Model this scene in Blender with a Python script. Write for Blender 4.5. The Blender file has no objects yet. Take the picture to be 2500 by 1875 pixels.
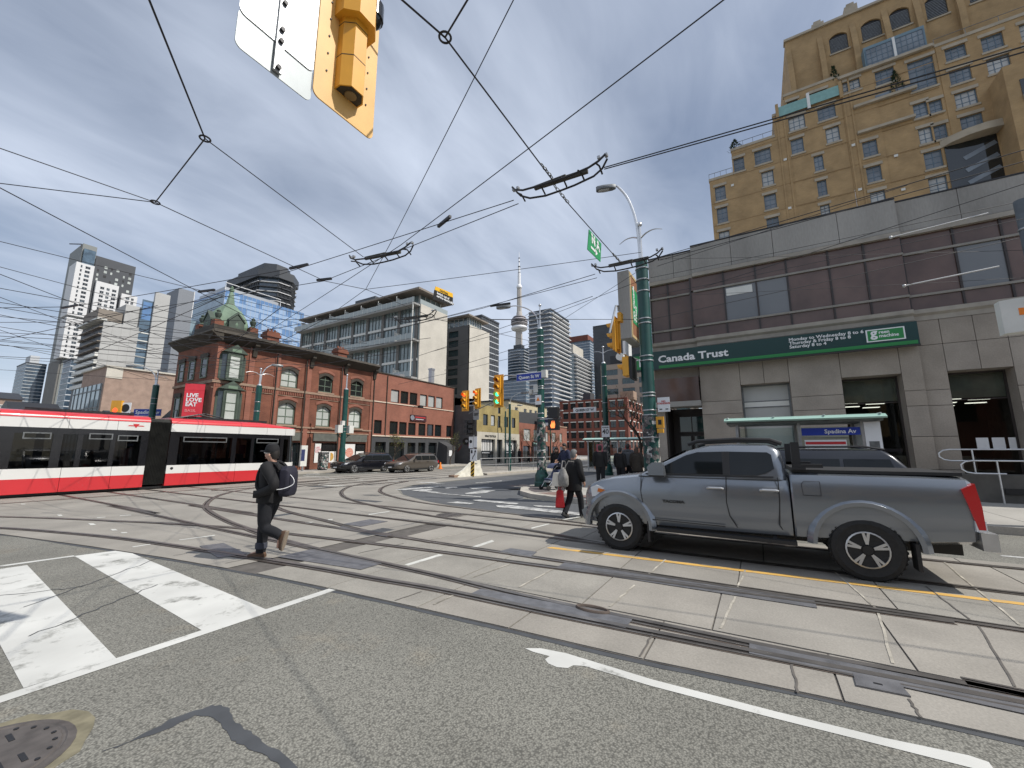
import bpy, bmesh, math, random
from mathutils import Vector, Matrix
R=math.radians
random.seed(7)
scene=bpy.context.scene; col=scene.collection
# ---------------------------------------------------------------- camera  (world axes: X = south, Y = east, Z = up, metres)
cd=bpy.data.cameras.new('camera'); cam=bpy.data.objects.new('camera',cd); col.objects.link(cam)
cd.sensor_width=36; cd.lens=994/2500*36; cd.clip_start=.05; cd.clip_end=6000
a,p=R(59.2),R(9.29)
fw=Vector((math.sin(a)*math.cos(p),math.cos(a)*math.cos(p),math.sin(p)))
cam.location=(0,0,1.66); cam.rotation_euler=fw.to_track_quat('-Z','Y').to_euler()
scene.camera=cam
# ---------------------------------------------------------------- sky, sun, exposure
SUNV=Vector((.2,-.8,1)).normalized()          # towards the sun
world=bpy.data.worlds.new('World'); scene.world=world; world.use_nodes=True
wn=world.node_tree.nodes; wl=world.node_tree.links; wn.clear()
def WN(t,**k):
    n=wn.new(t)
    for a_,b_ in k.items(): setattr(n,a_,b_)
    return n
wo=WN('ShaderNodeOutputWorld'); bg=WN('ShaderNodeBackground'); sky=WN('ShaderNodeTexSky')
sky.sky_type='NISHITA'; sky.sun_disc=False; sky.sun_elevation=math.asin(SUNV.z)
sky.sun_rotation=math.atan2(SUNV.x,SUNV.y); sky.air_density=1.0; sky.dust_density=1.0; sky.ozone_density=1.2; sky.altitude=90
tc=WN('ShaderNodeTexCoord'); sx=WN('ShaderNodeSeparateXYZ'); wl.new(tc.outputs['Generated'],sx.inputs[0])
zz=WN('ShaderNodeMath',operation='MAXIMUM'); wl.new(sx.outputs[2],zz.inputs[0]); zz.inputs[1].default_value=0.0
za=WN('ShaderNodeMath',operation='ADD'); wl.new(zz.outputs[0],za.inputs[0]); za.inputs[1].default_value=.22
dv=WN('ShaderNodeVectorMath',operation='DIVIDE'); wl.new(tc.outputs['Generated'],dv.inputs[0])
cx=WN('ShaderNodeCombineXYZ')
for i in range(3): wl.new(za.outputs[0],cx.inputs[i])
wl.new(cx.outputs[0],dv.inputs[1])
mp=WN('ShaderNodeMapping'); wl.new(dv.outputs[0],mp.inputs[0]); mp.inputs['Rotation'].default_value=(0,0,R(35)); mp.inputs['Scale'].default_value=(.55,1.25,.0)
def wnoise(sc,det,ro,dist=0.):
    n=WN('ShaderNodeTexNoise'); wl.new(mp.outputs[0],n.inputs['Vector']); n.inputs['Scale'].default_value=sc; n.inputs['Detail'].default_value=det; n.inputs['Roughness'].default_value=ro; n.inputs['Distortion'].default_value=dist; return n
n1=wnoise(.8,6,.5,.6); n2=wnoise(3.2,8,.55,1.2)
ad=WN('ShaderNodeMath',operation='MULTIPLY_ADD'); wl.new(n2.outputs['Fac'],ad.inputs[0]); ad.inputs[1].default_value=.2; wl.new(n1.outputs['Fac'],ad.inputs[2])
rp=WN('ShaderNodeValToRGB'); wl.new(ad.outputs[0],rp.inputs[0])
rp.color_ramp.elements[0].position=.4; rp.color_ramp.elements[0].color=(.16,.16,.16,1)
rp.color_ramp.elements[1].position=.74; rp.color_ramp.elements[1].color=(.98,.98,.98,1)
mx=WN('ShaderNodeMix',data_type='RGBA'); wl.new(rp.outputs[0],mx.inputs['Factor'])
wl.new(sky.outputs[0],mx.inputs['A']); mx.inputs['B'].default_value=(8.2,9.1,10.8,1)
wl.new(mx.outputs['Result'],bg.inputs['Color']); bg.inputs['Strength'].default_value=.1
wl.new(bg.outputs[0],wo.inputs[0])
sd=bpy.data.lights.new('sun','SUN'); sd.energy=5.0; sd.angle=R(.53); sd.color=(1,.95,.87)
sun=bpy.data.objects.new('sun',sd); col.objects.link(sun); sun.location=(10,-30,60)
sun.rotation_euler=SUNV.to_track_quat('Z','Y').to_euler()
vs=scene.view_settings; vs.view_transform='Standard'; vs.look='None'; vs.gamma=1; vs.exposure=-.15; vs.use_curve_mapping=False
# ---------------------------------------------------------------- helpers
class MB:
    """collects faces; build() links them as one mesh object"""
    def __init__(s): s.v=[]; s.f=[]; s.mi=[]; s.m=0
    def poly(s,pts):
        b=len(s.v); s.v+= [tuple(q) for q in pts]; s.f.append(tuple(range(b,b+len(pts)))); s.mi.append(s.m); return s
    def _fs(s,vs,fs):
        b=len(s.v); s.v+=[tuple(q) for q in vs]
        for f in fs: s.f.append(tuple(b+i for i in f)); s.mi.append(s.m)
        return s
    def box(s,x0,x1,y0,y1,z0,z1):
        if x0>x1:x0,x1=x1,x0
        if y0>y1:y0,y1=y1,y0
        if z0>z1:z0,z1=z1,z0
        return s._fs([(x0,y0,z0),(x1,y0,z0),(x1,y1,z0),(x0,y1,z0),(x0,y0,z1),(x1,y0,z1),(x1,y1,z1),(x0,y1,z1)],
          [(0,3,2,1),(4,5,6,7),(0,1,5,4),(1,2,6,5),(2,3,7,6),(3,0,4,7)])
    def bar(s,p0,p1,w,h,up=(0,0,1)):
        p0=Vector(p0);p1=Vector(p1); d=(p1-p0).normalized(); u=Vector(up)
        if abs(d.dot(u))>.98: u=Vector((1,0,0))
        r=d.cross(u).normalized()*w/2; t=r.cross(d).normalized()*h/2
        V=[p0-r-t,p0+r-t,p0+r+t,p0-r+t,p1-r-t,p1+r-t,p1+r+t,p1-r+t]
        return s._fs(V,[(0,1,2,3),(7,6,5,4),(0,4,5,1),(1,5,6,2),(2,6,7,3),(3,7,4,0)])
    def prism(s,poly,z0,z1):
        n=len(poly); ar=sum(poly[i][0]*poly[(i+1)%n][1]-poly[(i+1)%n][0]*poly[i][1] for i in range(n))
        if ar<0: poly=poly[::-1]
        V=[(q[0],q[1],z0) for q in poly]+[(q[0],q[1],z1) for q in poly]
        F=[tuple(range(n-1,-1,-1)),tuple(range(n,2*n))]+[(i,(i+1)%n,n+(i+1)%n,n+i) for i in range(n)]
        return s._fs(V,F)
    def extr(s,poly,y0,y1):
        """polygon in x,z pushed along y"""
        n=len(poly); ar=sum(poly[i][0]*poly[(i+1)%n][1]-poly[(i+1)%n][0]*poly[i][1] for i in range(n))
        if ar<0: poly=poly[::-1]
        if y0>y1: y0,y1=y1,y0
        V=[(q[0],y0,q[1]) for q in poly]+[(q[0],y1,q[1]) for q in poly]
        F=[tuple(range(n)),tuple(range(2*n-1,n-1,-1))]+[(i,n+i,n+(i+1)%n,(i+1)%n) for i in range(n)]
        return s._fs(V,F)
    def extx(s,poly,x0,x1):
        """polygon in y,z pushed along x"""
        n=len(poly); ar=sum(poly[i][0]*poly[(i+1)%n][1]-poly[(i+1)%n][0]*poly[i][1] for i in range(n))
        if ar<0: poly=poly[::-1]
        if x0>x1: x0,x1=x1,x0
        V=[(x0,q[0],q[1]) for q in poly]+[(x1,q[0],q[1]) for q in poly]
        F=[tuple(range(n-1,-1,-1)),tuple(range(n,2*n))]+[(i,(i+1)%n,n+(i+1)%n,n+i) for i in range(n)]
        return s._fs(V,F)
    def cyl(s,p0,p1,r0,r1=None,n=10,caps=True):
        p0=Vector(p0);p1=Vector(p1); r1=r0 if r1 is None else r1
        d=(p1-p0).normalized(); u=Vector((0,0,1)) if abs(d.z)<.95 else Vector((1,0,0))
        e=d.cross(u).normalized(); g=d.cross(e)
        V=[];F=[]
        for q,r in((p0,r0),(p1,r1)):
            for i in range(n):
                t=2*math.pi*i/n; V.append(q+e*r*math.cos(t)+g*r*math.sin(t))
        for i in range(n): F.append((i,(i+1)%n,n+(i+1)%n,n+i))
        if caps: F.append(tuple(range(n-1,-1,-1))); F.append(tuple(range(n,2*n)))
        return s._fs(V,F)
    def tube(s,path,r,n=6,closed=False,r_end=None):
        P=[Vector(q) for q in path]; m=len(P); V=[];F=[]
        pe=None
        for i,q in enumerate(P):
            d=(P[min(i+1,m-1)]-P[max(i-1,0)]) if not closed else (P[(i+1)%m]-P[i-1])
            d=d.normalized()
            if pe is None:
                u=Vector((0,0,1)) if abs(d.z)<.9 else Vector((1,0,0)); e=d.cross(u).normalized()
            else: e=(pe-d*pe.dot(d)).normalized()
            pe=e; g=d.cross(e); rr=r if r_end is None else r+(r_end-r)*i/(m-1)
            for k in range(n):
                t=2*math.pi*k/n; V.append(q+e*rr*math.cos(t)+g*rr*math.sin(t))
        for i in range(m if closed else m-1):
            j=(i+1)%m
            for k in range(n): F.append((i*n+k,i*n+(k+1)%n,j*n+(k+1)%n,j*n+k))
        if not closed: F.append(tuple(range(n-1,-1,-1))); F.append(tuple((m-1)*n+k for k in range(n)))
        return s._fs(V,F)
    def lathe(s,prof,n=16,c=(0,0,0),axis='z'):
        V=[];F=[];m=len(prof)
        for (r,h) in prof:
            for k in range(n):
                t=2*math.pi*k/n; x,y=r*math.cos(t),r*math.sin(t)
                if axis=='z': V.append((c[0]+x,c[1]+y,c[2]+h))
                elif axis=='y': V.append((c[0]+x,c[1]-h,c[2]+y))
                else: V.append((c[0]+h,c[1]+x,c[2]+y))
        for i in range(m-1):
            for k in range(n): F.append((i*n+k,i*n+(k+1)%n,(i+1)*n+(k+1)%n,(i+1)*n+k))
        if prof[0][0]>1e-5: F.append(tuple(range(n-1,-1,-1)))
        if prof[-1][0]>1e-5: F.append(tuple((m-1)*n+k for k in range(n)))
        return s._fs(V,F)
    def ball(s,c,r,n=10,m=6,sc=(1,1,1)):
        pr=[(math.sin(math.pi*i/m),-math.cos(math.pi*i/m)) for i in range(m+1)]
        b=len(s.v); s.lathe([(max(q[0],0.0)*r,q[1]*r) for q in pr],n)
        for i in range(b,len(s.v)):
            v=s.v[i]; s.v[i]=(c[0]+v[0]*sc[0],c[1]+v[1]*sc[1],c[2]+v[2]*sc[2])
        return s
    def loft(s,loops,cap=True,closed=True):
        n=len(loops[0]); V=[q for L in loops for q in L]; F=[]
        for i in range(len(loops)-1):
            for k in range(n if closed else n-1): F.append((i*n+k,i*n+(k+1)%n,(i+1)*n+(k+1)%n,(i+1)*n+k))
        if cap: F.append(tuple(range(n-1,-1,-1))); F.append(tuple((len(loops)-1)*n+k for k in range(n)))
        return s._fs(V,F)
    def wall(s,W,H,holes=(),y=0.,dep=.15,x0=0.,z0=0.):
        """front face at y looking to -y, with openings and their reveals"""
        xs=sorted({x0,x0+W}|{q for h in holes for q in(h[0],h[1])}); zs=sorted({z0,z0+H}|{q for h in holes for q in(h[2],h[3])})
        for j in range(len(zs)-1):
            za_,zb_=zs[j],zs[j+1]; run=None
            for i in range(len(xs)-1):
                cx_,cz_=(xs[i]+xs[i+1])/2,(za_+zb_)/2
                inh=any(h[0]<cx_<h[1] and h[2]<cz_<h[3] for h in holes)
                if inh:
                    if run is not None: s.poly([(run,y,za_),(xs[i],y,za_),(xs[i],y,zb_),(run,y,zb_)]); run=None
                elif run is None: run=xs[i]
            if run is not None: s.poly([(run,y,za_),(xs[-1],y,za_),(xs[-1],y,zb_),(run,y,zb_)])
        for (a_,b_,c_,d_) in holes:
            s.poly([(a_,y,c_),(a_,y+dep,c_),(a_,y+dep,d_),(a_,y,d_)]); s.poly([(b_,y,c_),(b_,y,d_),(b_,y+dep,d_),(b_,y+dep,c_)])
            s.poly([(a_,y,d_),(a_,y+dep,d_),(b_,y+dep,d_),(b_,y,d_)]); s.poly([(a_,y,c_),(b_,y,c_),(b_,y+dep,c_),(a_,y+dep,c_)])
        return s
    def xf(s,M):
        s.v=[tuple(M@Vector(q)) for q in s.v]; return s
    def mesh(s,name,mats,ang=35):
        me=bpy.data.meshes.new(name); me.from_pydata(s.v,[],s.f)
        if not isinstance(mats,(list,tuple)): mats=[mats]
        for m in mats: me.materials.append(m)
        if len(mats)>1: me.polygons.foreach_set('material_index',s.mi)
        me.polygons.foreach_set('use_smooth',[True]*len(s.f)); me.update()
        me.set_sharp_from_angle(angle=R(ang))
        return me
    def build(s,name,mats,parent=None,loc=None,rz=0,ang=35):
        return ob(name,s.mesh(name,mats,ang),parent,loc,rz)
def ob(name,data,parent=None,loc=None,rz=0):
    o=bpy.data.objects.new(name,data); col.objects.link(o)
    if parent: o.parent=parent
    if loc: o.location=loc
    if rz: o.rotation_euler=(0,0,rz)
    return o
def tag(o,label=None,cat=None,group=None,kind=None):
    if label: o['label']=label
    if cat: o['category']=cat
    if group: o['group']=group
    if kind: o['kind']=kind
    return o
def thing(name,label,cat,loc=(0,0,0),rz=0,group=None):
    o=bpy.data.objects.new(name,None); col.objects.link(o); o.empty_display_size=.2
    o.location=loc; o.rotation_euler=(0,0,rz); return tag(o,label,cat,group)
def struct(name,mb,mat): return tag(mb.build(name,mat),kind='structure')
def kids(o): return [c for c in ALLKIDS.get(o.name,[])]
def copy_tree(o,parent=None,label=None,loc=None,rz=None):
    c=o.copy(); col.objects.link(c); c.parent=parent
    if label: c['label']=label
    if loc is not None: c.location=loc
    if rz is not None: c.rotation_euler=(0,0,rz)
    for ch in list(o.children): copy_tree(ch,c)
    return c
def smooth_path(P,n=8):
    P=[Vector(q) for q in P]; out=[]
    for i in range(len(P)-1):
        p0=P[max(i-1,0)];p1=P[i];p2=P[i+1];p3=P[min(i+2,len(P)-1)]
        for k in range(n):
            t=k/n; out.append(.5*((2*p1)+(p2-p0)*t+(2*p0-5*p1+4*p2-p3)*t*t+(3*p1-p0-3*p2+p3)*t**3))
    out.append(P[-1]); return out
_txt={}
def text(s_,size,parent,mat,loc,rot=(R(90),0,0),ext=.004,off=0.,align='LEFT',name='lettering',sx_=1.):
    key=(s_,round(size,3),ext,off,align)
    if key not in _txt:
        cu=bpy.data.curves.new('t','FONT'); cu.body=s_; cu.size=size; cu.extrude=ext; cu.offset=off; cu.align_x=align; cu.resolution_u=2; cu.space_line=.85
        to=bpy.data.objects.new('t',cu); col.objects.link(to); dg=bpy.context.evaluated_depsgraph_get()
        me=bpy.data.meshes.new_from_object(to.evaluated_get(dg)); bpy.data.objects.remove(to); bpy.data.curves.remove(cu); _txt[key]=me
    me=_txt[key].copy(); me.materials.clear(); me.materials.append(mat)
    o=ob(name,me,parent,loc); o.rotation_euler=rot; o.scale=(sx_,1,1); return o
# ---------------------------------------------------------------- materials
M={}
def mat(name,c,rough=.8,metal=0.,var=.0,vs_=3.,fine=.0,fs_=40.,bump=0.,bs=30.,c2=None,spec=.5,emit=None,es=1.,coat=0.,trans=0.,stretch=None,alpha=1.):
    m=bpy.data.materials.new(name); m.use_nodes=True; nt=m.node_tree; N=nt.nodes; L=nt.links
    b=N['Principled BSDF']; b.inputs['Base Color'].default_value=(*c,1); b.inputs['Roughness'].default_value=rough; b.inputs['Metallic'].default_value=metal
    b.inputs['Specular IOR Level'].default_value=spec; b.inputs['Coat Weight'].default_value=coat
    if trans: b.inputs['Transmission Weight'].default_value=trans
    if alpha<1: b.inputs['Alpha'].default_value=alpha
    if emit: b.inputs['Emission Color'].default_value=(*emit,1); b.inputs['Emission Strength'].default_value=es
    if var or fine or bump:
        g=N.new('ShaderNodeNewGeometry'); src=g.outputs['Position']
        if stretch:
            mpn=N.new('ShaderNodeMapping'); mpn.inputs['Scale'].default_value=stretch; L.new(src,mpn.inputs[0]); src=mpn.outputs[0]
    cur=None
    def noise(sc,det=4,ro=.55):
        n=N.new('ShaderNodeTexNoise'); L.new(src,n.inputs['Vector']); n.inputs['Scale'].default_value=sc; n.inputs['Detail'].default_value=det; n.inputs['Roughness'].default_value=ro; return n
    if var:
        n=noise(vs_,5); mr=N.new('ShaderNodeMapRange'); L.new(n.outputs['Fac'],mr.inputs[0]); mr.inputs[1].default_value=.3; mr.inputs[2].default_value=.7
        mxn=N.new('ShaderNodeMix'); mxn.data_type='RGBA'; L.new(mr.outputs[0],mxn.inputs['Factor'])
        d=c2 or tuple(q*(1-var) for q in c); mxn.inputs['A'].default_value=(*d,1); mxn.inputs['B'].default_value=(*[min(1,q*(1+var*.4)) for q in c],1)
        cur=mxn.outputs['Result']
    if fine:
        n=noise(fs_,2,.5); mr=N.new('ShaderNodeMapRange'); L.new(n.outputs['Fac'],mr.inputs[0]); mr.inputs[1].default_value=.25; mr.inputs[2].default_value=.75; mr.inputs[3].default_value=1-fine; mr.inputs[4].default_value=1+fine
        ml=N.new('ShaderNodeMix'); ml.data_type='RGBA'; ml.blend_type='MULTIPLY'; ml.inputs['Factor'].default_value=1
        if cur: L.new(cur,ml.inputs['A'])
        else: ml.inputs['A'].default_value=(*c,1)
        L.new(mr.outputs[0],ml.inputs['B']); cur=ml.outputs['Result']
    if cur: L.new(cur,b.inputs['Base Color'])
    if bump:
        n=noise(bs,4); bu=N.new('ShaderNodeBump'); bu.inputs['Strength'].default_value=bump; bu.inputs['Distance'].default_value=.01; L.new(n.outputs['Fac'],bu.inputs['Height']); L.new(bu.outputs[0],b.inputs['Normal'])
    M[name]=m; return m
def brickmat(name,c1,c2,mortar,ax='x',bw=.22,bh=.075,ms=.008,var=.35,rough=.9):
    """fine brickwork too small to pick apart at this distance"""
    m=mat(name,c1,rough); nt=m.node_tree; N=nt.nodes; L=nt.links; b=N['Principled BSDF']
    g=N.new('ShaderNodeNewGeometry'); s_=N.new('ShaderNodeSeparateXYZ'); L.new(g.outputs['Position'],s_.inputs[0])
    ad=N.new('ShaderNodeMath'); ad.operation='ADD'; L.new(s_.outputs[0],ad.inputs[0]); L.new(s_.outputs[1],ad.inputs[1])
    cb=N.new('ShaderNodeCombineXYZ'); L.new(ad.outputs[0],cb.inputs[0]); L.new(s_.outputs[2],cb.inputs[1])
    br=N.new('ShaderNodeTexBrick'); L.new(cb.outputs[0],br.inputs['Vector']); br.inputs['Scale'].default_value=1
    br.inputs['Color1'].default_value=(*c1,1); br.inputs['Color2'].default_value=(*c2,1); br.inputs['Mortar'].default_value=(*mortar,1)
    br.inputs['Brick Width'].default_value=bw; br.inputs['Row Height'].default_value=bh; br.inputs['Mortar Size'].default_value=ms
    n=N.new('ShaderNodeTexNoise'); L.new(g.outputs['Position'],n.inputs['Vector']); n.inputs['Scale'].default_value=.9; n.inputs['Detail'].default_value=6
    mr=N.new('ShaderNodeMapRange'); L.new(n.outputs['Fac'],mr.inputs[0]); mr.inputs[1].default_value=.3; mr.inputs[2].default_value=.72; mr.inputs[3].default_value=1-var; mr.inputs[4].default_value=1.12
    ml=N.new('ShaderNodeMix'); ml.data_type='RGBA'; ml.blend_type='MULTIPLY'; ml.inputs['Factor'].default_value=1
    L.new(br.outputs['Color'],ml.inputs['A']); L.new(mr.outputs[0],ml.inputs['B']); L.new(ml.outputs['Result'],b.inputs['Base Color'])
    return m
def glassmat(name,c,rough=.04,spec=.9,var=.0):
    return mat(name,c,rough,0,var=var,vs_=.35,spec=spec)
# shared materials
def asphalt(name,base,stain,agg):
    m=mat(name,base,.92); nt=m.node_tree; N=nt.nodes; L=nt.links; b=N['Principled BSDF']
    g=N.new('ShaderNodeNewGeometry'); P=g.outputs['Position']
    def nz(sc,det=3,ro=.55):
        n=N.new('ShaderNodeTexNoise'); L.new(P,n.inputs['Vector']); n.inputs['Scale'].default_value=sc; n.inputs['Detail'].default_value=det; n.inputs['Roughness'].default_value=ro; return n.outputs['Fac']
    def rmp(f,a_,b_,c_,d_):
        r=N.new('ShaderNodeMapRange'); L.new(f,r.inputs[0]); r.inputs[1].default_value=a_; r.inputs[2].default_value=b_; r.inputs[3].default_value=c_; r.inputs[4].default_value=d_; return r.outputs[0]
    def mixc(f,A,B,bt='MIX'):
        x=N.new('ShaderNodeMix'); x.data_type='RGBA'; x.blend_type=bt
        if isinstance(f,float): x.inputs['Factor'].default_value=f
        else: L.new(f,x.inputs['Factor'])
        for k,q in(('A',A),('B',B)):
            if isinstance(q,tuple): x.inputs[k].default_value=(*q,1)
            else: L.new(q,x.inputs[k])
        return x.outputs['Result']
    c=mixc(rmp(nz(.55,6,.6),.38,.66,0,1),base,tuple(q*.8 for q in base))
    c=mixc(rmp(nz(1.3,5,.6),.58,.74,0,.6),c,stain)
    c=mixc(rmp(nz(2.2,7,.7),.62,.8,0,.6),c,tuple(q*.66 for q in base))
    v=N.new('ShaderNodeTexVoronoi'); L.new(P,v.inputs['Vector']); v.inputs['Scale'].default_value=80
    c=mixc(rmp(v.outputs['Distance'],.1,.75,1-agg,1+agg),c,c) if False else c
    c=mixc(1.0,c,rmp(v.outputs['Distance'],.15,.8,1+agg,1-agg*1.3),'MULTIPLY')
    c=mixc(1.0,c,rmp(nz(38,4,.7),.3,.7,1-agg*.7,1+agg*.7),'MULTIPLY')
    v2=N.new('ShaderNodeTexVoronoi'); L.new(P,v2.inputs['Vector']); v2.inputs['Scale'].default_value=3.1
    c=mixc(rmp(v2.outputs['Distance'],.05,.07,.85,0),c,tuple(q*.42 for q in base))
    L.new(c,b.inputs['Base Color'])
    bu=N.new('ShaderNodeBump'); bu.inputs['Strength'].default_value=.55; bu.inputs['Distance'].default_value=.006; L.new(v.outputs['Distance'],bu.inputs['Height']); L.new(bu.outputs[0],b.inputs['Normal'])
    return m
asphalt('asphalt',(.2,.195,.17),(.24,.21,.16),.36)
asphalt('asphalt_dark',(.10,.105,.112),(.12,.12,.12),.18)
def worn(name,paint,under,lo,hi,sc=2.2):
    m=mat(name,paint,.75); nt=m.node_tree; N=nt.nodes; L=nt.links; b=N['Principled BSDF']
    g=N.new('ShaderNodeNewGeometry'); n=N.new('ShaderNodeTexNoise'); L.new(g.outputs['Position'],n.inputs['Vector']); n.inputs['Scale'].default_value=sc; n.inputs['Detail'].default_value=12; n.inputs['Roughness'].default_value=.74
    r=N.new('ShaderNodeMapRange'); L.new(n.outputs['Fac'],r.inputs[0]); r.inputs[1].default_value=lo; r.inputs[2].default_value=hi
    n3=N.new('ShaderNodeTexNoise'); L.new(g.outputs['Position'],n3.inputs['Vector']); n3.inputs['Scale'].default_value=1.4; n3.inputs['Detail'].default_value=5
    r3=N.new('ShaderNodeMapRange'); L.new(n3.outputs['Fac'],r3.inputs[0]); r3.inputs[1].default_value=.3; r3.inputs[2].default_value=.7; r3.inputs[3].default_value=.82; r3.inputs[4].default_value=1.04
    pm=N.new('ShaderNodeMix'); pm.data_type='RGBA'; pm.blend_type='MULTIPLY'; pm.inputs['Factor'].default_value=1; pm.inputs['A'].default_value=(*paint,1); L.new(r3.outputs[0],pm.inputs['B'])
    x=N.new('ShaderNodeMix'); x.data_type='RGBA'; L.new(r.outputs[0],x.inputs['Factor']); L.new(pm.outputs['Result'],x.inputs['A']); x.inputs['B'].default_value=(*under,1); L.new(x.outputs['Result'],b.inputs['Base Color'])
    return m
worn('paint_white',(.57,.57,.54),(.22,.22,.2),.54,.64)
worn('paint_white_thin',(.56,.56,.52),(.3,.29,.26),.54,.68,5.)
worn('paint_white_far',(.56,.56,.54),(.17,.17,.17),.42,.62,3.)
worn('paint_yellow',(.62,.37,.09),(.34,.29,.2),.52,.7,4.)
mat('concrete_road',(.27,.252,.222),.9,var=.26,vs_=.7,fine=.12,fs_=60,bump=.25,bs=45)
mat('concrete_slab_b',(.265,.25,.22),.9,var=.2,vs_=1.6,fine=.14,fs_=50,bump=.25,bs=45)
mat('concrete_slab_c',(.28,.26,.228),.9,var=.22,vs_=1.1,fine=.12,fs_=55,bump=.25,bs=45)
mat('joint_dirt',(.11,.1,.09),.95,var=.3,vs_=6)
mat('joint_seal',(.42,.39,.33),.9,var=.6,vs_=5)
mat('rail_steel',(.27,.25,.23),.38,.75,var=.35,vs_=4)
mat('rail_groove',(.018,.014,.013),.9)
mat('rail_rust',(.11,.085,.07),.85,var=.35,vs_=6)
mat('steel_plate',(.2,.2,.21),.5,.5,var=.3,vs_=7,bump=.2,bs=120)
mat('cast_iron',(.13,.115,.105),.6,.4,var=.35,vs_=9)
mat('tar',(.062,.066,.072),.7,var=.25,vs_=5)
mat('sidewalk',(.36,.345,.315),.9,var=.2,vs_=.8,fine=.1,fs_=40)
mat('kerb',(.42,.39,.34),.9,var=.25,vs_=1.5,fine=.1,fs_=40)
mat('paver_dark',(.1,.085,.085),.9,var=.3,vs_=5)
mat('paver_red',(.2,.135,.115),.9,var=.3,vs_=5)
mat('white_paint',(.7,.7,.68),.5,var=.06,vs_=2)
mat('off_white',(.66,.66,.62),.6,var=.1,vs_=2)
mat('black',(.012,.012,.013),.5); mat('black_gloss',(.012,.012,.014),.12,spec=.6); mat('black_rubber',(.02,.02,.02),.8,var=.3,vs_=20)
mat('dark_metal',(.045,.045,.048),.5,.6,var=.3,vs_=9); mat('galv',(.42,.43,.44),.42,.75,var=.2,vs_=6); mat('galv_dark',(.2,.21,.215),.5,.6,var=.3,vs_=6)
mat('alu',(.62,.63,.64),.35,.8,var=.12,vs_=5)
mat('pole_green',(.007,.062,.052),.38,.0,var=.3,vs_=3,spec=.5)
mat('signal_yellow',(.74,.36,.03),.45,var=.12,vs_=3)
mat('signal_yellow_pale',(.78,.47,.15),.5,var=.14,vs_=4)
mat('sign_blue',(.012,.04,.33),.45); mat('sign_green',(.02,.27,.1),.5); mat('sign_red',(.5,.03,.035),.5); mat('sign_orange',(.8,.22,.02),.5); mat('sign_white',(.75,.76,.77),.5); mat('sign_grey',(.3,.31,.32),.6)
mat('wire',(.014,.014,.017),.6); mat('wire_light',(.5,.5,.5),.4,.5)
glassmat('glass_dark',(.012,.016,.018)); glassmat('glass_sky',(.06,.075,.085),var=.5); glassmat('glass_teal',(.03,.06,.062),var=.4); glassmat('glass_blue',(.11,.22,.42),.03,1.,var=.25)
glassmat('glass_blind',(.42,.43,.42),.12,.6,var=.25)
# ------------------------------------------------------------- ground, concrete track bed, rails, sidewalks
g=MB(); g.poly([(-2500,-2500,0),(2500,-2500,0),(2500,2500,0),(-2500,2500,0)]); ground=struct('ground',g,M['asphalt'])
NEDGE=[(3.98,-40),(3.9,-6),(3.8,-1.2),(3.6,1),(3.54,2.4),(3.42,4.3),(3.31,5.7),(3.0,8),(2.64,10.2),(2.08,13.2),(1.0,15.4),(-.8,17.3),(-3.5,18.6),(-8,19.1),(-80,19.1)]
SEDGE=[(9.25,-40),(9.25,-4),(9.3,0),(9.42,3.6),(9.7,6),(10.06,8.23),(10.49,9.64),(11.57,11.78),(13.05,13.6),(15,14.5),(18.5,14.7),(40,14.3),(220,13.5)]
def lerp_edge(E,y):
    for i in range(len(E)-1):
        a_,b_=E[i],E[i+1]
        if a_[1]<=y<=b_[1]: return a_[0]+(b_[0]-a_[0])*(y-a_[1])/(b_[1]-a_[1])
    return E[0][0]
bed=MB(); P=NEDGE+[(-80,25),(4,25),(4,140),(9.3,140),(9.3,25.2),(16.8,25.2),(17,23.9),(220,23)]+SEDGE[::-1]
bed.poly([(q[0],q[1],.004) for q in P[::-1]]); bed=struct('track_bed',bed,M['joint_dirt'])
# loose slabs of the track bed along the street (each a part), the crossing itself is one cast slab
rnd=random.Random(3)
strips=[(None,4.46),(4.49,5.9),(5.93,7.42),(7.45,8.86),(8.89,None)]
slab_m=['concrete_road','concrete_slab_b','concrete_slab_c']
for si,(s0,s1) in enumerate(strips):
    y=-34. - rnd.random()
    while y<6.0:
        step=(1.25+rnd.random()*.5) if y>-6 else 2.4
        if si in(0,4): step*=.8
        y2=min(y+step,6.6); sk=rnd.uniform(-.05,.05)
        if si==0: q=[(lerp_edge(NEDGE,y)+.01,y),(s1,y+sk*0),(s1,y2),(lerp_edge(NEDGE,y2)+.01,y2)]
        elif si==4: q=[(s0,y),(lerp_edge(SEDGE,y)-.01,y),(lerp_edge(SEDGE,y2)-.01,y2),(s0,y2)]
        else: q=[(s0,y),(s1,y),(s1,y2),(s0,y2)]
        q=[(c_[0],c_[1]+(.008 if i in(0,1) else -.008)) for i,c_ in enumerate(q)]
        m=MB(); m.prism(q,.002,.012+rnd.random()*.003); m.build('concrete_slab',M[rnd.choice(slab_m)],bed); y=y2
cz=.012
NE2=[(q[0]+.01,q[1]) for q in NEDGE if q[1]>6.6]; SE2=[(q[0]-.01,q[1]) for q in SEDGE if q[1]>6.6]
big=[(lerp_edge(NEDGE,6.62)+.01,6.62)]+NE2+[(-80,24.98),(4,24.98),(4,139),(9.28,139),(9.28,25.18),(16.78,25.18),(16.98,23.88),(219,22.98)]+SE2[::-1]+[(lerp_edge(SEDGE,6.62)-.01,6.62)]
m=MB(); m.poly([(q[0],q[1],cz) for q in big[::-1]]); m.build('crossing_slab',M['concrete_road'],bed)
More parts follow.
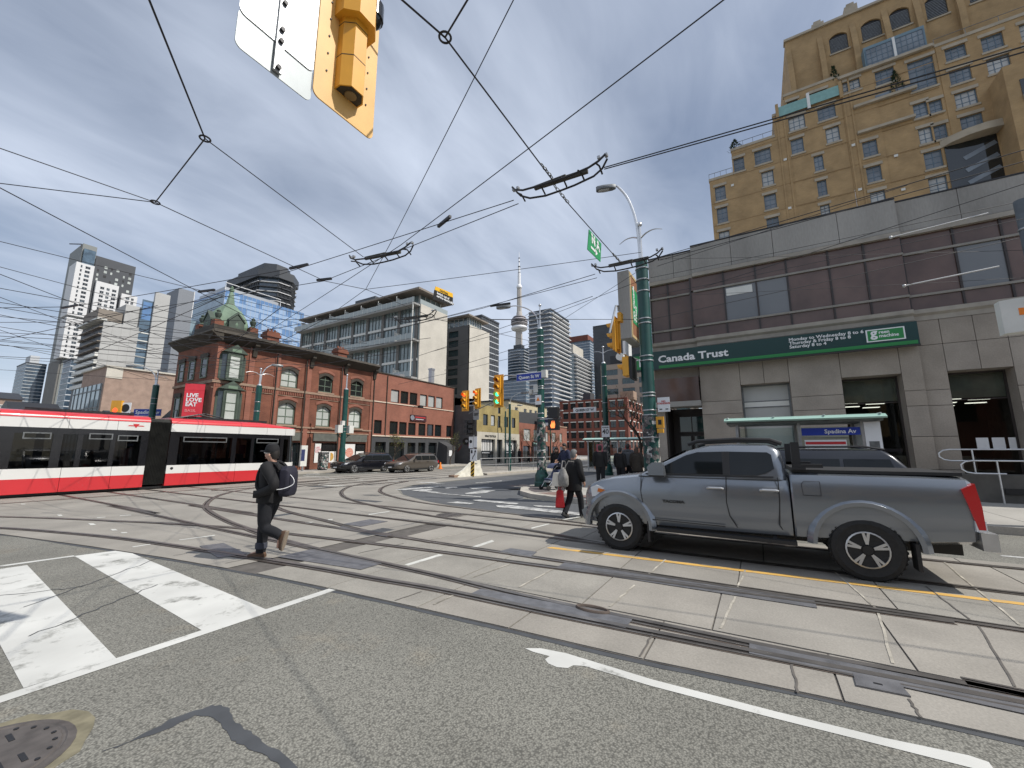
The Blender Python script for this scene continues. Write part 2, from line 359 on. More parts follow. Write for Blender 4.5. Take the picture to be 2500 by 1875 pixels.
# sealed joints and cracks drawn in relief on the slabs
def strip_mesh(mb,path,o0,o1,z):
    P_=[Vector((q[0],q[1],0)) for q in path]
    L_=[];Rr=[]
    for i,q in enumerate(P_):
        d=(P_[min(i+1,len(P_)-1)]-P_[max(i-1,0)]).normalized(); n=Vector((-d.y,d.x,0)); L_.append(q+n*o0); Rr.append(q+n*o1)
    for i in range(len(P_)-1):
        a_,b_,c_,d_=L_[i],L_[i+1],Rr[i+1],Rr[i]; qd=[(a_.x,a_.y,z),(d_.x,d_.y,z),(c_.x,c_.y,z),(b_.x,b_.y,z)]
        nz_=(Vector(qd[1])-Vector(qd[0])).cross(Vector(qd[2])-Vector(qd[0])).z
        mb.poly(qd if nz_>0 else qd[::-1])
def jag(a_,b_,n=7,am=.007):
    a_=Vector((*a_,0));b_=Vector((*b_,0)); d=b_-a_; nn=Vector((-d.y,d.x,0)).normalized(); return [a_+d*t/n+nn*(rnd.uniform(-am,am) if 0<t<n else 0) for t in range(n+1)]
JT=[((7.35,-.77),(5.97,-.93),1),((5.86,-.93),(4.53,-.77),1),((8.83,-2.25),(6.1,-2.01),1),((7.18,-1.63),(6.04,-1.66),0),((5.86,-1.66),(4.55,-1.42),0),((6.83,.29),(5.97,.35),1),((5.58,.36),(4.55,.44),1),((6.87,1.35),(5.97,1.4),1),((5.4,1.45),(4.55,1.5),1),((4.1,.96),(3.63,.96),0),((4.13,-.09),(3.68,-.1),0),((3.97,-.73),(3.75,-.74),0),((6.88,2.22),(5.97,2.46),1),((5.5,2.61),(4.6,2.64),1),((5.42,3.26),(4.6,3.36),1),((3.99,3.15),(3.63,3.15),1),((3.87,3.55),(3.5,3.6),0),
 ((7.1,5.2),(6.1,5.4),1),((5.6,5.6),(4.7,5.7),0),((3.9,6.9),(3.3,6.9),0),((3.6,8.1),(3.1,8.1),0),((8.7,5.6),(7.6,5.8),0),((7.2,6.5),(6.0,6.6),0),((11.5,17.5),(11.2,20),0),((6.3,14),(7.2,14.3),0)]
for a_,b_,w in JT:
    m=MB(); strip_mesh(m,jag(a_,b_),-.008 if not w else -.011,.008 if not w else .011,.0185); m.build('slab_joint',M['joint_seal' if w else 'joint_dirt'],bed)
TW=.36
RAILS=[[(4.44,-40),(4.44,-5),(4.42,-1.4),(4.36,0),(4.37,2.3),(4.47,3.8),(4.52,5.1),(4.56,7),(4.6,10.5),(4.7,14),(4.75,17),(4.9,25),(5,140)],[(5.92,-40),(5.92,3),(5.93,10),(6.0,15),(6.15,22),(6.4,140)],[(7.41,-40),(7.41,10),(7.45,140)],[(8.86,-40),(8.86,10),(8.9,140)],
 [(4.35,-2.4),(4.2,0),(4.1,1.8),(4.05,3.4),(3.95,4.4),(3.86,5.5),(3.65,7.25),(3.44,8.87),(3.18,10.55),(2.8,12.2),(2.23,14.2),(1.3,16.3),(-.2,18.3),(-2.6,19.9),(-6,20.7),(-60,21)],
 [(5.85,-1.5),(5.7,1),(5.54,2.95),(5.43,4.6),(5.21,6.58),(5.0,8.29),(4.82,9.68),(4.5,10.94),(3.76,13.29),(2.55,16.5),(1.2,18.8),(-1,21),(-4,22.2),(-8,22.5),(-60,22.5)],
 [(4.56,6.6),(4.77,8.67),(4.95,9.65),(5.16,10.8),(5.6,12.63),(6.15,14.3),(7.0,16),(8,17.5),(9.3,18.8),(11.5,20),(15,20.9),(20,21.2),(120,20.6)],
 [(5.9,5.2),(5.98,6.4),(6.0,7.15),(6.36,9.0),(6.8,11.4),(7.5,13.3),(8.4,15.1),(9.6,16.8),(11.2,18.2),(13.6,19.2),(17,19.65),(120,19.1)],
 [(8.9,1.5),(9.13,3.3),(9.49,5.3),(9.85,8.03),(10.15,9.6),(10.74,11.31),(11.6,12.96),(12.38,13.91),(13.4,14.86),(14.7,15.7),(16.6,16.4),(19,16.7),(120,16)],
 [(7.43,.8),(7.5,2.5),(7.88,4.42),(8.15,6.64),(8.31,7.71),(8.54,8.98),(8.82,10.07),(9.27,11.47),(9.85,12.79),(10.6,13.99),(11.4,15.0),(12.64,16.2),(14.43,17.3),(17,18.0),(20,18.2),(120,17.5)]]
for r_ in [[(-60,19.5+.2),(8,20.6),(17,20.9)],[(-60,24),(10,23.2),(25,22.6),(120,22.2)]]: RAILS.append(r_)
for k,path in enumerate(RAILS):
    pp=smooth_path([(q[0],q[1],0) for q in path],7); m=MB(); z=.0162+.0011*k*.3
    sg=1 if k in(0,2,4,6,9) else -1
    def st(o0,o1,zz,mi):
        m.m=mi; strip_mesh(m,pp,o0*sg,o1*sg,zz)
    st(-.06,-.038,z,2); st(-.038,.03,z+.008,0); st(.03,.07,z-.001,1); st(.07,.095,z+.006,0); st(.095,.11,z,2)
    tag(m.build('tram_rail',[M['rail_steel'],M['rail_groove'],M['rail_rust']]),kind='structure')
# steel switch pieces between the converging rails, plates, covers
def flat(name,poly,z,mt,parent,th=.004):
    m=MB(); m.prism(poly,z-th,z); return m.build(name,M[mt],parent)
flat('switch_plate',[(4.12,-2.2),(4.36,-2.2),(4.34,.2),(4.13,.2)],.0235,'steel_plate',bed)
flat('switch_plate',[(4.09,1.2),(4.36,1.2),(4.3,3.0),(4.1,3.0)],.0225,'steel_plate',bed)
flat('switch_plate',[(4.1,4.9),(4.47,4.9),(4.5,6.6),(3.9,6.6)],.0215,'steel_plate',bed)
flat('switch_plate',[(5.62,-.4),(5.9,-.4),(5.9,2.6),(5.58,2.6)],.0225,'steel_plate',bed)
flat('switch_plate',[(5.84,6.3),(6.07,6.4),(6.12,8.0),(5.88,7.9)],.0215,'steel_plate',bed)
flat('cover_plate',[(3.98,-.46),(4.17,-.47),(4.18,-.73),(4.0,-.75)],.026,'steel_plate',bed,.012)
m=MB(); m.box(4.065,4.085,-.62,-.57,.0262,.028); m.build('cover_slot',M['black'],bed)
flat('cover_plate',[(5.95,3.2),(6.25,3.25),(6.25,3.75),(5.97,3.8)],.023,'steel_plate',bed,.01)
flat('cover_plate',[(6.3,7.6),(7.05,7.6),(7.05,8.2),(6.3,8.2)],.023,'steel_plate',bed,.01)
flat('cover_plate',[(3.4,7.35),(3.75,7.2),(3.95,8.4),(3.62,8.5)],.0215,'steel_plate',bed,.006)
flat('concrete_patch',[(12,16.6),(12.4,16.7),(12.2,18.3),(11.8,18.2)],.0145,'tar',bed,.002)
flat('concrete_patch',[(9.4,10.7),(9.75,10.75),(9.6,12.2),(9.35,12.1)],.0145,'tar',bed,.002)
# round rail inspection ring, manholes
m=MB(); m.tube([(4.36+.07*math.cos(t),1.62+.17*math.sin(t),.026) for t in [math.pi*2*i/20 for i in range(20)]],.018,6,True); m.build('inspection_ring',M['rail_rust'],bed)
def manhole(x,y,r,parent,mt='cast_iron',z=.0):
    m=MB(); m.lathe([(r*1.08,0),(r*1.08,.006),(r*.98,.012),(r*.96,.006),(r*.93,.006),(r*.91,.013),(0,.016)],32,(x,y,z)); o=m.build('manhole_cover',M[mt],parent)
    m=MB()
    for k in range(22):
        t=2*math.pi*k/22; m.cyl((x+r*.84*math.cos(t),y+r*.84*math.sin(t),z+.005),(x+r*.84*math.cos(t),y+r*.84*math.sin(t),z+.0175),.012,n=8)
    for k in range(-2,3):
        for j in(-1,1): m.box(x+k*.09*r/.4-.012,x+k*.09*r/.4+.012,y+j*.16*r/.4-.05,y+j*.16*r/.4+.05,z+.004,z+.0168)
    m.build('cover_hole',M['black'],o); return o
manhole(.63,3.72,.37,ground); manhole(8.6,7.0,.33,bed,z=.012)
m=MB(); rr=random.Random(5)
ring=[(.63+(.47+rr.uniform(-.03,.05))*math.cos(t),3.72+(.47+rr.uniform(-.03,.05))*math.sin(t)) for t in [2*math.pi*i/26 for i in range(26)]]; m.prism(ring,.0,.0035); m.build('cover_surround',mat('dirt_yellow',(.2,.18,.12),.95,var=.35,vs_=9),ground)
PT=[(1.03,3.29),(1.18,3.26),(1.36,3.29),(1.56,3.23),(1.61,3.12),(1.56,2.97),(1.545,2.75),(1.55,2.59),(1.54,2.33),(1.53,1.9),(1.50,1.9),(1.49,2.3),(1.485,2.5),(1.46,2.7),(1.47,2.81),(1.5,3.03),(1.46,3.2),(1.28,3.2),(1.1,3.26)]
PT2=[]
for i,q in enumerate(PT):
    n_=PT[(i+1)%len(PT)]
    for k in range(4): PT2.append((q[0]+(n_[0]-q[0])*k/4+rr.uniform(-.012,.012),q[1]+(n_[1]-q[1])*k/4+rr.uniform(-.012,.012)))
m=MB(); m.poly([(q[0],q[1],.0028) for q in PT2]); m.build('tar_patch',M['tar'],ground)
# crack sealed with tar at the edge of the asphalt, cracks through the crossing
m=MB(); strip_mesh(m,[Vector((q.x-.03+rr.uniform(-.008,.008),q.y,0)) for q in smooth_path([(q[0],q[1],0) for q in NEDGE[:11]],8)],-.032,.032,.0026); m.build('edge_seam',M['tar'],ground)
for a_,b_ in [((3.1,8.3),(1.35,6.9)),((1.9,7.3),(.9,7.9)),((1.2,6.95),(.6,6.2)),((2.4,6.6),(1.2,5.8))]:
    m=MB(); strip_mesh(m,jag(a_,b_,14,.03),-.008,.008,.0052); m.build('pavement_crack',M['tar'],ground)
# painted markings
def paint(name,poly,mt,z=.003,parent=None): 
    m=MB(); q=[(c_[0],c_[1],z) for c_ in poly]
    ar=sum(q[i][0]*q[(i+1)%len(q)][1]-q[(i+1)%len(q)][0]*q[i][1] for i in range(len(q)))
    m.poly(q if ar>0 else q[::-1]); return m.build(name,M[mt],parent or ground)
paint('crosswalk_bar',[(2.31,9.5),(2.87,9.38),(2.65,4.6),(2.06,4.6)],'paint_white')
paint('crosswalk_bar',[(1.22,9.4),(1.79,9.35),(1.46,4.6),(.97,4.6)],'paint_white')
paint('crosswalk_bar',[(.15,9.3),(.65,9.3),(.42,4.6),(-.2,4.6)],'paint_white')
paint('crosswalk_line',[(-1.5,4.44),(3.42,4.5),(3.42,4.62),(-1.5,4.56)],'paint_white',.0042)
paint('crosswalk_line',[(.9,9.62),(2.31,9.45),(2.31,9.56),(.9,9.74)],'paint_white',.0042)
paint('lane_line',[(3.3,1.84),(3.37,1.72),(3.40,1.5),(3.36,.8),(3.385,.03),(3.42,-.5),(3.475,-.86),(3.46,-.93),(3.36,-.93),(3.335,-.5),(3.30,.03),(3.27,.8),(3.285,1.3),(3.25,1.38),(3.19,1.40),(3.16,1.48),(3.175,1.56),(3.22,1.61),(3.285,1.6),(3.28,1.75)],'paint_white')
paint('centre_line',[(6.6,3.25),(6.72,3.2),(6.98,-2.3),(7.05,-30),(6.95,-30),(6.87,-2.3)],'paint_yellow',.0165,bed)
paint('lane_line',[(9.86,-3.2),(9.96,-3.2),(9.96,-7),(9.86,-7)],'paint_white_far'); paint('lane_line',[(9.86,-10),(9.96,-10),(9.96,-14),(9.86,-14)],'paint_white_far')
FARP=[[(12.88,13.57),(15.1,13.08),(14.98,12.7),(12.87,12.91)],[(12.99,12.71),(13.88,12.39),(13.47,11.9),(13.04,11.88),(12.98,10.94),(12.62,11.03)],[(14.59,12.24),(15.32,12.13),(14.9,11.73),(14.31,11.88)],[(15.15,11.3),(16.03,10.93),(15.71,10.36),(14.7,10.72)],[(13.14,10.01),(14.41,10.05),(14.84,9.61),(13.54,9.34),(12.92,9.73)],[(16.46,16.01),(16.67,14.9),(16.31,13.55),(16.17,14.46)],[(12.73,11.36),(12.52,8.78),(12.34,8.66),(12.56,11.21)],[(17.63,12.72),(19.66,12.37),(19.39,12.19),(17.4,12.53)],[(10.52,8.72),(10.93,8.59),(10.86,7.87),(10.56,7.86)],[(11.54,8.46),(11.75,8.29),(11.59,6.66),(11.27,6.56),(11.35,8.18)],[(10.77,7.0),(11.05,6.63),(10.67,4.15),(10.27,4.09),(10.48,6.1),(10.49,6.75)],[(11.4,6.05),(11.54,5.22),(11.32,4.91),(11.17,5.85)],[(16.7,26.13),(16.68,23.37),(16.4,22.97),(16.4,25.66)],[(17.89,27.69),(18.61,27.16),(18.25,26.63),(17.55,27.16)],[(18.9,26.9),(22,25.1),(21.8,24.8),(18.7,26.6)]]
for q in FARP: paint('crosswalk_bar',q,'paint_white_far',.0152)
DASH=[[(5.93,4.4),(6.65,4.4),(6.58,4.3),(5.93,4.3)],[(4.61,4.58),(5.33,4.55),(5.33,4.45),(4.6,4.49)],[(8.08,4.35),(8.77,4.25),(8.71,4.19),(8.02,4.28)],[(9.39,4.23),(10.24,3.96),(10.16,3.89),(9.31,4.16)],[(7.6,8.91),(8.27,8.87),(8.2,8.76),(7.5,8.79)],[(3.46,20.0),(3.53,19.89),(3.49,19.6),(3.42,19.71)],[(3.38,15.79),(3.45,15.75),(3.41,15.39),(3.35,15.43)],[(3.38,13.33),(3.44,13.22),(3.41,12.92),(3.33,12.97)],[(3.39,11.96),(3.45,11.86),(3.42,11.63),(3.35,11.68)],[(3.37,11.3),(3.45,11.24),(3.42,11.11),(3.35,11.16)],[(3.0,9.47),(3.25,9.47),(3.24,9.4),(3.0,9.39)],[(3.67,9.44),(4.22,9.36),(4.2,9.27),(3.65,9.37)],[(3.76,14.29),(3.91,14.25),(3.88,14.13),(3.74,14.17)],[(4.17,14.22),(4.37,14.14),(4.34,14.02),(4.15,14.12)],[(12.72,18.64),(13.04,16.58),(12.83,16.34),(12.49,18.3)],[(16.33,17.76),(16.4,16.71),(16.16,16.46),(16.13,17.55)],[(15.88,19.91),(16.06,19.46),(15.82,19.16),(15.64,19.6)],[(6.55,9.1),(6.65,9.07),(6.54,8.92),(6.47,8.99)],[(6.0,9.17),(6.17,9.08),(6.02,9.0),(5.95,9.08)],[(15.84,21.16),(15.96,20.66),(15.76,20.4),(15.59,20.83)],[(15.71,22.0),(15.86,21.44),(15.66,21.17),(15.46,21.65)]]
for q in DASH: paint('lane_dash',q,'paint_white_thin',.0156,bed)
# dark resurfaced asphalt of the southern leg
m=MB(); q=[(9.5,4),(9.8,6),(10.15,8.23),(10.6,9.64),(11.65,11.78),(13.15,13.5),(15,14.35),(18.5,14.5),(40,14.1),(160,13.5),(160,9.3),(40,9.3),(17,9.2),(12.8,7.2),(12.3,4)]
m.poly([(c_[0],c_[1],.003) for c_ in q[::-1]]); m.build('resurfaced_lane',M['asphalt_dark'],ground)
# sidewalks
def sidewalk(name,outer,inner,kw=.28):
    """outer = kerb line; inner closes the polygon"""
    m=MB(); m.prism(outer+inner,0,.145); o=struct(name,m,M['sidewalk'])
    m=MB(); pp=[Vector((*q,0)) for q in outer]; strip=[]
    off=[]
    for i,q in enumerate(pp):
        d=(pp[min(i+1,len(pp)-1)]-pp[max(i-1,0)]).normalized(); n=Vector((-d.y,d.x,0)); off.append((q,n))
    c=sum((Vector((*q,0)) for q in outer+inner),Vector())/len(outer+inner)
    sgn=1 if (c-off[len(off)//2][0]).dot(off[len(off)//2][1])>0 else -1
    for i in range(len(off)-1):
        a_,na=off[i]; b_,nb=off[i+1]; m.prism([(a_-na*.02*sgn)[:2],(b_-nb*.02*sgn)[:2],(b_+nb*kw*sgn)[:2],(a_+na*kw*sgn)[:2]],.001,.151)
    m.build('kerb',M['kerb'],o); return o
TDC=[(12.4,-40),(12.4,1),(12.42,4.4),(12.62,5.8),(13.1,7.0),(13.9,7.9),(15.2,8.6),(17.5,9.0),(40,9.1),(160,9.1)]
sw=sidewalk('sidewalk_bank',TDC,[(160,-20),(60,-40)])
def ringstrip(o0,o1,i0,i1,mt,name,par,z=.1535):
    pp=[Vector((*q,0)) for q in smooth_path([(q[0],q[1],0) for q in TDC[1:9]],6)[i0:i1]] if False else smooth_path([(q[0],q[1],0) for q in TDC[1:9]],6)[i0:i1]
    m=MB(); strip_mesh(m,pp,-o0,-o1,z); m.build(name,M[mt],par)
ringstrip(.34,1.1,8,20,'paver_red','paving_band',sw); ringstrip(.34,1.1,21,33,'paver_dark','paving_band',sw); ringstrip(.3,.36,4,40,'kerb','paving_edge',sw,.1545)
# sidewalk joints
m=MB()
for k in range(24): m.box(12.7,17.2,-30+k*1.4,-30+k*1.4+.012,.145,.1475)
m.build('sidewalk_joint',M['joint_dirt'],sw)
BRC=[(160,28.0),(40,28.0),(17,28.3),(14.6,28.9),(13.6,30.0),(13.2,32),(13.0,140)]
sb=sidewalk('sidewalk_brick',BRC,[(60,140),(160,60)])
ROW=[(220,14.4),(60,15.0),(30,15.4),(22,16.2)]
m=MB(); m.prism([(23.4,15.9),(24,17.1),(60,16.2),(220,15.6),(220,14.6),(60,14.8),(30,15.2)],0,.13); rw=struct('platform_kerb',m,M['kerb'])
# ------------------------------------------------------------- window pieces shared by the buildings
_win={}
def window(parent,x,z,w,h,nx=1,nz=1,fr=.06,frm='dark_metal',gl='glass_dark',y=.12,name='window',rail=None):
    """pane with frame and bars, lower left corner at x,z, set y behind the wall face"""
    key=(round(w,2),round(h,2),nx,nz,fr,frm,gl,tuple(rail or ()))
    if key not in _win:
        m=MB(); m.m=0; d=.05
        m.box(0,fr,-d,0,0,h); m.box(w-fr,w,-d,0,0,h); m.box(fr,w-fr,-d,0,0,fr); m.box(fr,w-fr,-d,0,h-fr,h)
        b=fr*.6
        for i in range(1,nx): m.box(w*i/nx-b/2,w*i/nx+b/2,-d*.8,0,fr,h-fr)
        zs=[h*i/nz for i in range(1,nz)]+list(rail or [])
        for q in zs: m.box(fr,w-fr,-d*.7,0,q-b/2,q+b/2)
        m.m=1; m.poly([(fr*.5,-.012,fr*.5),(w-fr*.5,-.012,fr*.5),(w-fr*.5,-.012,h-fr*.5),(fr*.5,-.012,h-fr*.5)])
        _win[key]=m.mesh(name,[M[frm],M[gl]])
    return ob(name,_win[key],parent,(x,y,z))
def clearglass(name,tint=(.75,.8,.78),base=.03):
    m=bpy.data.materials.new(name); m.use_nodes=True; nt=m.node_tree; N=nt.nodes; L=nt.links; N.clear()
    o=N.new('ShaderNodeOutputMaterial'); t=N.new('ShaderNodeBsdfTransparent'); t.inputs[0].default_value=(*tint,1); gl=N.new('ShaderNodeBsdfGlossy'); gl.inputs['Roughness'].default_value=.02
    f=N.new('ShaderNodeFresnel'); f.inputs[0].default_value=1.5; x=N.new('ShaderNodeMixShader'); L.new(f.outputs[0],x.inputs[0]); L.new(t.outputs[0],x.inputs[1]); L.new(gl.outputs[0],x.inputs[2]); L.new(x.outputs[0],o.inputs[0]); M[name]=m; return m
clearglass('glass_clear'); clearglass('glass_smoke',(.32,.33,.34))
N_=-math.pi/2      # facade looking north: local x runs west, local y runs south
# ------------------------------------------------------------- bank building
mat('bank_stone',(.32,.28,.235),.85,var=.22,vs_=.9,fine=.1,fs_=25); mat('bank_stone_b',(.345,.305,.26),.85,var=.26,vs_=.7,fine=.1,fs_=25)
mat('bank_ledge',(.34,.31,.265),.8,var=.2,vs_=2.5)
mat('bank_brown',(.13,.082,.068),.12,spec=.5,var=.35,vs_=.8); mat('bank_frame',(.035,.028,.026),.5); mat('bank_strip',(.25,.23,.2),.5,var=.2,vs_=3)
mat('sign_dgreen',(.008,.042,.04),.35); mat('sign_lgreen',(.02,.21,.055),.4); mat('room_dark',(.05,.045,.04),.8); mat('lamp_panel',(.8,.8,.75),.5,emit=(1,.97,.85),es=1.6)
mat('grey_parapet',(.33,.315,.29),.9,var=.28,vs_=.5,stretch=(1,1,.25),fine=.08,fs_=20); mat('soffit_grey',(.3,.29,.27),.8)
bank=thing('bank_building','two-storey stone bank building with brown glass band and dark green sign, behind the pickup truck','building',(18.6,3.72,.145),N_)
DZ=-.145
def B(E): return 3.72-E
body=MB(); body.box(B(3.66),24,.6,13,0,10.2); 
SEC=[(3.72,1.86,.14,10.5),(1.86,-4.98,0.,10.62),(-4.98,-18.,.16,10.55)]
# core behind the cladding
def stone(x0,x1,z0,z1,y,mt=None,d=.3,name='stone_panel'):
    m=MB(); g_=.008; m.box(x0+g_,x1-g_,y,y+d,z0+DZ+g_,z1+DZ-g_); m.build(name,M[mt or rnd.choice(['bank_stone','bank_stone_b'])],bank)
coreM=MB()
coreM.box(B(1.86)+.02,B(-.1)-.0,.33,13,4.4+DZ,10.3+DZ)   # dark joints show this
coreM.box(B(3.7),24,.42,13,4.5,9.2)
coreM.box(B(3.7),24,.36,13,9.2,10.3)
coreM.box(B(-8.6),24,.36,13,0,4.5)
coreM.build('building_core',M['joint_dirt'],bank)
# parapet panels
for (e0,e1,y,zt),cuts in zip(SEC,([3.72,2.62,1.86],[1.86,.3,-1.2,-3.3,-4.98],[-4.98,-6.6,-8.4,-10.2,-12,-14,-16,-18])):
    for i in range(len(cuts)-1): stone(B(cuts[i]),B(cuts[i+1]),9.38,zt,y,'grey_parapet',name='parapet_panel')
    m=MB(); m.box(B(e0)+.003,B(e1)-.003,y-.02,y+.5,zt+DZ+.002,zt+.05+DZ); m.build('coping',M['dark_metal'],bank)
    m=MB(); m.box(B(e0)+.004,B(e1)-.004,y-.05,y+.4,9.2+DZ,9.36+DZ); m.build('ledge',M['bank_ledge'],bank)
    m=MB(); m.extx([(y-.1,6.3+DZ),(y-.1,6.44+DZ),(y+.3,6.44+DZ),(y+.3,6.06+DZ),(y-.02,6.06+DZ),(y-.02,6.22+DZ)],B(e0)+.004,B(e1)-.004); m.build('ledge',M['bank_ledge'],bank)
# brown glass band: panes in three rows between mullions
ML=[3.70,2.94,1.98,.67,-.5,-1.56,-2.89,-3.94,-5.0,-6.33,-7.45,-8.7,-10,-11.3,-12.6,-14,-15.4,-16.8,-18]
for i in range(len(ML)-1):
    a_,b_=ML[i],ML[i+1]; mid=(a_+b_)/2; y=.14 if mid>1.86 else (0. if mid>-4.98 else .16)
    for (z0,z1) in ((6.45,6.94),(7.02,8.5),(8.6,9.2)):
        clear=(z0==7.02 and i in(3,4,9))
        m=MB(); m.m=0; m.poly([(B(a_)+.03,y+.1,z0+DZ),(B(b_)-.03,y+.1,z0+DZ),(B(b_)-.03,y+.1,z1+DZ),(B(a_)+.03,y+.1,z1+DZ)])
        o=m.build('glass_pane',M['glass_office' if clear else 'bank_brown'] if 'glass_office' in M else M['bank_brown'],bank)
        if clear: o['label']='clear grey window pane among the brown glass panels'; o.data.materials[0]=M.get('glass_grey') or glassmat('glass_grey',(.12,.125,.13),.04,.9)
    m=MB(); m.box(B(a_)-.03,B(a_)+.03,y+.05,y+.3,6.45+DZ,9.2+DZ); m.build('mullion',M['bank_frame'],bank)
for e0,e1,y,zt in SEC:
    for z in (6.94,8.5): m=MB(); m.box(B(e0)+.005,B(e1)-.005,y+.03,y+.2,z+DZ+.002,z+.08+DZ); m.build('transom',M['bank_strip'],bank)
# blinds and shelf lights seen in the two clear panes
m=MB(); m.box(B(.6),B(-.35),.085,.095,8.1+DZ,8.42+DZ); m.build('roller_blind',M['off_white'],bank)
# stone of the ground floor with the window openings
W1=(B(.38),B(-1.26)); W2=(B(-2.82),B(-4.44)); W3=(B(-5.61),B(-7.1)); ZH=4.26
rows=[(0,1.05),(1.05,2.12),(2.12,3.14),(3.14,3.66),(3.66,5.2),(5.2,6.06)]
cols=[B(1.86),W1[0],(W1[0]+W1[1])/2,W1[1],B(-2.82),W2[1],B(-4.98),W3[0],B(-6.4),W3[1],B(-8.6),B(-10.4),B(-12.2),B(-14)]
for i in range(len(cols)-1):
    x0,x1=cols[i],cols[i+1]; cx_=(x0+x1)/2; y=0. if cx_<B(-4.98) else .16
    inw=next((w for w in(W1,W2,W3) if w[0]-.01<=x0 and x1<=w[1]+.01),None)
    if inw: stone(x0,x1,ZH,5.2,y); stone(x0,x1,5.2,6.06,y)
    else:
        for z0,z1 in ((0,1.05),(1.05,2.12),(2.12,3.14),(3.14,3.66),(3.66,5.2),(5.2,6.06)): stone(x0,x1,z0 if z0>0 else .15,z1,y)
# window recesses, glass, lit room behind
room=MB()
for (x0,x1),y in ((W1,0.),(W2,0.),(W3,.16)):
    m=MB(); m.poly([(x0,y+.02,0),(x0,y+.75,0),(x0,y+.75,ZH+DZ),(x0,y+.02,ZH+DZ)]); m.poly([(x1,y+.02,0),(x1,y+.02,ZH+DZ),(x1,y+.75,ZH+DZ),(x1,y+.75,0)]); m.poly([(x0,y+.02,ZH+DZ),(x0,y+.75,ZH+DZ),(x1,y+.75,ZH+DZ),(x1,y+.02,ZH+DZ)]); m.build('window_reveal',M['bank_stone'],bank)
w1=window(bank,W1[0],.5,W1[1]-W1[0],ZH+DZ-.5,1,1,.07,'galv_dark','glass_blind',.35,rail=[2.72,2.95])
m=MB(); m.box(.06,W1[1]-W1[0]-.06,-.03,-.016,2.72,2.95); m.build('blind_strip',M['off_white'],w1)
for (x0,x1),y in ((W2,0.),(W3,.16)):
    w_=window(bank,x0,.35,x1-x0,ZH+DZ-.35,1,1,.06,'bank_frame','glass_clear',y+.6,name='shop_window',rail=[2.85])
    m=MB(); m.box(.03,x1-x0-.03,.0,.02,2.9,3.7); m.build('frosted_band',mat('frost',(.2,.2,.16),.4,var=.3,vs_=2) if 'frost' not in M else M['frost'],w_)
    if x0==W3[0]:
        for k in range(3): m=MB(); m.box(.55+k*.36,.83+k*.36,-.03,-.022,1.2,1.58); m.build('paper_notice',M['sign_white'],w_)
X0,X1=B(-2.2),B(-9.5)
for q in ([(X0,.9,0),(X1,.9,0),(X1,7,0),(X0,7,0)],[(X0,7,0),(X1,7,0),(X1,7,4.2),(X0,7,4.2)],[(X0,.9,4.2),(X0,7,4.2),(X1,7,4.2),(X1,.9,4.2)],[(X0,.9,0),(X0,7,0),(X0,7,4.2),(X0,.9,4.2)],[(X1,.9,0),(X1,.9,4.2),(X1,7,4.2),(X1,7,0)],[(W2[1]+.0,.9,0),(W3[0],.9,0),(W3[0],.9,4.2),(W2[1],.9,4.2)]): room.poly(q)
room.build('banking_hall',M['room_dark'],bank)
for i,(x,y) in enumerate([(B(-3.0),2.2),(B(-3.9),2.6),(B(-3.3),3.6),(B(-4.1),4.4),(B(-5.9),2.2),(B(-6.8),2.6),(B(-6.2),3.6),(B(-7.2),4.2),(B(-6.6),5.2)]): m=MB(); m.box(x,x+.55,y,y+.22,3.35,3.37); m.build('ceiling_light',M['lamp_panel'],bank)
m=MB(); m.box(B(-3.2),B(-7.5),5.2,5.6,0,1.3); m.build('counter',M['bank_ledge'],bank)
# entrance under the corner
m=MB(); m.box(B(3.9),B(1.9),-.12,.5,3.72+DZ,4.75+DZ); m.build('entrance_fascia',M['bank_brown'],bank)
m=MB(); m.box(B(3.95),B(1.86),-.3,.6,3.5+DZ,3.715+DZ); m.build('entrance_canopy',M['soffit_grey'],bank)
stone(B(3.72),B(1.88),4.78,6.04,.14); stone(B(3.72),B(3.35),.15,3.48,.14)
m=MB(); m.box(B(3.35),B(1.88),1.6,1.7,0,3.4); m.build('entrance_back_wall',M['bank_frame'],bank)
m=MB(); m.box(B(3.33),B(3.28),.3,1.6,0,3.4); m.build('entrance_side_wall',M['bank_frame'],bank)
for k in range(2):
    d_=window(bank,B(3.05)+k*.58,.02,.55,2.2,1,1,.06,'bank_frame','glass_teal',1.58,name='entrance_door')
    m=MB(); m.box(.44,.47,-.09,-.06,.8,1.4); m.build('handle',M['alu'],d_)
window(bank,B(3.05),2.3,1.13,.8,2,1,.06,'bank_frame','glass_teal',1.58,name='transom_window')
m=MB(); m.box(B(2.76),B(2.68),1.5,1.52,1.3,1.42); m.build('door_sticker',M['sign_red'],bank)
# hanging sign board with lettering
sb_=MB(); sb_.box(B(4.9),B(-4.95),-.3,-.002,5.17+DZ,5.97+DZ); sg=sb_.build('sign_board',M['sign_dgreen'],bank)
m=MB(); m.box(B(3.42),B(-4.9),-.312,-.301,5.2+DZ,5.32+DZ); m.build('sign_stripe',M['sign_lgreen'],sg)
m=MB(); m.box(B(4.68),B(3.72),-.315,-.301,5.23+DZ,5.85+DZ); m.build('logo_square',M['sign_lgreen'],sg)
text('TD',.5,sg,M['sign_white'],(B(4.63),-.318,5.36+DZ),off=.014,sx_=1.15)
text('Canada Trust',.42,sg,M['sign_white'],(B(3.44),-.31,5.46+DZ),off=.012,sx_=1.18)
text('Monday to Wednesday 8 to 6\nThursday & Friday 8 to 8\nSaturday 8 to 4',.165,sg,M['sign_white'],(B(-1.35),-.31,5.76+DZ),off=.003,sx_=1.1)
m=MB(); m.box(B(-3.6),B(-4.62),-.316,-.301,5.4+DZ,5.84+DZ); m.build('badge_border',M['sign_white'],sg)
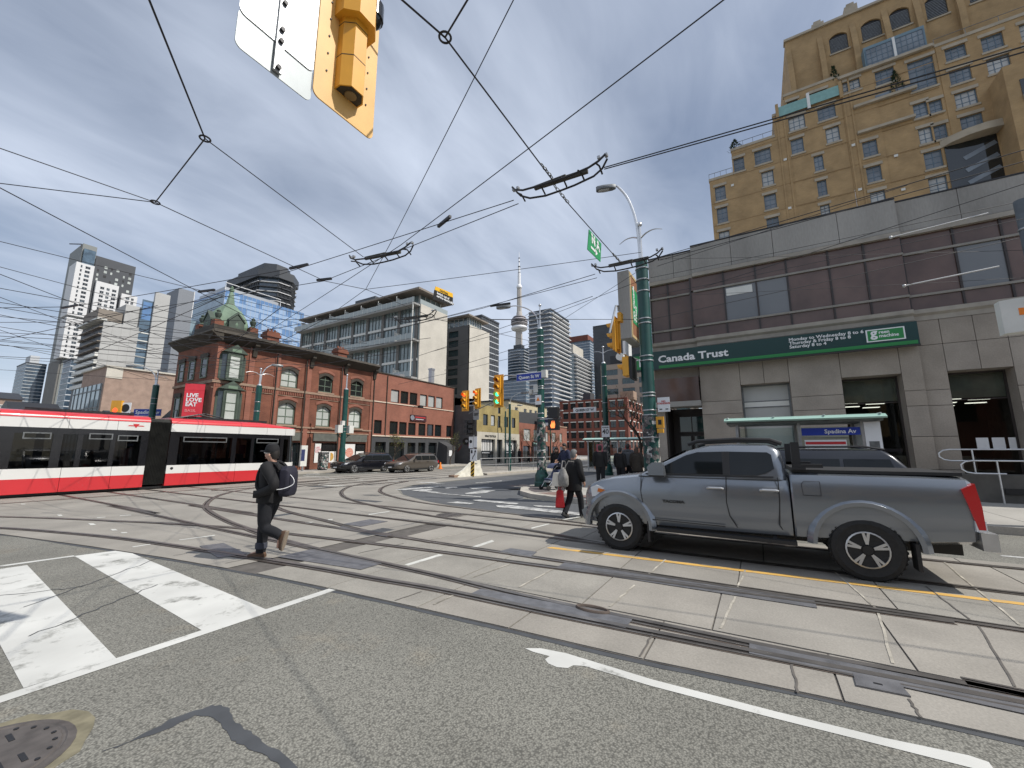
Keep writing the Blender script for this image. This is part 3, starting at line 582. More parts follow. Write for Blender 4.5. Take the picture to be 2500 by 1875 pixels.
m=MB(); m.box(B(-3.64),B(-4.58),-.319,-.3165,5.435+DZ,5.805+DZ); m.build('badge_field',M['sign_lgreen'],sg)
text('g',.42,sg,M['sign_white'],(B(-3.72),-.321,5.58+DZ),off=.012); text('reen\nmachine',.155,sg,M['sign_white'],(B(-3.94),-.321,5.67+DZ),off=.004)
m=MB(); m.box(B(4.9)+.03,B(-4.95)-.002,-.36,-.29,5.12+DZ,5.168+DZ); m.build('sign_light_trough',M['bank_frame'],sg)
# projecting corner sign
bl=MB(); bl.box(B(4.7),B(4.2),-1.65,.2,6.25,9.3); bs=bl.build('blade_sign',M['grey_parapet'],bank)
m=MB()
for q in ((-1.6,.16,6.3,6.42),(-1.6,.16,9.13,9.25)): m.box(B(4.2)+.001,B(4.2)+.03,q[0],q[1],q[2],q[3])
for q in ((-1.6,-1.48),(.04,.16)): m.box(B(4.2)+.001,B(4.2)+.03,q[0],q[1],6.42,9.13)
m.build('gilt_frame',mat('gilt',(.5,.38,.2),.5),bs)
m=MB(); m.box(B(4.2)+.001,B(4.2)+.012,-1.48,.04,6.42,9.13); m.build('brown_field',mat('brown_field',(.26,.12,.06),.6),bs)
m=MB(); m.box(B(4.2)+.0125,B(4.2)+.022,-1.3,-.1,7.0,8.65); m.build('green_field',M['sign_green'],bs)
t_=text('TD Canada\nTrust',.36,bs,M['sign_white'],(B(4.2)+.026,-.95,7.1),rot=(R(90),R(-90),R(90)),off=.01)
# roof sheet
m=MB(); m.box(B(3.6),24,.4,13,10.2,10.34); m.build('roof',M['sidewalk'],bank)
# raised terrace with handrails in front of the bank, towards the west
tr=thing('terrace_wall','low dark terrace wall with metal handrails in front of the bank windows','wall',(0,0,.145))
m=MB(); m.box(17.9,18.7,-22,-4.9,0,.8); m.build('terrace',mat('terrace_dark',(.11,.105,.095),.9,var=.3,vs_=2),tr)
m=MB(); m.box(17.86,17.9,-6.5,-6.1,.25,.42); m.build('vent',M['black'],tr)
for j,(sx0,z0) in enumerate(((17.6,.0),(18.3,.8))):
    m=MB(); y0=-5.2+j*.25
    zt=1.22 if j==0 else 1.55; zb=.85 if j==0 else 1.2
    m.tube([(sx0,-22,zt),(sx0,y0-.25,zt),(sx0,y0-.1,zt-.03),(sx0,y0,zt-.12),(sx0,y0,zb+.12),(sx0,y0-.1,zb+.03),(sx0,y0-.25,zb),(sx0,y0-.9,zb)],.024,8)
    for k in range(8): m.cyl((sx0,y0-.75-k*1.6,z0),(sx0,y0-.75-k*1.6,zt),.022,n=8)
    m.build('handrail',M['alu'],tr)
# ------------------------------------------------------------- stepped tan brick apartment block behind the bank
brickmat('tan_brick',(.37,.245,.115),(.41,.275,.135),(.33,.24,.14),var=.2); mat('tan_stone',(.4,.35,.27),.9,var=.2,vs_=1.); mat('tan_frame',(.1,.15,.2),.5); mat('teal_panel',(.2,.38,.36),.4,var=.15); glassmat('glass_apt',(.16,.19,.22),.05,.8,var=.6)
tan=thing('apartment_block','tan brick apartment block stepping up in terraces behind the grey bank parapet','building',(45,2.1,0),N_)
def T(E): return 2.1-E
# steps: (E from, E to, top z, y offset)
STEP=[(2.1,-.18,30.2,0),(-.18,-4.1,32.9,0),(-4.1,-5.2,35.2,0),(-5.2,-9.55,37.0,0.06),(-9.55,-12.0,36.7,0.),(-12.0,-16.2,36.6,.05),(-16.2,-42,36.4,0.)]
TWN=[(1.65,.67,27.71,29.35),(1.65,.67,25.14,26.89),(1.65,.67,22.57,24.21),(-.3,-1.25,30.38,31.93),(-2.19,-3.59,30.44,32.02),(-2.61,-3.62,27.87,29.5),(-2.61,-3.62,25.32,26.93),(-2.61,-3.62,22.83,24.41),(-5.33,-6.66,32.95,34.49),(-5.3,-6.31,30.44,32.06),(-7.67,-9.04,33.0,34.49),(-8.07,-9.1,30.48,32.07),(-6.92,-7.63,27.96,29.59),(-6.92,-7.63,25.33,26.96),(-6.92,-7.63,22.92,24.44),(-10.51,-11.53,27.94,29.52),(-10.51,-11.53,25.41,26.95),(-10.51,-11.53,23.0,24.48),(-14.2,-15.1,30.3,31.7),(-15.2,-16.0,30.3,31.5),(-14.26,-15.1,27.75,29.25),(-15.2,-16.0,27.75,29.1),(-14.32,-15.44,25.28,26.91),(-14.32,-15.44,22.93,24.47),(-14.31,-15.98,32.9,35.9),(-12.12,-13.45,34.65,36.15),(-9.7,-11.04,35.0,36.2),(-16.7,-17.97,34.6,35.9),(-16.7,-18.0,32.3,33.7),(-16.75,-18.05,30.0,31.45),(-16.8,-18.1,27.7,29.15),(-18.85,-20.1,34.3,35.75),(-18.9,-20.2,32.15,33.6),(-7.2,-8.6,35.2,36.3),(-5.4,-6.3,35.3,36.3),(-21,-22.4,34.2,35.7),(-21,-22.4,32.0,33.5),(-23.2,-24.6,34.2,35.7),(-23.2,-24.6,32.0,33.5)]
wins=[(a_,b_,c_,d_,2 if a_-b_<1.2 else 3,3 if d_-c_<2 else 6,('glass_apt','glass_apt','glass_blind')[i%3]) for i,(a_,b_,c_,d_) in enumerate(TWN)]
FL=[22.4+2.53*k for k in range(6)]
for i,(e0,e1,zt,yo) in enumerate(STEP):
    hs=[(T(w[0]),T(w[1]),w[2],w[3]) for w in wins if w[0]<=e0+.01 and w[1]>=e1-.01 and w[3]<zt-.3]
    m=MB(); m.wall(T(e1)-T(e0),zt,hs,y=yo,dep=.22,x0=T(e0)); X=(T(e0),T(e1))
    m.poly([(X[0],yo,zt),(X[1],yo,zt),(X[1],22,zt),(X[0],22,zt)]); zl=STEP[i-1][2] if i else 0
    m.poly([(X[0],yo,zl),(X[0],yo,zt),(X[0],22,zt),(X[0],22,zl)])
    m.build('wall',M['tan_brick'],tan)
    for w in wins:
        if w[0]<=e0+.01 and w[1]>=e1-.01 and w[3]<zt-.3:
            o=window(tan,T(w[0]),w[2],w[0]-w[1],w[3]-w[2],w[4],w[5],.07,'tan_frame',w[6],yo+.2)
            m=MB(); m.box(-.15,w[0]-w[1]+.15,-.26,-.2,w[3]-w[2],w[3]-w[2]+.28); m.build('lintel',M['tan_stone'],o); m=MB(); m.box(-.1,w[0]-w[1]+.1,-.27,-.2,-.18,0); m.build('sill',M['tan_stone'],o)
    m=MB(); m.box(X[0]-.05,X[1]-.002,yo-.06,yo+.35,zt+.002,zt+.28); m.build('coping',M['tan_stone'],tan)
for z in FL:
    m=MB(); m.box(T(next(e0 for e0,e1,zt,yo in STEP if zt>z+.3)),T(-16),-.02,.0,z+.02,z+.08); m.build('floor_band',mat('tan_joint',(.3,.2,.1),.9) if 'tan_joint' not in M else M['tan_joint'],tan)
for e in (-4.4,-5.0,-9.7,-10.2):
    m=MB(); m.box(T(e)-.07,T(e)+.07,-.06,0,8,34.8 if e>-6 else 36.5); m.build('pilaster',M['tan_brick'],tan)
# top tower set back behind the terraces
tt=MB(); hs=[(T(-9.6),T(-11.05),41.0,43.1),(T(-12.1),T(-13.6),41.0,43.1),(T(-14.2),T(-15.6),41.0,43.1),(T(-16.65),T(-18.05),40.6,42.9),(T(-19.4),T(-20.9),40.6,42.9)]
tt.wall(30,8.5,hs,y=1.6,dep=.4,x0=T(-6.05),z0=36); tt.poly([(T(-6.05),1.6,36),(T(-6.05),1.6,44.5),(T(-6.05),20,44.5),(T(-6.05),20,36)])
tt.build('tower_wall',M['tan_brick'],tan)
for x0,x1,z0,z1 in hs:
    m=MB(); n_=8; c=(x0+x1)/2; r=(x1-x0)/2
    m.box(x0,x1,1.75,2.1,z0,z1); v=m.build('louvre',M['dark_metal'],tan)
    for k in range(12): m=MB(); m.box(x0+.05,x1-.05,1.7,1.745,z0+.1+k*(z1-z0-.4)/12,z0+.16+k*(z1-z0-.4)/12); m.build('louvre_blade',M['galv_dark'],v)
    for sx in(-1,1): m=MB(); m.extr([(c+sx*r*1.01,z1+.01),(c+sx*r*1.01,z1-.42),(c+sx*r*.8,z1-.22),(c+sx*r*.5,z1-.08),(c,z1+.01)],1.58,1.74); m.build('arch_spandrel',M['tan_brick'],v)
    m=MB(); m.box(x0-.1,x1+.1,1.5,1.6,z0-.16,z0); m.build('sill',M['tan_stone'],v)
m=MB(); m.box(T(-5.95),T(-36),1.4,2.2,44.5,44.75); m.build('cornice',M['tan_stone'],tan)
for x,h in ((T(-11.6),45.9),(T(-8.9),45.5)): m=MB(); m.box(x-.5,x+.5,1.5,2.4,44.7,h-.35); m.box(x-.3,x+.3,1.6,2.3,h-.35,h); m.build('chimney',M['tan_stone'],tan)
for x in (T(-6.25),T(-8.9),T(-11.5),T(-13.9),T(-16.1),T(-18.7)): m=MB(); m.extx([(1.6,36.7),(1.15,36.7),(1.15,40.2),(1.35,42.0),(1.6,43.6)],x-.22,x+.22); m.build('buttress',M['tan_brick'],tan)
b_=MB(); b_.box(T(-11.7),T(-15.9),.35,1.5,36.75,39.3); bay=b_.build('glazed_bay',mat('bay_blue',(.14,.22,.27),.5),tan)
for k in range(2): window(bay,T(-11.8)+k*2.1,36.9,1.9,2.1,5,4,.06,'tan_frame','glass_apt',.34,name='bay_window')
m=MB(); m.box(T(-13.8)-.09,T(-13.8)+.09,.25,.345,36.9,39.2); m.build('white_pipe',M['white_paint'],bay)
for e0,e1,z in ((-4.6,-7.0,35.9),(-7.15,-9.5,36.0)): m=MB(); m.box(T(e0),T(e1),-.2,-.17,z-1.05,z); m.build('glass_screen',M['teal_panel'],tan)
for x in(T(-4.5),T(-7.07),T(-9.55)): m=MB(); m.box(x-.12,x+.12,-.25,-.02,34.6,36.3); m.build('terrace_pier',M['white_paint' if x==T(-7.07) else 'tan_brick'],tan)
for e0,e1,z in ((-10.3,-14.6,33.3),(-10.3,-14.2,30.6),(-9.6,-16,36.75)): m=MB(); m.box(T(e0),T(e1),-.3,-.003,z-.25,z); m.build('terrace_ledge',M['tan_stone'],tan)
for e0,e1 in ((-11.9,-13.0),(-13.3,-14.3)): m=MB(); m.box(T(e0),T(e1),-.03,-.002,33.32,33.75); m.build('slot_window',M['glass_apt'],tan)
for e0,e1,z in ((2.1,-.1,30.5),(-.4,-4,33.2),(-16.2,-24,36.7)):
    m=MB(); m.tube([(T(e0),.1,z+.6),(T(e1),.1,z+.6)],.025,6)
    for k in range(5): x=T(e0)+(T(e1)-T(e0))*k/4; m.cyl((x,.1,z),(x,.1,z+.6),.02,n=6)
    m.build('terrace_rail',M['galv_dark'],tan)
for e,z in((.0,28.9),(-4.7,30.0),(-9.9,29.4),(-9.9,24.9),(-12.6,27.2),(-4.6,24.8),(-12.7,23.9)): m=MB(); m.box(T(e)-.13,T(e)+.13,-.08,-.003,z,z+.22); m.build('wall_vent',M['off_white'],tan)
# curved balcony over a deep glazed recess, wing with loggias at the right
m=MB(); m.prism([(T(-15.4)+.0,0),(T(-15.9),-.5),(T(-16.8),-.95),(T(-17.8),-1.1),(T(-18.7),-1.0),(T(-18.7),0)],26.9,27.5); m.build('curved_balcony',M['tan_stone'],tan)
m=MB(); m.box(T(-15.6),T(-18.6),-.03,-.004,20,26.88); rc=m.build('balcony_recess',M['glass_dark'],tan)
for k in range(3): m=MB(); m.bar((T(-16.6),-.05,23.2+k*1.1),(T(-18.5),-.05,24.0+k*1.1),.02,.35); m.build('stair_glazing',M['glass_apt'],rc)
m=MB(); m.box(T(-18.7),T(-30),-2.2,.0,8,31.0); rb=m.build('right_wing',M['tan_brick'],tan)
for k in range(4):
    z=20.4+k*2.53; m=MB(); m.box(T(-19.4),T(-29),-2.24,-2.19,z,z+1.5); o=m.build('loggia_opening',M['glass_dark'],rb); m=MB(); m.box(T(-19.4),T(-29),-2.4,-2.25,z-.35,z+.15); m.build('loggia_parapet',M['tan_stone'],rb)
# clipped evergreens on the terraces
mat('leaf_dark',(.02,.045,.018),.9,var=.5,vs_=4); mat('leaf_spring',(.16,.17,.04),.8,var=.5,vs_=2); mat('bark',(.09,.07,.055),.95,var=.4,vs_=6); mat('bark_grey',(.13,.115,.1),.95,var=.4,vs_=6)
def conifer(loc,h,r,label):
    t=thing('evergreen_shrub',label,'shrub',loc,0,'evergreen shrubs on the roof terraces'); m=MB(); q=random.Random(int(h*100))
    for k in range(260):
        u=q.random(); a_=q.random()*6.28; rr_=r*(1-u)*(.6+.5*q.random()); c=Vector((rr_*math.cos(a_),rr_*math.sin(a_),.15+u*h)); s_=.12
        d=Vector((math.cos(a_),math.sin(a_),.8)).normalized(); e=d.cross(Vector((0,0,1))).normalized()
        m.poly([c-e*s_*.4,c+e*s_*.4,c+d*s_*1.6])
    m.build('foliage',M['leaf_dark'],t); m=MB(); m.cyl((0,0,0),(0,0,h*.5),.06,.02,6); m.build('stem',M['bark'],t)
conifer((45.3,-9.35,36.5),1.9,.45,'slim dark conical evergreen above the teal glass terrace screen')
conifer((45.0,-13.4,33.35),2.0,.55,'broader dark evergreen on the middle ledge of the tan block')
conifer((45.4,-.6,32.95),1.3,.7,'round dark shrub at the left end of the tan block terrace')
# ------------------------------------------------------------- red brick corner building with green turret (west face at Y=31.5)
brickmat('red_brick',(.225,.075,.042),(.18,.056,.033),(.2,.11,.075),var=.38); brickmat('red_brick_b',(.28,.105,.068),(.24,.085,.056),(.26,.135,.1),var=.2)
mat('brick_stone',(.32,.22,.16),.9,var=.3,vs_=2); mat('cornice_dark',(.05,.042,.032),.8,var=.4,vs_=2); mat('bronze_green',(.06,.085,.065),.6,var=.4,vs_=1.5); mat('verdigris',(.16,.235,.165),.7,var=.35,vs_=1.6); mat('green_sash',(.1,.135,.1),.6); glassmat('glass_white',(.5,.53,.5),.1,.6,var=.3); mat('shop_fascia',(.12,.125,.11),.6,var=.25,vs_=4)
S0,S1,EB=13.1,26.7,31.5
bk=thing('corner_brick_building','old red brick corner building with green domed turret and dark cornice','building',(S0,EB,.145))
def Lx(S): return S-S0
HB=9.6
holes=[]; arch=[]
def archwin(Sa,Sb,z0,z1,gl):
    x0,x1=Lx(Sa),Lx(Sb); holes.append((x0,x1,z0-.145,z1-.145)); arch.append((x0,x1,z0-.145,z1-.145,gl))
for Sa,Sb in((17.63,19.03),(20.86,22.2),(24.05,25.42)):
    archwin(Sa,Sb,6.58,8.1,'glass_white' if Sa<18 else 'glass_dark'); archwin(Sa,Sb,3.66,5.45,'glass_white')
bayh=(Lx(13.3),Lx(14.9))
shopw=[(Lx(20.9),Lx(23.1),.5,2.15),(Lx(23.7),Lx(26.1),.5,2.15),(Lx(15.4),Lx(17.2),.3,2.15),(Lx(17.9),Lx(20.2),.3,2.15)]
m=MB(); m.wall(S1-S0,HB,holes+shopw,dep=.2); L_=S1-S0
m.poly([(0,0,0),(0,0,HB),(0,6.2,HB),(0,6.2,0)]); m.poly([(L_,0,0),(L_,6,0),(L_,6,HB),(L_,0,HB)]); m.poly([(0,0,HB),(L_,0,HB),(L_,6.2,HB),(0,6.2,HB)])
m.build('wall',M['red_brick'],bk)
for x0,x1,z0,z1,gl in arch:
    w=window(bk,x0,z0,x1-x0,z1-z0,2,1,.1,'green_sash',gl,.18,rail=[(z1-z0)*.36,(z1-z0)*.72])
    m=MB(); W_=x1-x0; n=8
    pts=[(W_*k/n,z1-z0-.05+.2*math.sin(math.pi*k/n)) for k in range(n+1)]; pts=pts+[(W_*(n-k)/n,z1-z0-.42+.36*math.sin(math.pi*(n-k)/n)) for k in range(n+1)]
    m.extr(pts,-.2,-.05); m.build('arch_header',M['cornice_dark'],w)  # dark curved header across the top of the arched window
    m=MB(); pts=[(-.12+(W_+.24)*k/n,z1-z0-.02+.24*math.sin(math.pi*k/n)) for k in range(n+1)]; pts+=[(-.12+(W_+.24)*(n-k)/n,z1-z0+.2+.24*math.sin(math.pi*(n-k)/n)) for k in range(n+1)]
    m.extr(pts,-.22,-.1); m.build('brick_arch',M['red_brick_b'],w)
    m=MB(); m.box(-.12,W_+.12,-.32,-.05,-.14,-.003); m.build('sill',M['brick_stone'],w)
for x0,x1,z0,z1 in shopw:
    w=window(bk,x0,z0,x1-x0,z1-z0,2,1,.08,'black','glass_dark',.18,name='shop_window')
# wall dressing: pilasters, string courses, dentils, downpipes, cornice and brackets
m=MB()
for S_ in(13.1,15.2,17.1,19.75,23.1,26.3): m.box(Lx(S_),Lx(S_)+.38,-.07,-.003,.05,HB-.3)
tag(m.build('pilaster',M['red_brick_b'],bk),kind='stuff')
for z0,z1,p in((6.12,6.3,.12),(5.75,5.8,.05),(3.3,3.42,.09),(2.95,3.05,.06)): m=MB(); m.box(-.14,L_+.02,-p,-.004,z0,z1); m.build('string_course',M['brick_stone'],bk)
m=MB()
for k in range(90): m.box(.1+k*.148,.18+k*.148,-.09,-.003,5.84,6.08)
tag(m.build('dentils',M['red_brick_b'],bk),kind='stuff')
m=MB(); m.extx([(-.7,9.62),(-.75,9.5),(-.55,9.35),(-.4,9.2),(-.12,9.05),(-.003,8.95),(-.003,9.7),(-.6,9.72)],-.6,L_); m.build('cornice',M['cornice_dark'],bk)
m=MB(); m.extr([(-.7,9.625),(-.75,9.5),(-.55,9.35),(-.4,9.2),(-.12,9.05),(-.003,8.95),(-.003,9.69)],-.7,6.2); m.build('cornice_return',M['cornice_dark'],bk)
for S_ in(15.35,19.9,23.2,26.45): m=MB(); m.extx([(-.003,8.25),(-.2,8.35),(-.25,8.8),(-.5,9.1),(-.5,9.3),(-.003,9.3)],Lx(S_)-.02,Lx(S_)+.28); m.build('bracket',M['cornice_dark'],bk)
for S_ in(17.2,19.6,22.95,26.62): m=MB(); m.cyl((Lx(S_),-.14,.2),(Lx(S_),-.14,8.9),.045,n=8); m.build('downpipe',M['cornice_dark'],bk)
# oriel bay with pediments
for z0,z1 in((3.45,5.55),(6.45,8.15)):
    b=MB(); x0,x1=bayh; d=.45; cx=(x0+x1)/2
    b.prism([(x0,0),(x0+.35,-d),(x1-.35,-d),(x1,0)],z0-.12,z0); b.prism([(x0,0),(x0+.35,-d),(x1-.35,-d),(x1,0)],z1,z1+.16)
    for q in((x0+.05,-.05),(x0+.38,-d+.06),(x1-.38,-d+.06),(x1-.05,-.05)): b.box(q[0]-.09,q[0]+.09,q[1]-.06,q[1]+.06,z0,z1)
    b.extr([(x0,z1+.162),(x1,z1+.162),(cx,z1+.75)],-d-.08,-.003); bo=b.build('oriel_bay',M['bronze_green'],bk)
    w=window(bo,x0+.42,z0+.02,x1-x0-.84,z1-z0-.04,1,1,.07,'green_sash','glass_white',-d+.05,rail=[.75,1.3])
    for sx in(-1,1):
        m=MB(); xx=x0+.04 if sx<0 else x1-.04; xe=x0+.36 if sx<0 else x1-.36
        m.poly([(xx,-.04,z0),(xe,-d+.05,z0),(xe,-d+.05,z1),(xx,-.04,z1)]); m.build('side_light',M['glass_sky'],bo)
    m=MB(); m.box(x0+.5,x1-.5,-d-.09,-d-.082,z1+.2,z1+.4); m.build('pediment_panel',M['verdigris'],bo)
# north side, in shade
for k,(xw,wd) in enumerate(((1.1,.95),(3.0,.95),(4.7,.9))):
    for z0,z1 in((3.66,5.4),(6.55,8.0)):
        w=window(bk,0,0,wd,z1-z0,1,1,.09,'green_sash','glass_dark',0,rail=[.8]); w.location=(-.02,xw+wd,z0); w.rotation_euler=(0,0,N_)
        m=MB(); m.box(-.1,wd+.1,-.1,-.055,z1-z0,z1-z0+.3); m.build('arch',M['cornice_dark'],w)
m=MB(); m.box(-.1,-.003,-.05,6.2,6.12,6.3); m.build('string_course',M['brick_stone'],bk)
# turret
tu=MB(); tx,ty=Lx(14.05),1.15
tu.box(tx-1.45,tx+1.45,ty-1.45,ty+1.45,9.705,10.1); tb=tu.build('turret_base',M['cornice_dark'],bk)
for sx in(-1,1):
    for sy in(-1,1): m=MB(); m.box(tx+sx*1.15-.28,tx+sx*1.15+.28,ty+sy*1.15-.28,ty+sy*1.15+.28,10.102,10.45); m.build('turret_pier',M['red_brick'],tb)
dm=MB(); dm.lathe([(1.3,10.102),(1.36,10.4),(1.28,10.8),(1.1,11.2),(.84,11.6),(.55,11.9),(.36,12.1),(.29,12.2),(.24,12.5),(.13,13.1),(.1,13.15)],8,(tx,ty,0)); dome=dm.build('turret_dome',M['verdigris'],tb,ang=20)
m=MB(); m.lathe([(.05,13.15),(.16,13.2),(.17,13.32),(.1,13.42),(.12,13.5),(.0,13.62)],12,(tx,ty,0)); m.build('finial',M['verdigris'],dome)
m=MB(); m.lathe([(.3,12.08),(.36,12.12),(.3,12.18)],8,(tx,ty,0)); m.build('neck_ring',M['cornice_dark'],dome)
for sx in(-1,1):
    for sy in(-1,1):
        m=MB(); m.lathe([(.2,10.45),(.24,10.5),(.12,10.62),(.2,10.8),(.22,10.95),(.1,11.05),(.14,11.15),(0,11.3)],10,(tx+sx*1.15,ty+sy*1.15,0)); m.build('urn',M['bronze_green'],tb)
for r_ in(0,1):
    m=MB(); m.extr([(-.5,10.11),(.5,10.11),(.5,10.6),(0,11.15),(-.5,10.6)],-1.32,-.8); m.extr([(-.55,10.6),(0,11.2),(.55,10.6),(.55,10.72),(0,11.34),(-.55,10.72)],-1.38,-.75)
    m.xf(Matrix.Translation((tx,ty,0))@Matrix.Rotation(-r_*math.pi/2,4,'Z')); m.build('dormer',M['bronze_green'],tb)
for S_,e in((17.1,33.0),(23.6,33.0)):
    m=MB(); x=Lx(S_); y=e-EB; m.box(x,x+.95,y,y+.8,9.4,10.6); m.box(x-.1,x+1.05,y-.1,y+.9,10.6,10.85); m.box(x-.02,x+.97,y-.02,y+.82,10.85,11.05)
    for k in range(3): m.cyl((x+.2+k*.28,y+.4,11.05),(x+.2+k*.28,y+.4,11.3),.1,.08,8)
    m.build('chimney',M['red_brick'],bk)
# shop fronts at the foot
for sa,sb_ in((15.3,17.1),(17.6,19.6),(20.7,22.95),(23.5,26.1)): m=MB(); m.box(Lx(sa),Lx(sb_),-.12,-.004,2.3,2.92); m.build('shop_fascia',M['shop_fascia'],bk)
mat('poster_white',(.72,.71,.69),.5); mat('poster_food',(.55,.22,.06),.5,var=.9,vs_=9,c2=(.3,.33,.08)); mat('poster_red',(.42,.06,.04),.5,var=.9,vs_=11,c2=(.62,.5,.4)); mat('poster_blue',(.03,.04,.12),.5); mat('poster_pink',(.5,.12,.16),.5)
for i,(x0,x1,mt) in enumerate(((21.0,21.55,None),(21.62,22.3,'poster_food'),(22.36,23.0,'poster_food'),(23.8,24.95,'poster_red'),(25.1,25.95,None))):
    zt=1.45 if i in(1,2,4) else 2.1
    m=MB(); m.box(Lx(x0),Lx(x1),.05,.075,.52,zt); p_=m.build('poster',M['poster_white'],bk)
    if mt: 
        m=MB(); n=12; cx=(Lx(x0)+Lx(x1))/2+(.2 if i==1 else -.2 if i==2 else 0); r=.36 if i!=3 else .42; m.extr([(cx+r*math.cos(6.283*k/n)*.9,1.0+(.35 if i==3 else 0)+r*math.sin(6.283*k/n)) for k in range(n) if Lx(x0)<cx+r*math.cos(6.283*k/n)*.9<Lx(x1)] if i!=3 else [(cx+r*math.cos(6.283*k/n),1.35+r*math.sin(6.283*k/n)) for k in range(n)],.04,.049); m.build('food_picture',M[mt],p_)
    if i==0: text('LIVE\nLOVE\nEAT',.2,p_,M['poster_pink'],(Lx(21.05),.045,1.7),off=.004)
m=MB()
for k in range(5): m.box(Lx(21.65),Lx(22.97),.02,.04,1.55+k*.1,1.6+k*.1); m.box(Lx(25.1),Lx(25.95),.02,.04,1.55+k*.1,1.6+k*.1)
tag(m.build('vent_slats',M['dark_metal'],bk),kind='stuff')
# red banner on the north side
bn=thing('banner','tall red fabric banner reading LIVE LOVE EAT on the dark side of the brick building','banner',(12.35,32.2,3.9),R(-38))
m=MB(); m.box(-.55,.55,-.02,.02,0,2.2); m.build('cloth',mat('banner_red',(.62,.035,.055),.7,var=.12),bn)
m=MB(); m.box(-.55,.55,-.026,-.021,1.76,1.775); m.build('seam',M['sign_red'],bn)
text('LIVE\nLOVE\nEAT',.36,bn,M['sign_white'],(-.42,-.03,1.3),off=.012); text('BASIL',.26,bn,mat('banner_pink',(.75,.3,.3),.6),(-.42,-.03,.3))
m=MB(); m.cyl((-.55,0,2.25),(.62,.3,2.25),.025,n=6); m.cyl((-.55,0,-.04),(.62,.3,-.04),.025,n=6); m.build('bracket',M['dark_metal'],bn)
# ------------------------------------------------------------- two-storey brick infill with charcoal ground floor
IF=thing('brick_storefront','plain orange brick building with charcoal painted ground floor, beside the domed corner building','building',(26.72,EB,.145))
def Ix(S): return S-26.72
mat('charcoal',(.055,.057,.062),.8,var=.15,vs_=2); mat('cream_band',(.62,.52,.42),.8)
hs=[]; wl_=[]
for a_,b_,g_ in((28.88,29.98,'glass_blind'),(30.2,31.28,'glass_dark'),(31.5,32.62,'glass_dark'),(33.06,34.15,'glass_blind'),(34.38,35.47,'glass_blind'),(35.69,36.83,'glass_blind')): wl_.append((a_,b_,6.52,7.83,g_))
for a_,b_ in((26.94,27.88),(28.9,29.97),(30.17,31.22),(31.45,32.55),(32.98,34.07),(34.34,35.41),(35.63,36.75),(37.65,38.6)): wl_.append((a_,b_,3.28,4.59,'glass_dark'))
hs=[(Ix(w[0]),Ix(w[1]),w[2]-.145,w[3]-.145) for w in wl_]
LI=39.0-26.72
m=MB(); m.wall(LI,9.1-3.0,hs,dep=.16,z0=3.0); m.poly([(LI,0,0),(LI,9,0),(LI,9,9.1),(LI,0,9.1)]); m.poly([(0,0,9.1),(LI,0,9.1),(LI,9,9.1),(0,9,9.1)]); m.build('wall',M['red_brick_b'],IF)
gh=[(Ix(28.93),Ix(30.97),.5,2.35),(Ix(31.44),Ix(32.6),.65,2.35),(Ix(33.02),Ix(34.13),.65,2.38),(Ix(34.64),Ix(36.0),.7,2.4),(Ix(27.2),Ix(28.5),0,2.35),(Ix(37.9),Ix(38.8),0,2.3)]
m=MB(); m.wall(LI,2.88,gh,y=-.02,dep=.35); m.build('ground_floor',M['charcoal'],IF)
for w,h in zip(wl_,hs): window(IF,h[0],h[2],h[1]-h[0],h[3]-h[2],1,1,.06,'black',w[4],.14)
for i,h in enumerate(gh): window(IF,h[0],h[2],h[1]-h[0],h[3]-h[2],2 if i==0 else 1,1,.06,'black','glass_dark',.3,name='shop_window' if i<4 else 'shop_door')
m=MB(); m.box(0,LI,-.1,-.003,2.885,3.0); m.build('cream_band',M['cream_band'],IF)
m=MB(); m.box(0,LI,-.06,-.003,6.2,6.3); m.build('sill_band',M['cream_band'],IF)
m=MB(); m.box(-.02,LI+.05,-.08,.3,9.102,9.2); m.build('coping',M['cornice_dark'],IF)
for S_ in(28.3,38.9): m=MB(); m.cyl((Ix(S_),-.08,2.9),(Ix(S_),-.08,9.0),.04,n=6); m.build('downpipe',M['cornice_dark'],IF)
m=MB(); m.box(Ix(31.64),Ix(34.06),-.12,-.02,4.68,5.3); s_=m.build('shop_sign',mat('sign_maroon',(.06,.02,.025),.6),IF)
m=MB(); m.lathe([(.0,.121),(.27,.121),(.27,.125),(.0,.126)],16,(Ix(31.9),0,4.99),'y'); m.build('sign_roundel',M['sign_white'],s_)
m=MB(); m.box(Ix(32.3),Ix(33.9),-.126,-.121,5.03,5.13); m.build('sign_rule',M['sign_red'],s_); m=MB(); m.box(Ix(32.4),Ix(33.6),-.126,-.121,4.84,4.89); m.build('sign_rule',M['sign_white'],s_)
# entrance awning and lamp
m=MB(); m.extx([(-.02,2.55),(-1.3,2.0),(-1.35,1.75),(-1.3,0),(-1.2,0),(-.02,0)],Ix(36.3),Ix(37.7)); m.build('entrance_porch',M['charcoal'],IF)
m=MB(); m.box(Ix(36.6),Ix(37.1),-1.37,-1.352,.9,1.55); m.build('menu_board',M['sign_white'],IF)
m=MB(); m.box(Ix(31.9),Ix(32.35),-1.2,-.8,6.0,6.25); m.bar((Ix(32.1),-.8,6.2),(Ix(32.1),0,6.2),.04,.04); m.build('flood_light',M['dark_metal'],IF)
m=MB(); m.box(Ix(30.5),Ix(31.2),.6,1.3,9.1,9.6); m.build('roof_unit',M['galv'],IF); m=MB(); m.box(Ix(37),Ix(37.5),2,2.5,9.1,11.3); m.box(Ix(36.95),Ix(37.55),1.95,2.55,11.3,11.5); m.build('flue',M['galv'],IF)
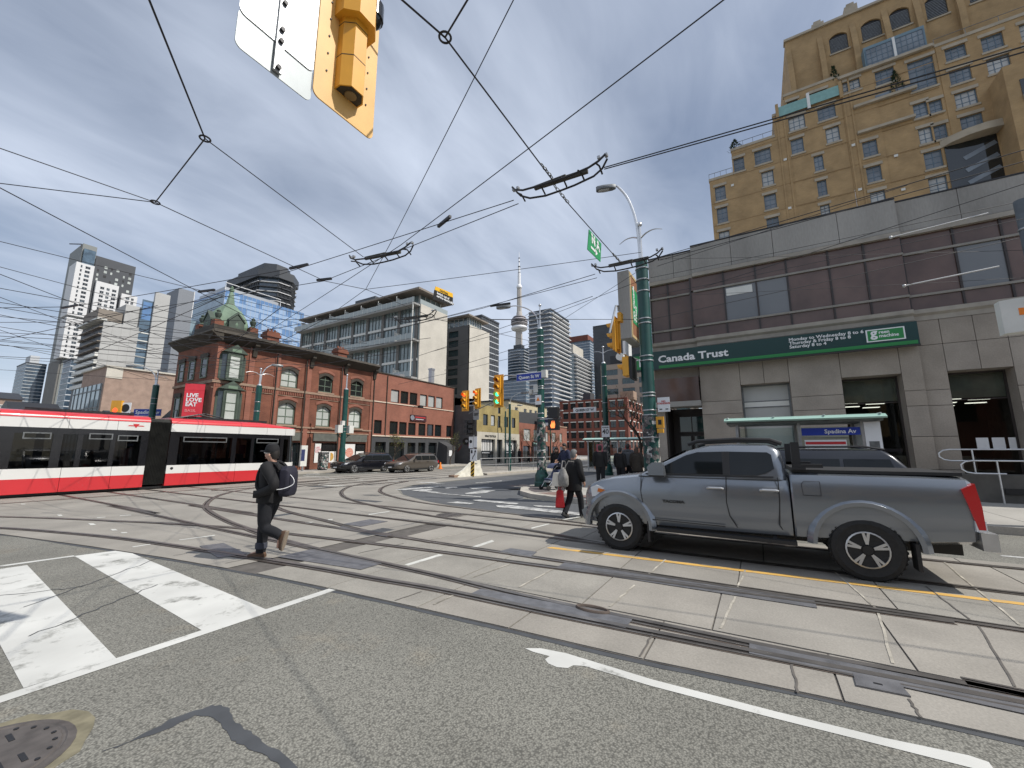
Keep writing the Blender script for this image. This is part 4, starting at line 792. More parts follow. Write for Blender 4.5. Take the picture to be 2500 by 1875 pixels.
# ------------------------------------------------------------- yellow brick shop with charcoal side wall
brickmat('yellow_brick',(.38,.3,.12),(.33,.25,.09),(.3,.25,.13),var=.3); mat('shop_cream',(.5,.47,.4),.8,var=.15,vs_=1)
YB=thing('yellow_brick_shop','yellow brick textile shop with pale storefront and charcoal painted side wall','building',(39.2,28.2,.145))
hs=[(1.3,2.3,4.55,5.9),(3.0,3.9,4.55,5.9),(4.6,5.2,4.4,5.9),(4.6,5.2,6.2,7.0),(6.1,7.1,4.55,5.9),(8.1,9.0,4.55,5.9)]
m=MB(); m.wall(10.0,7.0-3.75,hs,dep=.15,z0=3.75)
m.build('wall',M['yellow_brick'],YB)
m=MB(); m.extr([(3.6,7.002),(6.4,7.002),(6.4,7.25),(5.9,7.25),(5.6,7.55),(4.4,7.55),(4.1,7.25),(3.6,7.25)],.0,.3); m.build('parapet_gable',M['yellow_brick'],YB)
m=MB(); m.box(4.7,5.2,-.03,-.002,7.05,7.4); m.build('date_stone',M['brick_stone'],YB)
for i,h in enumerate(hs): window(YB,h[0],h[2],h[1]-h[0],h[3]-h[2],1,1,.07,'black','glass_blind' if i==1 else 'glass_dark',.13)
gh=[(.9,3.9,.35,2.9),(4.3,5.6,0,2.9),(6.1,9.3,.35,2.9)]
m=MB(); m.wall(10.0,3.74,gh,y=-.06,dep=.35); m.build('storefront',M['shop_cream'],YB)
for i,h in enumerate(gh):
    o=window(YB,h[0],h[2],h[1]-h[0],h[3]-h[2],4 if i!=1 else 1,1,.06,'black','glass_sky' if i!=1 else 'glass_dark',.28,name='shop_window' if i!=1 else 'shop_door')
    if i!=1:
        m=MB(); m.box(0,h[1]-h[0],-.08,-.052,.75,1.05); m.build('lettered_strip',M['black'],o); m=MB(); m.box(.5,h[1]-h[0]-.9,-.085,-.081,.86,.95); m.build('strip_text',M['sign_white'],o)
        m=MB()
        for k in range(8): m.box(.15+k*.34,.36+k*.34,-.018,-.013,1.15,2.45)
        m.build('hung_fabric',M['poster_white'],o)
text('KING TEXTILES',.34,YB,M['black'],(1.6,-.08,3.15),off=.01,sx_=1.05)
m=MB(); m.poly([(0,0,0),(0,0,7.6),(0,11,8.6),(0,11,0)]); m.poly([(0,0,7),(10,0,7),(10,11,7),(0,11,7)]); m.poly([(0,0,7.0),(0,0,7.6),(0,11,8.6),(0,11,7.0)][::-1]); m.build('side_wall',mat('side_grey',(.085,.085,.088),.85,var=.25,vs_=1.2),YB)
m=MB(); m.box(-.02,.0,1.0,1.9,6.3,6.7); m.build('side_vent',M['black'],YB)
# mural: an eye and upright lettering
m=MB(); m.extx([(1.5+.55*math.cos(t),2.6+.42*math.sin(t)) for t in [6.283*k/16 for k in range(16)]],-.012,-.004); mu=m.build('mural_eye',M['black'],YB)
m=MB(); m.extx([(1.45+.2*math.cos(t),2.62+.16*math.sin(t)) for t in [6.283*k/12 for k in range(12)]],-.018,-.0125); m.build('mural_highlight',M['sign_grey'],mu)
m=MB(); m.extx([(1.2,2.3),(.4,2.0),(.1,1.7),(.5,1.85),(1.3,2.1)],-.012,-.004); m.extx([(2.0,2.3),(2.6,1.8),(2.9,1.3),(2.4,1.6)],-.012,-.004); m.build('mural_red',mat('mural_red',(.14,.03,.04),.8),YB)
text('CARIB',.62,YB,M['black'],(-.012,.62,.5),rot=(R(90),R(-90),R(-90)),off=.02)
# ------------------------------------------------------------- row of low red shops further down
def shoprow():
    t=thing('red_shop_row','low red brick shop row with dark gabled roof, right of the yellow textile shop','building',(49.3,28.4,.145))
    hs=[(1.6,3.6,2.9,4.6),(4.6,6.2,2.9,4.6),(8,9.6,2.9,4.4),(11,12.4,2.9,4.4),(14,15,2.9,4.4)]
    m=MB(); m.wall(17,5.4,hs+[(1,3.4,.0,2.2),(4.2,6.6,.0,2.2),(8,10,.0,2.2),(11,13,0,2.2),(14,16.4,0,2.2)],dep=.2); m.poly([(0,0,0),(0,0,5.4),(0,8,5.4),(0,8,0)]); m.build('wall',M['red_brick_b'],t)
    for i,h in enumerate(hs): window(t,h[0],h[2],h[1]-h[0],h[3]-h[2],2,1,.08,'shop_cream','glass_blind',.15)
    for x in((1,3.4),(4.2,6.6),(8,10),(11,13),(14,16.4)): window(t,x[0],0,x[1]-x[0],2.2,2,1,.08,'black','glass_dark',.18,name='shop_window')
    m=MB(); m.extr([(-.3,5.4),(7.4,5.4),(7.4,7.2),(-.3,6.9)],.1,8); m.build('dark_roof',M['charcoal'],t)
    m=MB(); m.box(7.4,17,-.1,.2,5.4,5.6); m.build('coping',M['brick_stone'],t)
    m=MB(); m.extx([(-.02,2.7),(-1.1,2.3),(-1.1,2.15),(-.02,2.2)],4.0,6.8); m.build('awning',mat('awning_teal',(.14,.24,.22),.8),t)
    for x in(.8,4.0,7.2): m=MB(); m.box(x,x+.3,-.15,-.01,0,2.8); m.build('pier',M['red_brick_b'],t)
    m=MB(); m.prism([(5.2,-.3),(5.2,-2.2),(7.0,-2.2),(7.0,-.3)],5.6,6.4); m.build('roof_sign',mat('navy',(.02,.03,.08),.6),t); m=MB(); m.box(5.15,7.0,-2.25,-.3,5.2,5.58); m.build('roof_sign_base',M['sign_white'],t)
shoprow()
t=thing('cream_house','small cream rendered block above the low red shop row','building',(56,34,.1)); m=MB(); m.wall(14,9.6,[(2,3,7,8.7),(5,6,7,8.7),(7,8,7,8.7),(9,10,7,8.7)],dep=.2); m.poly([(0,0,0),(0,0,9.6),(0,8,9.6),(0,8,0)]); m.build('wall',mat('cream_render',(.5,.44,.3),.9,var=.2),t)
for x in(2,5,7,9): window(t,x,7,1,1.7,1,2,.08,'white_paint','glass_dark',.15)
m=MB(); m.box(-.2,14,-.2,8,9.6,9.8); m.build('roof',M['dark_metal'],t)
# ------------------------------------------------------------- red brick warehouse
brickmat('wh_brick',(.2,.062,.04),(.17,.05,.035),(.18,.08,.06),var=.25)
WH=thing('brick_warehouse','five-storey red brick warehouse with rows of square windows and pale sills, beyond the crosswalk','building',(120.8,54,0),N_)
hs=[];
for k in range(5):
    for j in range(8): hs.append((1.2+j*2.55,2.9+j*2.55,2.4+k*3.05,4.3+k*3.05))
m=MB(); m.wall(21.8,17.0,hs,dep=.25); m.poly([(0,0,17),(21.8,0,17),(21.8,42,17),(0,42,17)]); m.poly([(0,0,0),(0,0,17),(0,42,17),(0,42,0)]); m.build('wall',M['wh_brick'],WH)
for h in hs:
    o=window(WH,h[0],h[2],h[1]-h[0],h[3]-h[2],2,2,.1,'dark_metal','glass_dark',.2); m=MB(); m.box(-.1,1.8,-.3,-.2,1.9,2.15); m.build('lintel',M['brick_stone'] if False else M['off_white'],o)
w2=MB(); w2.wall(42,17.0,[(2+j*4.1,4.2+j*4.1,2.4+k*3.05,4.3+k*3.05) for k in range(5) for j in range(9)],dep=.25)
sd_=w2.build('side_wall',M['wh_brick'],WH); sd_.location=(21.8,0,0); sd_.rotation_euler=(0,0,R(90))
for k in range(5):
    for j in range(9):
        o=window(sd_,2+j*4.1,2.4+k*3.05,2.2,1.9,2,2,.1,'dark_metal','glass_sky',.2); m=MB(); m.box(-.1,2.3,-.3,-.2,1.9,2.2); m.build('lintel',M['off_white'],o)
m=MB(); m.box(-.2,22,-.25,.3,17.0,17.35); m.build('cornice',M['wh_brick'],WH); m=MB(); m.box(19,23.,3,7,17,19.6); m.build('stair_head',M['brick_stone'],WH); m=MB(); m.box(6.5,9,4,8,17,20); m.build('roof_hut',M['charcoal'],WH)
# ------------------------------------------------------------- taller buildings behind
def curtain(t,W,H,fh,mull,gl,frm,slab_m,slab=.35,proud=.12,z0=0,rz=0,loc=(0,0,0),balc=0,bl=None,rail=None,zbase=0):
    """one glazed face: panes wall, floor slabs, mullions; optional balconies"""
    o=MB(); o.poly([(0,0,z0),(W,0,z0),(W,0,H),(0,0,H)]); f=o.build('glass_wall',M[gl],t,loc,rz)
    m=MB(); z=z0+fh
    while z<H-.2: m.box(-proud if not balc else 0,W,-proud,-.003,z-slab,z); z+=fh
    tag(m.build('floor_slabs',M[slab_m],f),kind='stuff')
    if mull:
        m=MB(); x=mull
        while x<W-.2: m.box(x-.06,x+.06,-proud*.6,-.003,z0,H); x+=mull
        tag(m.build('mullions',M[frm],f),kind='stuff')
    if balc:
        m=MB(); z=z0+fh
        for (b0,b1) in (bl or [(0,W)]):
            z=z0+fh
            while z<H-.2: m.box(b0,b1,-balc,-proud-.002,z-slab*.8,z); z+=fh
        tag(m.build('balconies',M[slab_m],f),kind='stuff')
        if rail:
            m=MB()
            for (b0,b1) in (bl or [(0,W)]):
                z=z0+fh
                while z<H-.2: m.box(b0,b1,-balc-.03,-balc+.03,z,z+1.05); z+=fh
            tag(m.build('balcony_glass',M[rail],f),kind='stuff')
    return f
def mass(t,LW,LN,H,mt,z0=0,name='core'):
    """closed block: W face along local x, N end along y (face at x=0)"""
    m=MB(); m.box(.02,LW,.02,LN,z0,H-.02); return m.build(name,M[mt],t)
mat('tower_slab',(.5,.52,.54),.7); mat('tower_dark',(.055,.06,.068),.5,var=.2,vs_=.1); mat('conc_pale',(.52,.49,.43),.9,var=.14,vs_=.25,fine=.06,fs_=3); mat('conc_grey',(.3,.3,.29),.9,var=.15,vs_=.3); mat('panel_white',(.64,.64,.64),.7); mat('condo_grey',(.16,.155,.145),.8,var=.15,vs_=.4)
glassmat('glass_tower',(.09,.14,.19),.06,.9,var=.5); glassmat('glass_cn',(.06,.09,.125),.08,.9,var=.5); glassmat('glass_condo',(.2,.26,.265),.06,.9,var=.5); glassmat('glass_light',(.3,.37,.4),.06,.9,var=.2); mat('balc_glass',(.3,.34,.34),.2)
# --- condo with double-height lofts and blank concrete end
CO=thing('condo_block','pale concrete and glass condo block with long balconies and thin overhanging roof','building',(59,56.9,0))
m=MB(); m.box(0,8.4,0,.3,0,31.4); m.build('end_wall',M['conc_pale'],CO)
m=MB(); m.box(.05,8.3,.3,41,0,31.3); m.build('core',M['condo_grey'],CO)
nf=-math.pi/2
# north face: local x runs west from E=98
f=MB(); 
fr=ob('north_front',None); col.objects.unlink(fr); bpy.data.objects.remove(fr)
NFo=(0.04,41.2,0)
gf=MB(); gf.poly([(0,0,0),(40.9,0,0),(40.9,0,31.3),(0,0,31.3)]); gf=gf.build('glass_front',M['glass_condo'],CO,NFo,nf)
for k in range(9):
    m=MB(); x=.2+k*4.95; m.box(x,x+.75,-.25,-.004,0,31.2); m.build('column',M['condo_grey'],gf)
for z in(8.3,16.0,23.7,31.2):
    m=MB(); m.box(0 if z<31 else 1,41.2,-2.0,-.26,z-.35,z); b=m.build('balcony_slab',M['conc_grey'],gf)
    m=MB(); m.box(.2,41.1,-2.0,-1.94,z+.1,z+1.15); m.build('balcony_glass',M['balc_glass'],b)
    m=MB()
    for k in range(28): m.box(.2+k*1.5,.26+k*1.5,-2.02,-1.92,z,z+1.2)
    tag(m.build('balcony_posts',M['off_white'],b),kind='stuff')
    m=MB()
    for k in range(7): m.box(3+k*5.5,3.1+k*5.5,-1.9,-.3,z+.05,z+1.9); m.box(3+k*5.5,3.1+k*5.5,-1.95,-1.85,z,z+2.2)
    tag(m.build('balcony_dividers',M['off_white'],b),kind='stuff')
for z in(12.1,19.8,27.5): m=MB(); m.box(0,40.8,-.2,-.004,z-.25,z+.25); m.build('spandrel',M['off_white'],gf)
m=MB()
for k in range(40): m.box(.6+k*1.01,.66+k*1.01,-.14,-.004,0,31)
tag(m.build('mullions',M['galv_dark'],gf),kind='stuff')
m=MB(); m.cyl((40.9,-2.0,16),(40.9,-2.0,31.2),.12,n=8); m.build('corner_post',M['off_white'],gf)
# penthouse and roof slab
m=MB(); m.box(1.2,7.8,1.5,38,31.4,34.0); ph=m.build('penthouse',M['glass_condo'],CO)
m=MB()
for k in range(5): m.box(1.15+k*1.6,1.3+k*1.6,1.42,1.5,31.4,34)
for k in range(18): m.box(1.1,1.2,1.6+k*2,1.75+k*2,31.4,34)
tag(m.build('penthouse_mullions',M['off_white'],ph),kind='stuff')
m=MB(); m.box(-1.6,9.5,-.8,40,34.0,34.4); m.build('roof_slab',mat('roof_tan',(.22,.19,.16),.8),CO)
m=MB(); m.box(2.5,7.5,17,24,34.4,37.4); pl=m.build('plant_room',M['tower_dark'],CO)
m=MB(); m.box(1.5,8,15.5,27,34.9,36.2); m.build('plant_screen',M['balc_glass'],CO)
m=MB(); m.box(-.2,8.4,0,.05,31.4,32.4); m.build('glass_guard',M['balc_glass'],CO)
# --- second condo block
C2=thing('concrete_slab_block','narrower pale concrete block with stacked windows right of the balcony condo','building',(75.9,57.1,0))
m=MB(); m.box(0,8.5,0,.3,0,31.6); m.build('end_wall',M['conc_pale'],C2)
nn=MB(); hs=[(2.6,5.6,29.0-2.35*k,30.6-2.35*k) for k in range(10)]
nn.wall(9.0,31.6,hs,dep=.25); nw=nn.build('north_wall',M['condo_grey'],C2,(0,9.0,0),nf)
for h in hs: window(nw,h[0],h[2],3.0,1.6,4,1,.08,'dark_metal','glass_teal',.2)
m=MB(); m.box(.3,8.4,.4,8.9,0,31.5); m.build('core',M['condo_grey'],C2)
m=MB(); m.box(.4,5.5,.6,8,31.6,33.6); p_=m.build('penthouse',M['glass_condo'],C2); m=MB(); m.box(-1.2,7.2,-.6,9.5,33.6,33.95); m.build('roof_slab',M['roof_tan'],C2)
m=MB()
for k in range(6): m.box(.3,.4,.8+k*1.4,.95+k*1.4,31.6,33.6); m.box(.5+k*1.0,.62+k*1.0,.5,.6,31.6,33.6)
tag(m.build('mullions',M['off_white'],p_),kind='stuff')
# --- generic glass towers
def tower(name,label,S,E,LW,LN,H,fh=3.,gl='glass_tower',gn=None,slab_m='tower_slab',mull=1.6,slab=.4,balcW=0,balcN=0,cap=None,core='tower_dark',group=None,rail=None,blN=None,blW=None):
    t=thing(name,label,'tower',(S,E,0),0,group); mass(t,LW,LN,H,core)
    curtain(t,LW,H,fh,mull,gl,'tower_dark',slab_m,slab,balc=balcW,rail=rail,bl=blW)
    curtain(t,LN,H,fh,mull,gn or gl,'tower_dark',slab_m,slab,rz=nf,loc=(0,LN,0),balc=balcN,rail=rail,bl=blN)
    m=MB(); m.box(-.3,LW,-.3,LN,H-.018,H+.8); m.build('parapet',M[core],t)
    if cap: m=MB(); m.box(cap[0],cap[1],cap[2],cap[3],H+.8,H+cap[4]); m.build('plant_room',M[cap[5]],t)
    return t
GT='downtown towers behind the crossing'
tower('glass_tower','tall blue-grey glass tower with balcony stripes just right of the needle tower',383,172,25,43,112,3.0,'glass_light','glass_tower',slab=.7,mull=0,balcN=1.2,cap=(3,18,8,30,13,'tower_slab'),group=GT,blN=[(2,12),(15,40)])
tower('glass_tower','slim dark glass tower with white balconies at the foot of the needle tower',350,196,11,17.5,104,3.0,'glass_cn',slab=.6,mull=0,balcN=1.6,balcW=1.6,cap=(2,9,3,12,5,'tower_dark'),group=GT,blN=[(3,15)])
tower('glass_tower','dark tower with brown plant room behind the white balcony block',420,150,30,30,122,3.0,'glass_tower',slab=.5,mull=2,cap=(2,22,3,26,8,'wh_brick'),group=GT)
wb=tower('balcony_tower','white apartment tower with stacked sunlit balcony stripes, beside the blue glass tower',290,117,40,11,76,2.9,'glass_cn','glass_condo','panel_white',0,.5,balcW=2.2,balcN=0,cap=(4,26,2,9,9,'conc_pale'),core='conc_grey',group=GT)
tower('dark_tower','dark grey apartment slab tower left of the bank pylon sign',331,68,30,47,108,2.9,'glass_cn','tower_dark','tower_dark',2.4,1.3,cap=(5,25,0,20,22,'tower_dark'),group=GT)
t=thing('beige_midrise','beige concrete midrise with bands of teal windows above the red warehouse','building',(152,50.2,0),N_)
hs=[(2+j*6.2,6.6+j*6.2,4+k*3.75,6.2+k*3.75) for k in range(8) for j in range(5)]
m=MB(); m.wall(34,34.5,hs,dep=.3); m.poly([(0,0,34.5),(34,0,34.5),(34,20,34.5),(0,20,34.5)]); m.poly([(0,0,0),(0,0,34.5),(0,20,34.5),(0,20,0)]); m.build('wall',mat('beige_conc',(.34,.29,.235),.9,var=.15,vs_=.4),t)
for h in hs: window(t,h[0],h[2],4.6,2.2,3,1,.1,'galv_dark','glass_teal',.25)
m=MB(); m.box(3,12,3,9,34.5,38.5); m.build('plant_room',M['dark_metal'],t); m=MB(); m.cyl((8,2,37),(8,-1,37),1.4,n=16); m.cyl((8,-1,37),(8,-1.3,37),1.5,n=16); m.build('cooling_drum',M['off_white'],t)
tower('striped_tower','dark tower striped by pale balconies, behind the narrow concrete block',230,108,30,16,92,2.9,'glass_cn','glass_cn','panel_white',0,.6,balcW=1.5,balcN=1.5,group=GT)
tower('striped_tower','short blue-grey tower low beside the three signal heads',300,165,30,26,62,3.,'glass_tower','glass_tower','tower_slab',0,.5,group=GT)
tower('striped_tower','dark glass penthouse tower peeping over the balcony condo roof',160,113,16,20,68,3.,'tower_dark','tower_dark','tower_slab',2,.4,group=GT)
# --- needle tower
mat('cn_conc',(.42,.39,.36),.9,var=.1,vs_=.02); mat('cn_white',(.74,.74,.75),.6); mat('cn_grey',(.3,.28,.28),.7)
CN=thing('needle_tower','very tall concrete needle tower with round pod and antenna mast on the skyline','tower',(929,530.5,0))
m=MB(); loops=[]
for z,r in((0,26),(60,20),(150,15),(250,11.5),(300,10.5),(338,10)):
    lp=[]
    for k in range(18):
        a_=6.283*k/18; q=r*(1.0 if k%6<2 else .62); lp.append((q*math.cos(a_),q*math.sin(a_),z))
    loops.append(lp)
m.loft(loops); m.build('shaft',M['cn_conc'],CN)
m=MB(); m.lathe([(8,322),(19,325),(22,328),(22.5,331),(20,334.5),(12,336)],32); m.build('radome',M['cn_white'],CN)
m=MB(); m.lathe([(15,336),(21.5,339),(23,341),(23,343.5),(21,344)],32); pod=m.build('pod',M['cn_grey'],CN)
m=MB(); m.lathe([(21,344),(21,346.5),(22.8,347),(22.8,349.5),(20.5,350),(20.5,352),(21,352.5),(20,355),(17,357.5),(16.5,362),(9,363)],32); m.build('pod_upper',mat('cn_stripe',(.33,.3,.31),.7),pod)
for z in(344.8,350.4,357.7): m=MB(); m.lathe([(19.5,z),(22.9 if z<355 else 17.3,z),(22.9 if z<355 else 17.3,z+1.5),(19.5 if z<355 else 16,z+1.5)],32); m.build('pod_window_band',M['tower_dark'],pod)
m=MB(); m.lathe([(8.5,363),(7.5,375),(7,376)],12); m.build('pod_neck',M['cn_conc'],CN)
m=MB(); loops=[[( (6.6-z*.6)*math.cos(6.283*k/6),(6.6-z*.6)*math.sin(6.283*k/6),376+z*70) for k in range(6)] for z in(0,.5,1)]; m.loft(loops); m.build('upper_shaft',M['cn_conc'],CN)
m=MB(); m.lathe([(5,444),(7.5,446),(7.8,449),(6.5,453),(4.4,456)],20); m.build('sky_pod',M['cn_white'],CN)
m=MB(); m.lathe([(4.4,456),(4.2,489),(3.2,490),(2.8,507),(1.7,508),(1.3,533),(.7,534),(.4,553),(0,554)],12); m.build('antenna',M['cn_white'],CN)
for z in(489,507,522,533): m=MB(); m.lathe([(2,z),(3.6 if z<510 else 2.,z),(3.6 if z<510 else 2.,z+2.4),(1,z+2.4)],12); m.build('antenna_collar',M['dark_metal'],CN)
# ------------------------------------------------------------- left skyline
# white boxed tower
WT=thing('white_box_tower','tall tower of stacked white boxes on a dark grey slab at far left','tower',(72.9,393.3,0))
m=MB(); m.box(9.2,31.3,3.3,34,0,140); m.box(9.3,10.6,2.5,3.3,60,138); m.build('dark_slab',M['tower_dark'],WT)
m=MB(); m.box(2,9.2,3.3,34,0,146); m.build('grey_slab',mat('wt_grey',(.2,.21,.2),.6),WT)
for k in range(5):
    for j,x in enumerate((11,14.5,18,21,25,28)):
        if (k*3+j)%4!=0: m=MB(); m.box(x,x+(1.6 if j%2 else 1.0),3.24,3.3,118.5+k*3.4,120.3+k*3.4); m.build('window',M['glass_white' if (k+j)%3 else 'black'],WT)
def whitebox(x0,x1,y0,z0,z1,cols,nl):
    m=MB(); fh=3.05; n=int((z1-z0-1.4)/fh); hs=[]
    for k in range(n):
        for c,(a_,w) in enumerate(cols): hs.append((x0+a_,x0+a_+w,z0+1.0+k*fh,z0+2.9+k*fh))
    m.wall(x1-x0,z1-z0,hs,y=y0,dep=.3,x0=x0,z0=z0); m.poly([(x0,y0,z0),(x0,y0,z1),(x0,y0+nl,z1),(x0,y0+nl,z0)]); m.poly([(x0,y0,z1),(x1,y0,z1),(x1,y0+nl,z1),(x0,y0+nl,z1)]); m.poly([(x1,y0,z0),(x1,y0+nl,z0),(x1,y0+nl,z1),(x1,y0,z1)]); m.poly([(x0,y0,z0),(x0,y0+nl,z0),(x1,y0+nl,z0),(x1,y0,z0)])
    b=m.build('white_box',M['panel_white'],WT)
    for i,h in enumerate(hs): window(b,h[0],h[2],h[1]-h[0],h[3]-h[2],2 if h[1]-h[0]>1.5 else 1,1,.12,'panel_white',('glass_dark','glass_sky','glass_dark')[i%3],y0+.25)
whitebox(0,9.1,1.2,93,131,[(2.2,1.0),(4.6,2.6)],16); whitebox(11,23,0,90,120.8,[(2.3,2.2),(5.6,1.8),(8.6,2.4)],14); whitebox(25,34,0,96,116.2,[(2.4,2.2),(5.5,1.6)],12)
whitebox(0,8.6,.6,63,91,[(1.6,1.0),(4.2,2.4)],14); whitebox(10,22,-.4,60,88,[(1.6,2.8),(6,2.4),(9,1.6)],12)
m=MB(); m.box(1,30,4,30,0,62); m.build('podium',M['condo_grey'],WT)
m=MB(); m.box(2.6,8.6,1.4,3.2,131.01,142); m.build('glass_crown',M['glass_tower'],WT)
# crane arm on roof
m=MB(); m.bar((1,2,144.5),(-4,6,143.5),.5,.5); m.bar((1,2,142),(1,2,144.5),.5,.5); m.build('crane_arm',M['dark_metal'],WT)
# concrete office with glass stair
CB=thing('concrete_office','grey concrete office with striped side and tall glazed stair slot behind the streetcar','building',(29.3,126.7,0))
m=MB(); m.box(0,6.3,0,.4,17,31.2); m.build('concrete_face',M['conc_grey'] if False else mat('office_conc',(.42,.42,.41),.9,var=.12,vs_=.3,fine=.05,fs_=4),CB)
for k in range(1,4): m=MB(); m.box(k*1.6-.02,k*1.6+.02,-.012,.0,17,31.2); m.build('panel_joint',M['conc_grey'],CB)
m=MB(); m.box(6.3,8.4,.4,.6,17,38.5); sl=m.build('stair_glass',M['glass_tower'],CB)
for k in range(7): m=MB(); m.box(6.3,8.4,.3,.4,18+k*2.0,18.25+k*2.0); m.build('stair_landing',M['off_white'],sl)
m=MB(); m.box(6.5,8.2,.38,.398,33.5,38); m.build('blue_pane',M['glass_blue'],sl)
m=MB(); m.box(8.4,11.4,-.2,.6,15,41); m.build('stair_wall',M['office_conc'],CB)
m=MB(); m.box(3.6,7.4,1,8,31.2,36.5); m.build('upper_block',M['office_conc'],CB)
m=MB(); m.box(.1,11.2,.6,16,0,30.9); m.build('core',M['tower_dark'],CB)
for k in range(9):
    z=16+k*1.7; m=MB(); m.box(-.6,-.02,.0,15,z,z+(.85 if k<5 else .25)); m.build('side_band',M['off_white' if k<5 else 'roof_tan'],CB)
m=MB(); m.box(-1.2,.5,-.2,15,31.3,31.7); m.build('roof_edge',M['off_white'],CB); m=MB(); m.box(-.8,3.4,1.5,12,31.7,34.2); m.build('roof_pavilion',M['roof_tan'],CB)
# beige brick block in front
BB=thing('beige_brick_block','blank beige brick wall block with glass corner behind the streetcar roof','building',(26.2,106.8,0))
m=MB(); m.box(0,12.5,0,14,0,17.7); m.build('wall',brickmat('beige_brick',(.34,.24,.19),(.31,.21,.165),(.3,.24,.2),var=.2),BB)
m=MB(); m.box(0,2.4,-.1,-.003,15.6,17.8); m.build('corner_block',M['conc_pale'],BB)
m=MB(); m.box(-.15,-.01,1,18,0,14.5); gl_=m.build('glass_corner',M['glass_light'],BB)
m=MB()
for k in range(7): m.box(-.25,-.16,1+k*2.6,1.15+k*2.6,0,14.5)
for k in range(4): m.box(-.25,-.16,1,18,3+k*3.4,3.2+k*3.4)
tag(m.build('glazing_bars',M['galv_dark'],gl_),kind='stuff')
m=MB(); m.box(-.3,12.8,-.3,14,17.71,18.0); m.build('coping',M['conc_pale'],BB)
# blue glass offices
OB=thing('blue_glass_office','blue mirrored glass office block behind the domed brick building','building',(65.4,156.9,0))
mass(OB,29.5,24,57.8,'glass_blue'); gw=MB(); gw.poly([(0,0,0),(29.4,0,0),(29.4,0,57.8),(0,0,57.8)]); gw=gw.build('west_glass',M['glass_blue'],OB)
glassmat('glass_blue_lt',(.3,.42,.6),.03,1.,var=.15); glassmat('glass_office_n',(.27,.36,.42),.05,1.,var=.2)
rn=random.Random(11)
for k in range(13):
    m=MB(); m.box(.05,29.3,-.06,-.003,5+k*4.0,6.3+k*4.0); m.build('spandrel',M['glass_blue_lt'],gw)
    for j in range(5):
        x=.8+j*5.8+rn.random()*1.6; w=2.2+rn.random()*2
        m=MB(); m.box(x,x+w,-.045,-.003,6.6+k*4.0,8.6+k*4.0); m.build('blind',M['glass_blue_lt'],gw)
m=MB(); 
for k in range(20): m.box(k*1.5,k*1.5+.07,-.1,-.061,0,57.8)
tag(m.build('mullions',M['tower_slab'],gw),kind='stuff')
m=MB(); m.poly([(0,0,0),(24,0,0),(24,0,57),(0,0,57)]); gn=m.build('north_glass',M['glass_office_n'],OB,(-.02,24,0),nf)
for k in range(14):
    for q in(0,.75): m=MB(); m.box(0,24,-.1,-.003,3.6+k*4+q,3.75+k*4+q); m.build('floor_line',M['galv_dark'],gn)
m=MB(); m.box(.2,19.3,.8,20,57.8,59.2); m.build('roof_screen',M['galv'],OB)
m=MB(); m.tube([(0,.0,57.8),(0,0,60.4),(19.5,0,60.4),(19.5,0,57.8)],.16,6); m.build('roof_frame',M['panel_white'],OB)
m=MB(); m.box(-11.6,-7.2,4.3,14,0,55.2); m.build('lift_shaft',mat('shaft_grey',(.2,.215,.24),.7,var=.08),OB)
m=MB(); m.box(-7.3,-7.1,4.2,9,46,55.4); m.build('shaft_front',M['panel_white'],OB)
m=MB(); m.poly([(0,0,0),(14,0,0),(14,0,48),(0,0,48)]); gn2=m.build('north_glass',M['glass_office_n'],OB,(-11.7,28,0),nf)
for k in range(12): m=MB(); m.box(0,14,-.1,-.003,3+k*4,3.2+k*4); m.build('floor_line',M['galv_dark'],gn2)
m=MB(); m.box(-11.6,-.1,14.1,28,0,48); m.build('rear_block',M['glass_office_n'],OB)
# black octagonal tower
OT=thing('black_octagon_tower','dark faceted tower with pale balcony rings and a black crown above the dome','tower',(147.7,295.1,0))
def octo(x0,x1,y0,y1,c): return [(x0+c,y0),(x1-c,y0),(x1,y0+c),(x1,y1-c),(x1-c,y1),(x0+c,y1),(x0,y1-c),(x0,y0+c)]
m=MB(); m.prism(octo(1,27,1,62,9),0,128); m.build('core',M['glass_cn'],OT)
for k in range(10):
    z=92+k*3.6; m=MB(); m.prism(octo(-.8,28.8,-.8,63.8,10),z,z+.45); m.build('balcony_ring',M['panel_white' if k%2 else 'tower_dark'],OT)
m=MB()
for k in range(14):
    for z in(0,): m.box(9+k*1.0,9.35+k*1.0,-.1,.9,92,127); 
for k in range(20): m.box(-.1,.9,11+k*2.2,11.6+k*2.2,92,127)
tag(m.build('fins',M['tower_dark'],OT),kind='stuff')
m=MB(); m.prism(octo(-1.5,29.5,-1.5,64.5,10),128,134); m.build('crown',M['tower_dark'],OT); m=MB(); m.prism(octo(4,24,6,56,6),134.01,141); m.build('crown_upper',M['tower_dark'],OT)
# far towers at the left edge
GL='far glass towers at the left edge'
tower('far_tower','far striped glass tower nearest the left edge of the skyline',89,590,13,38,84,3.2,'glass_cn','glass_tower',slab=.5,mull=3,group=GL,cap=(2,8,2,20,8,'tower_slab'))
tower('far_tower','far pale green glass tower between the striped tower and the white boxes',102,560,16,20,97,3.2,'glass_light',slab=.4,mull=0,group=GL)
tower('far_tower','far dark red and grey tower just left of the concrete office',60,300,16,14,48,3.0,'glass_cn',slab=.5,mull=2,core='tower_dark',group=GL)
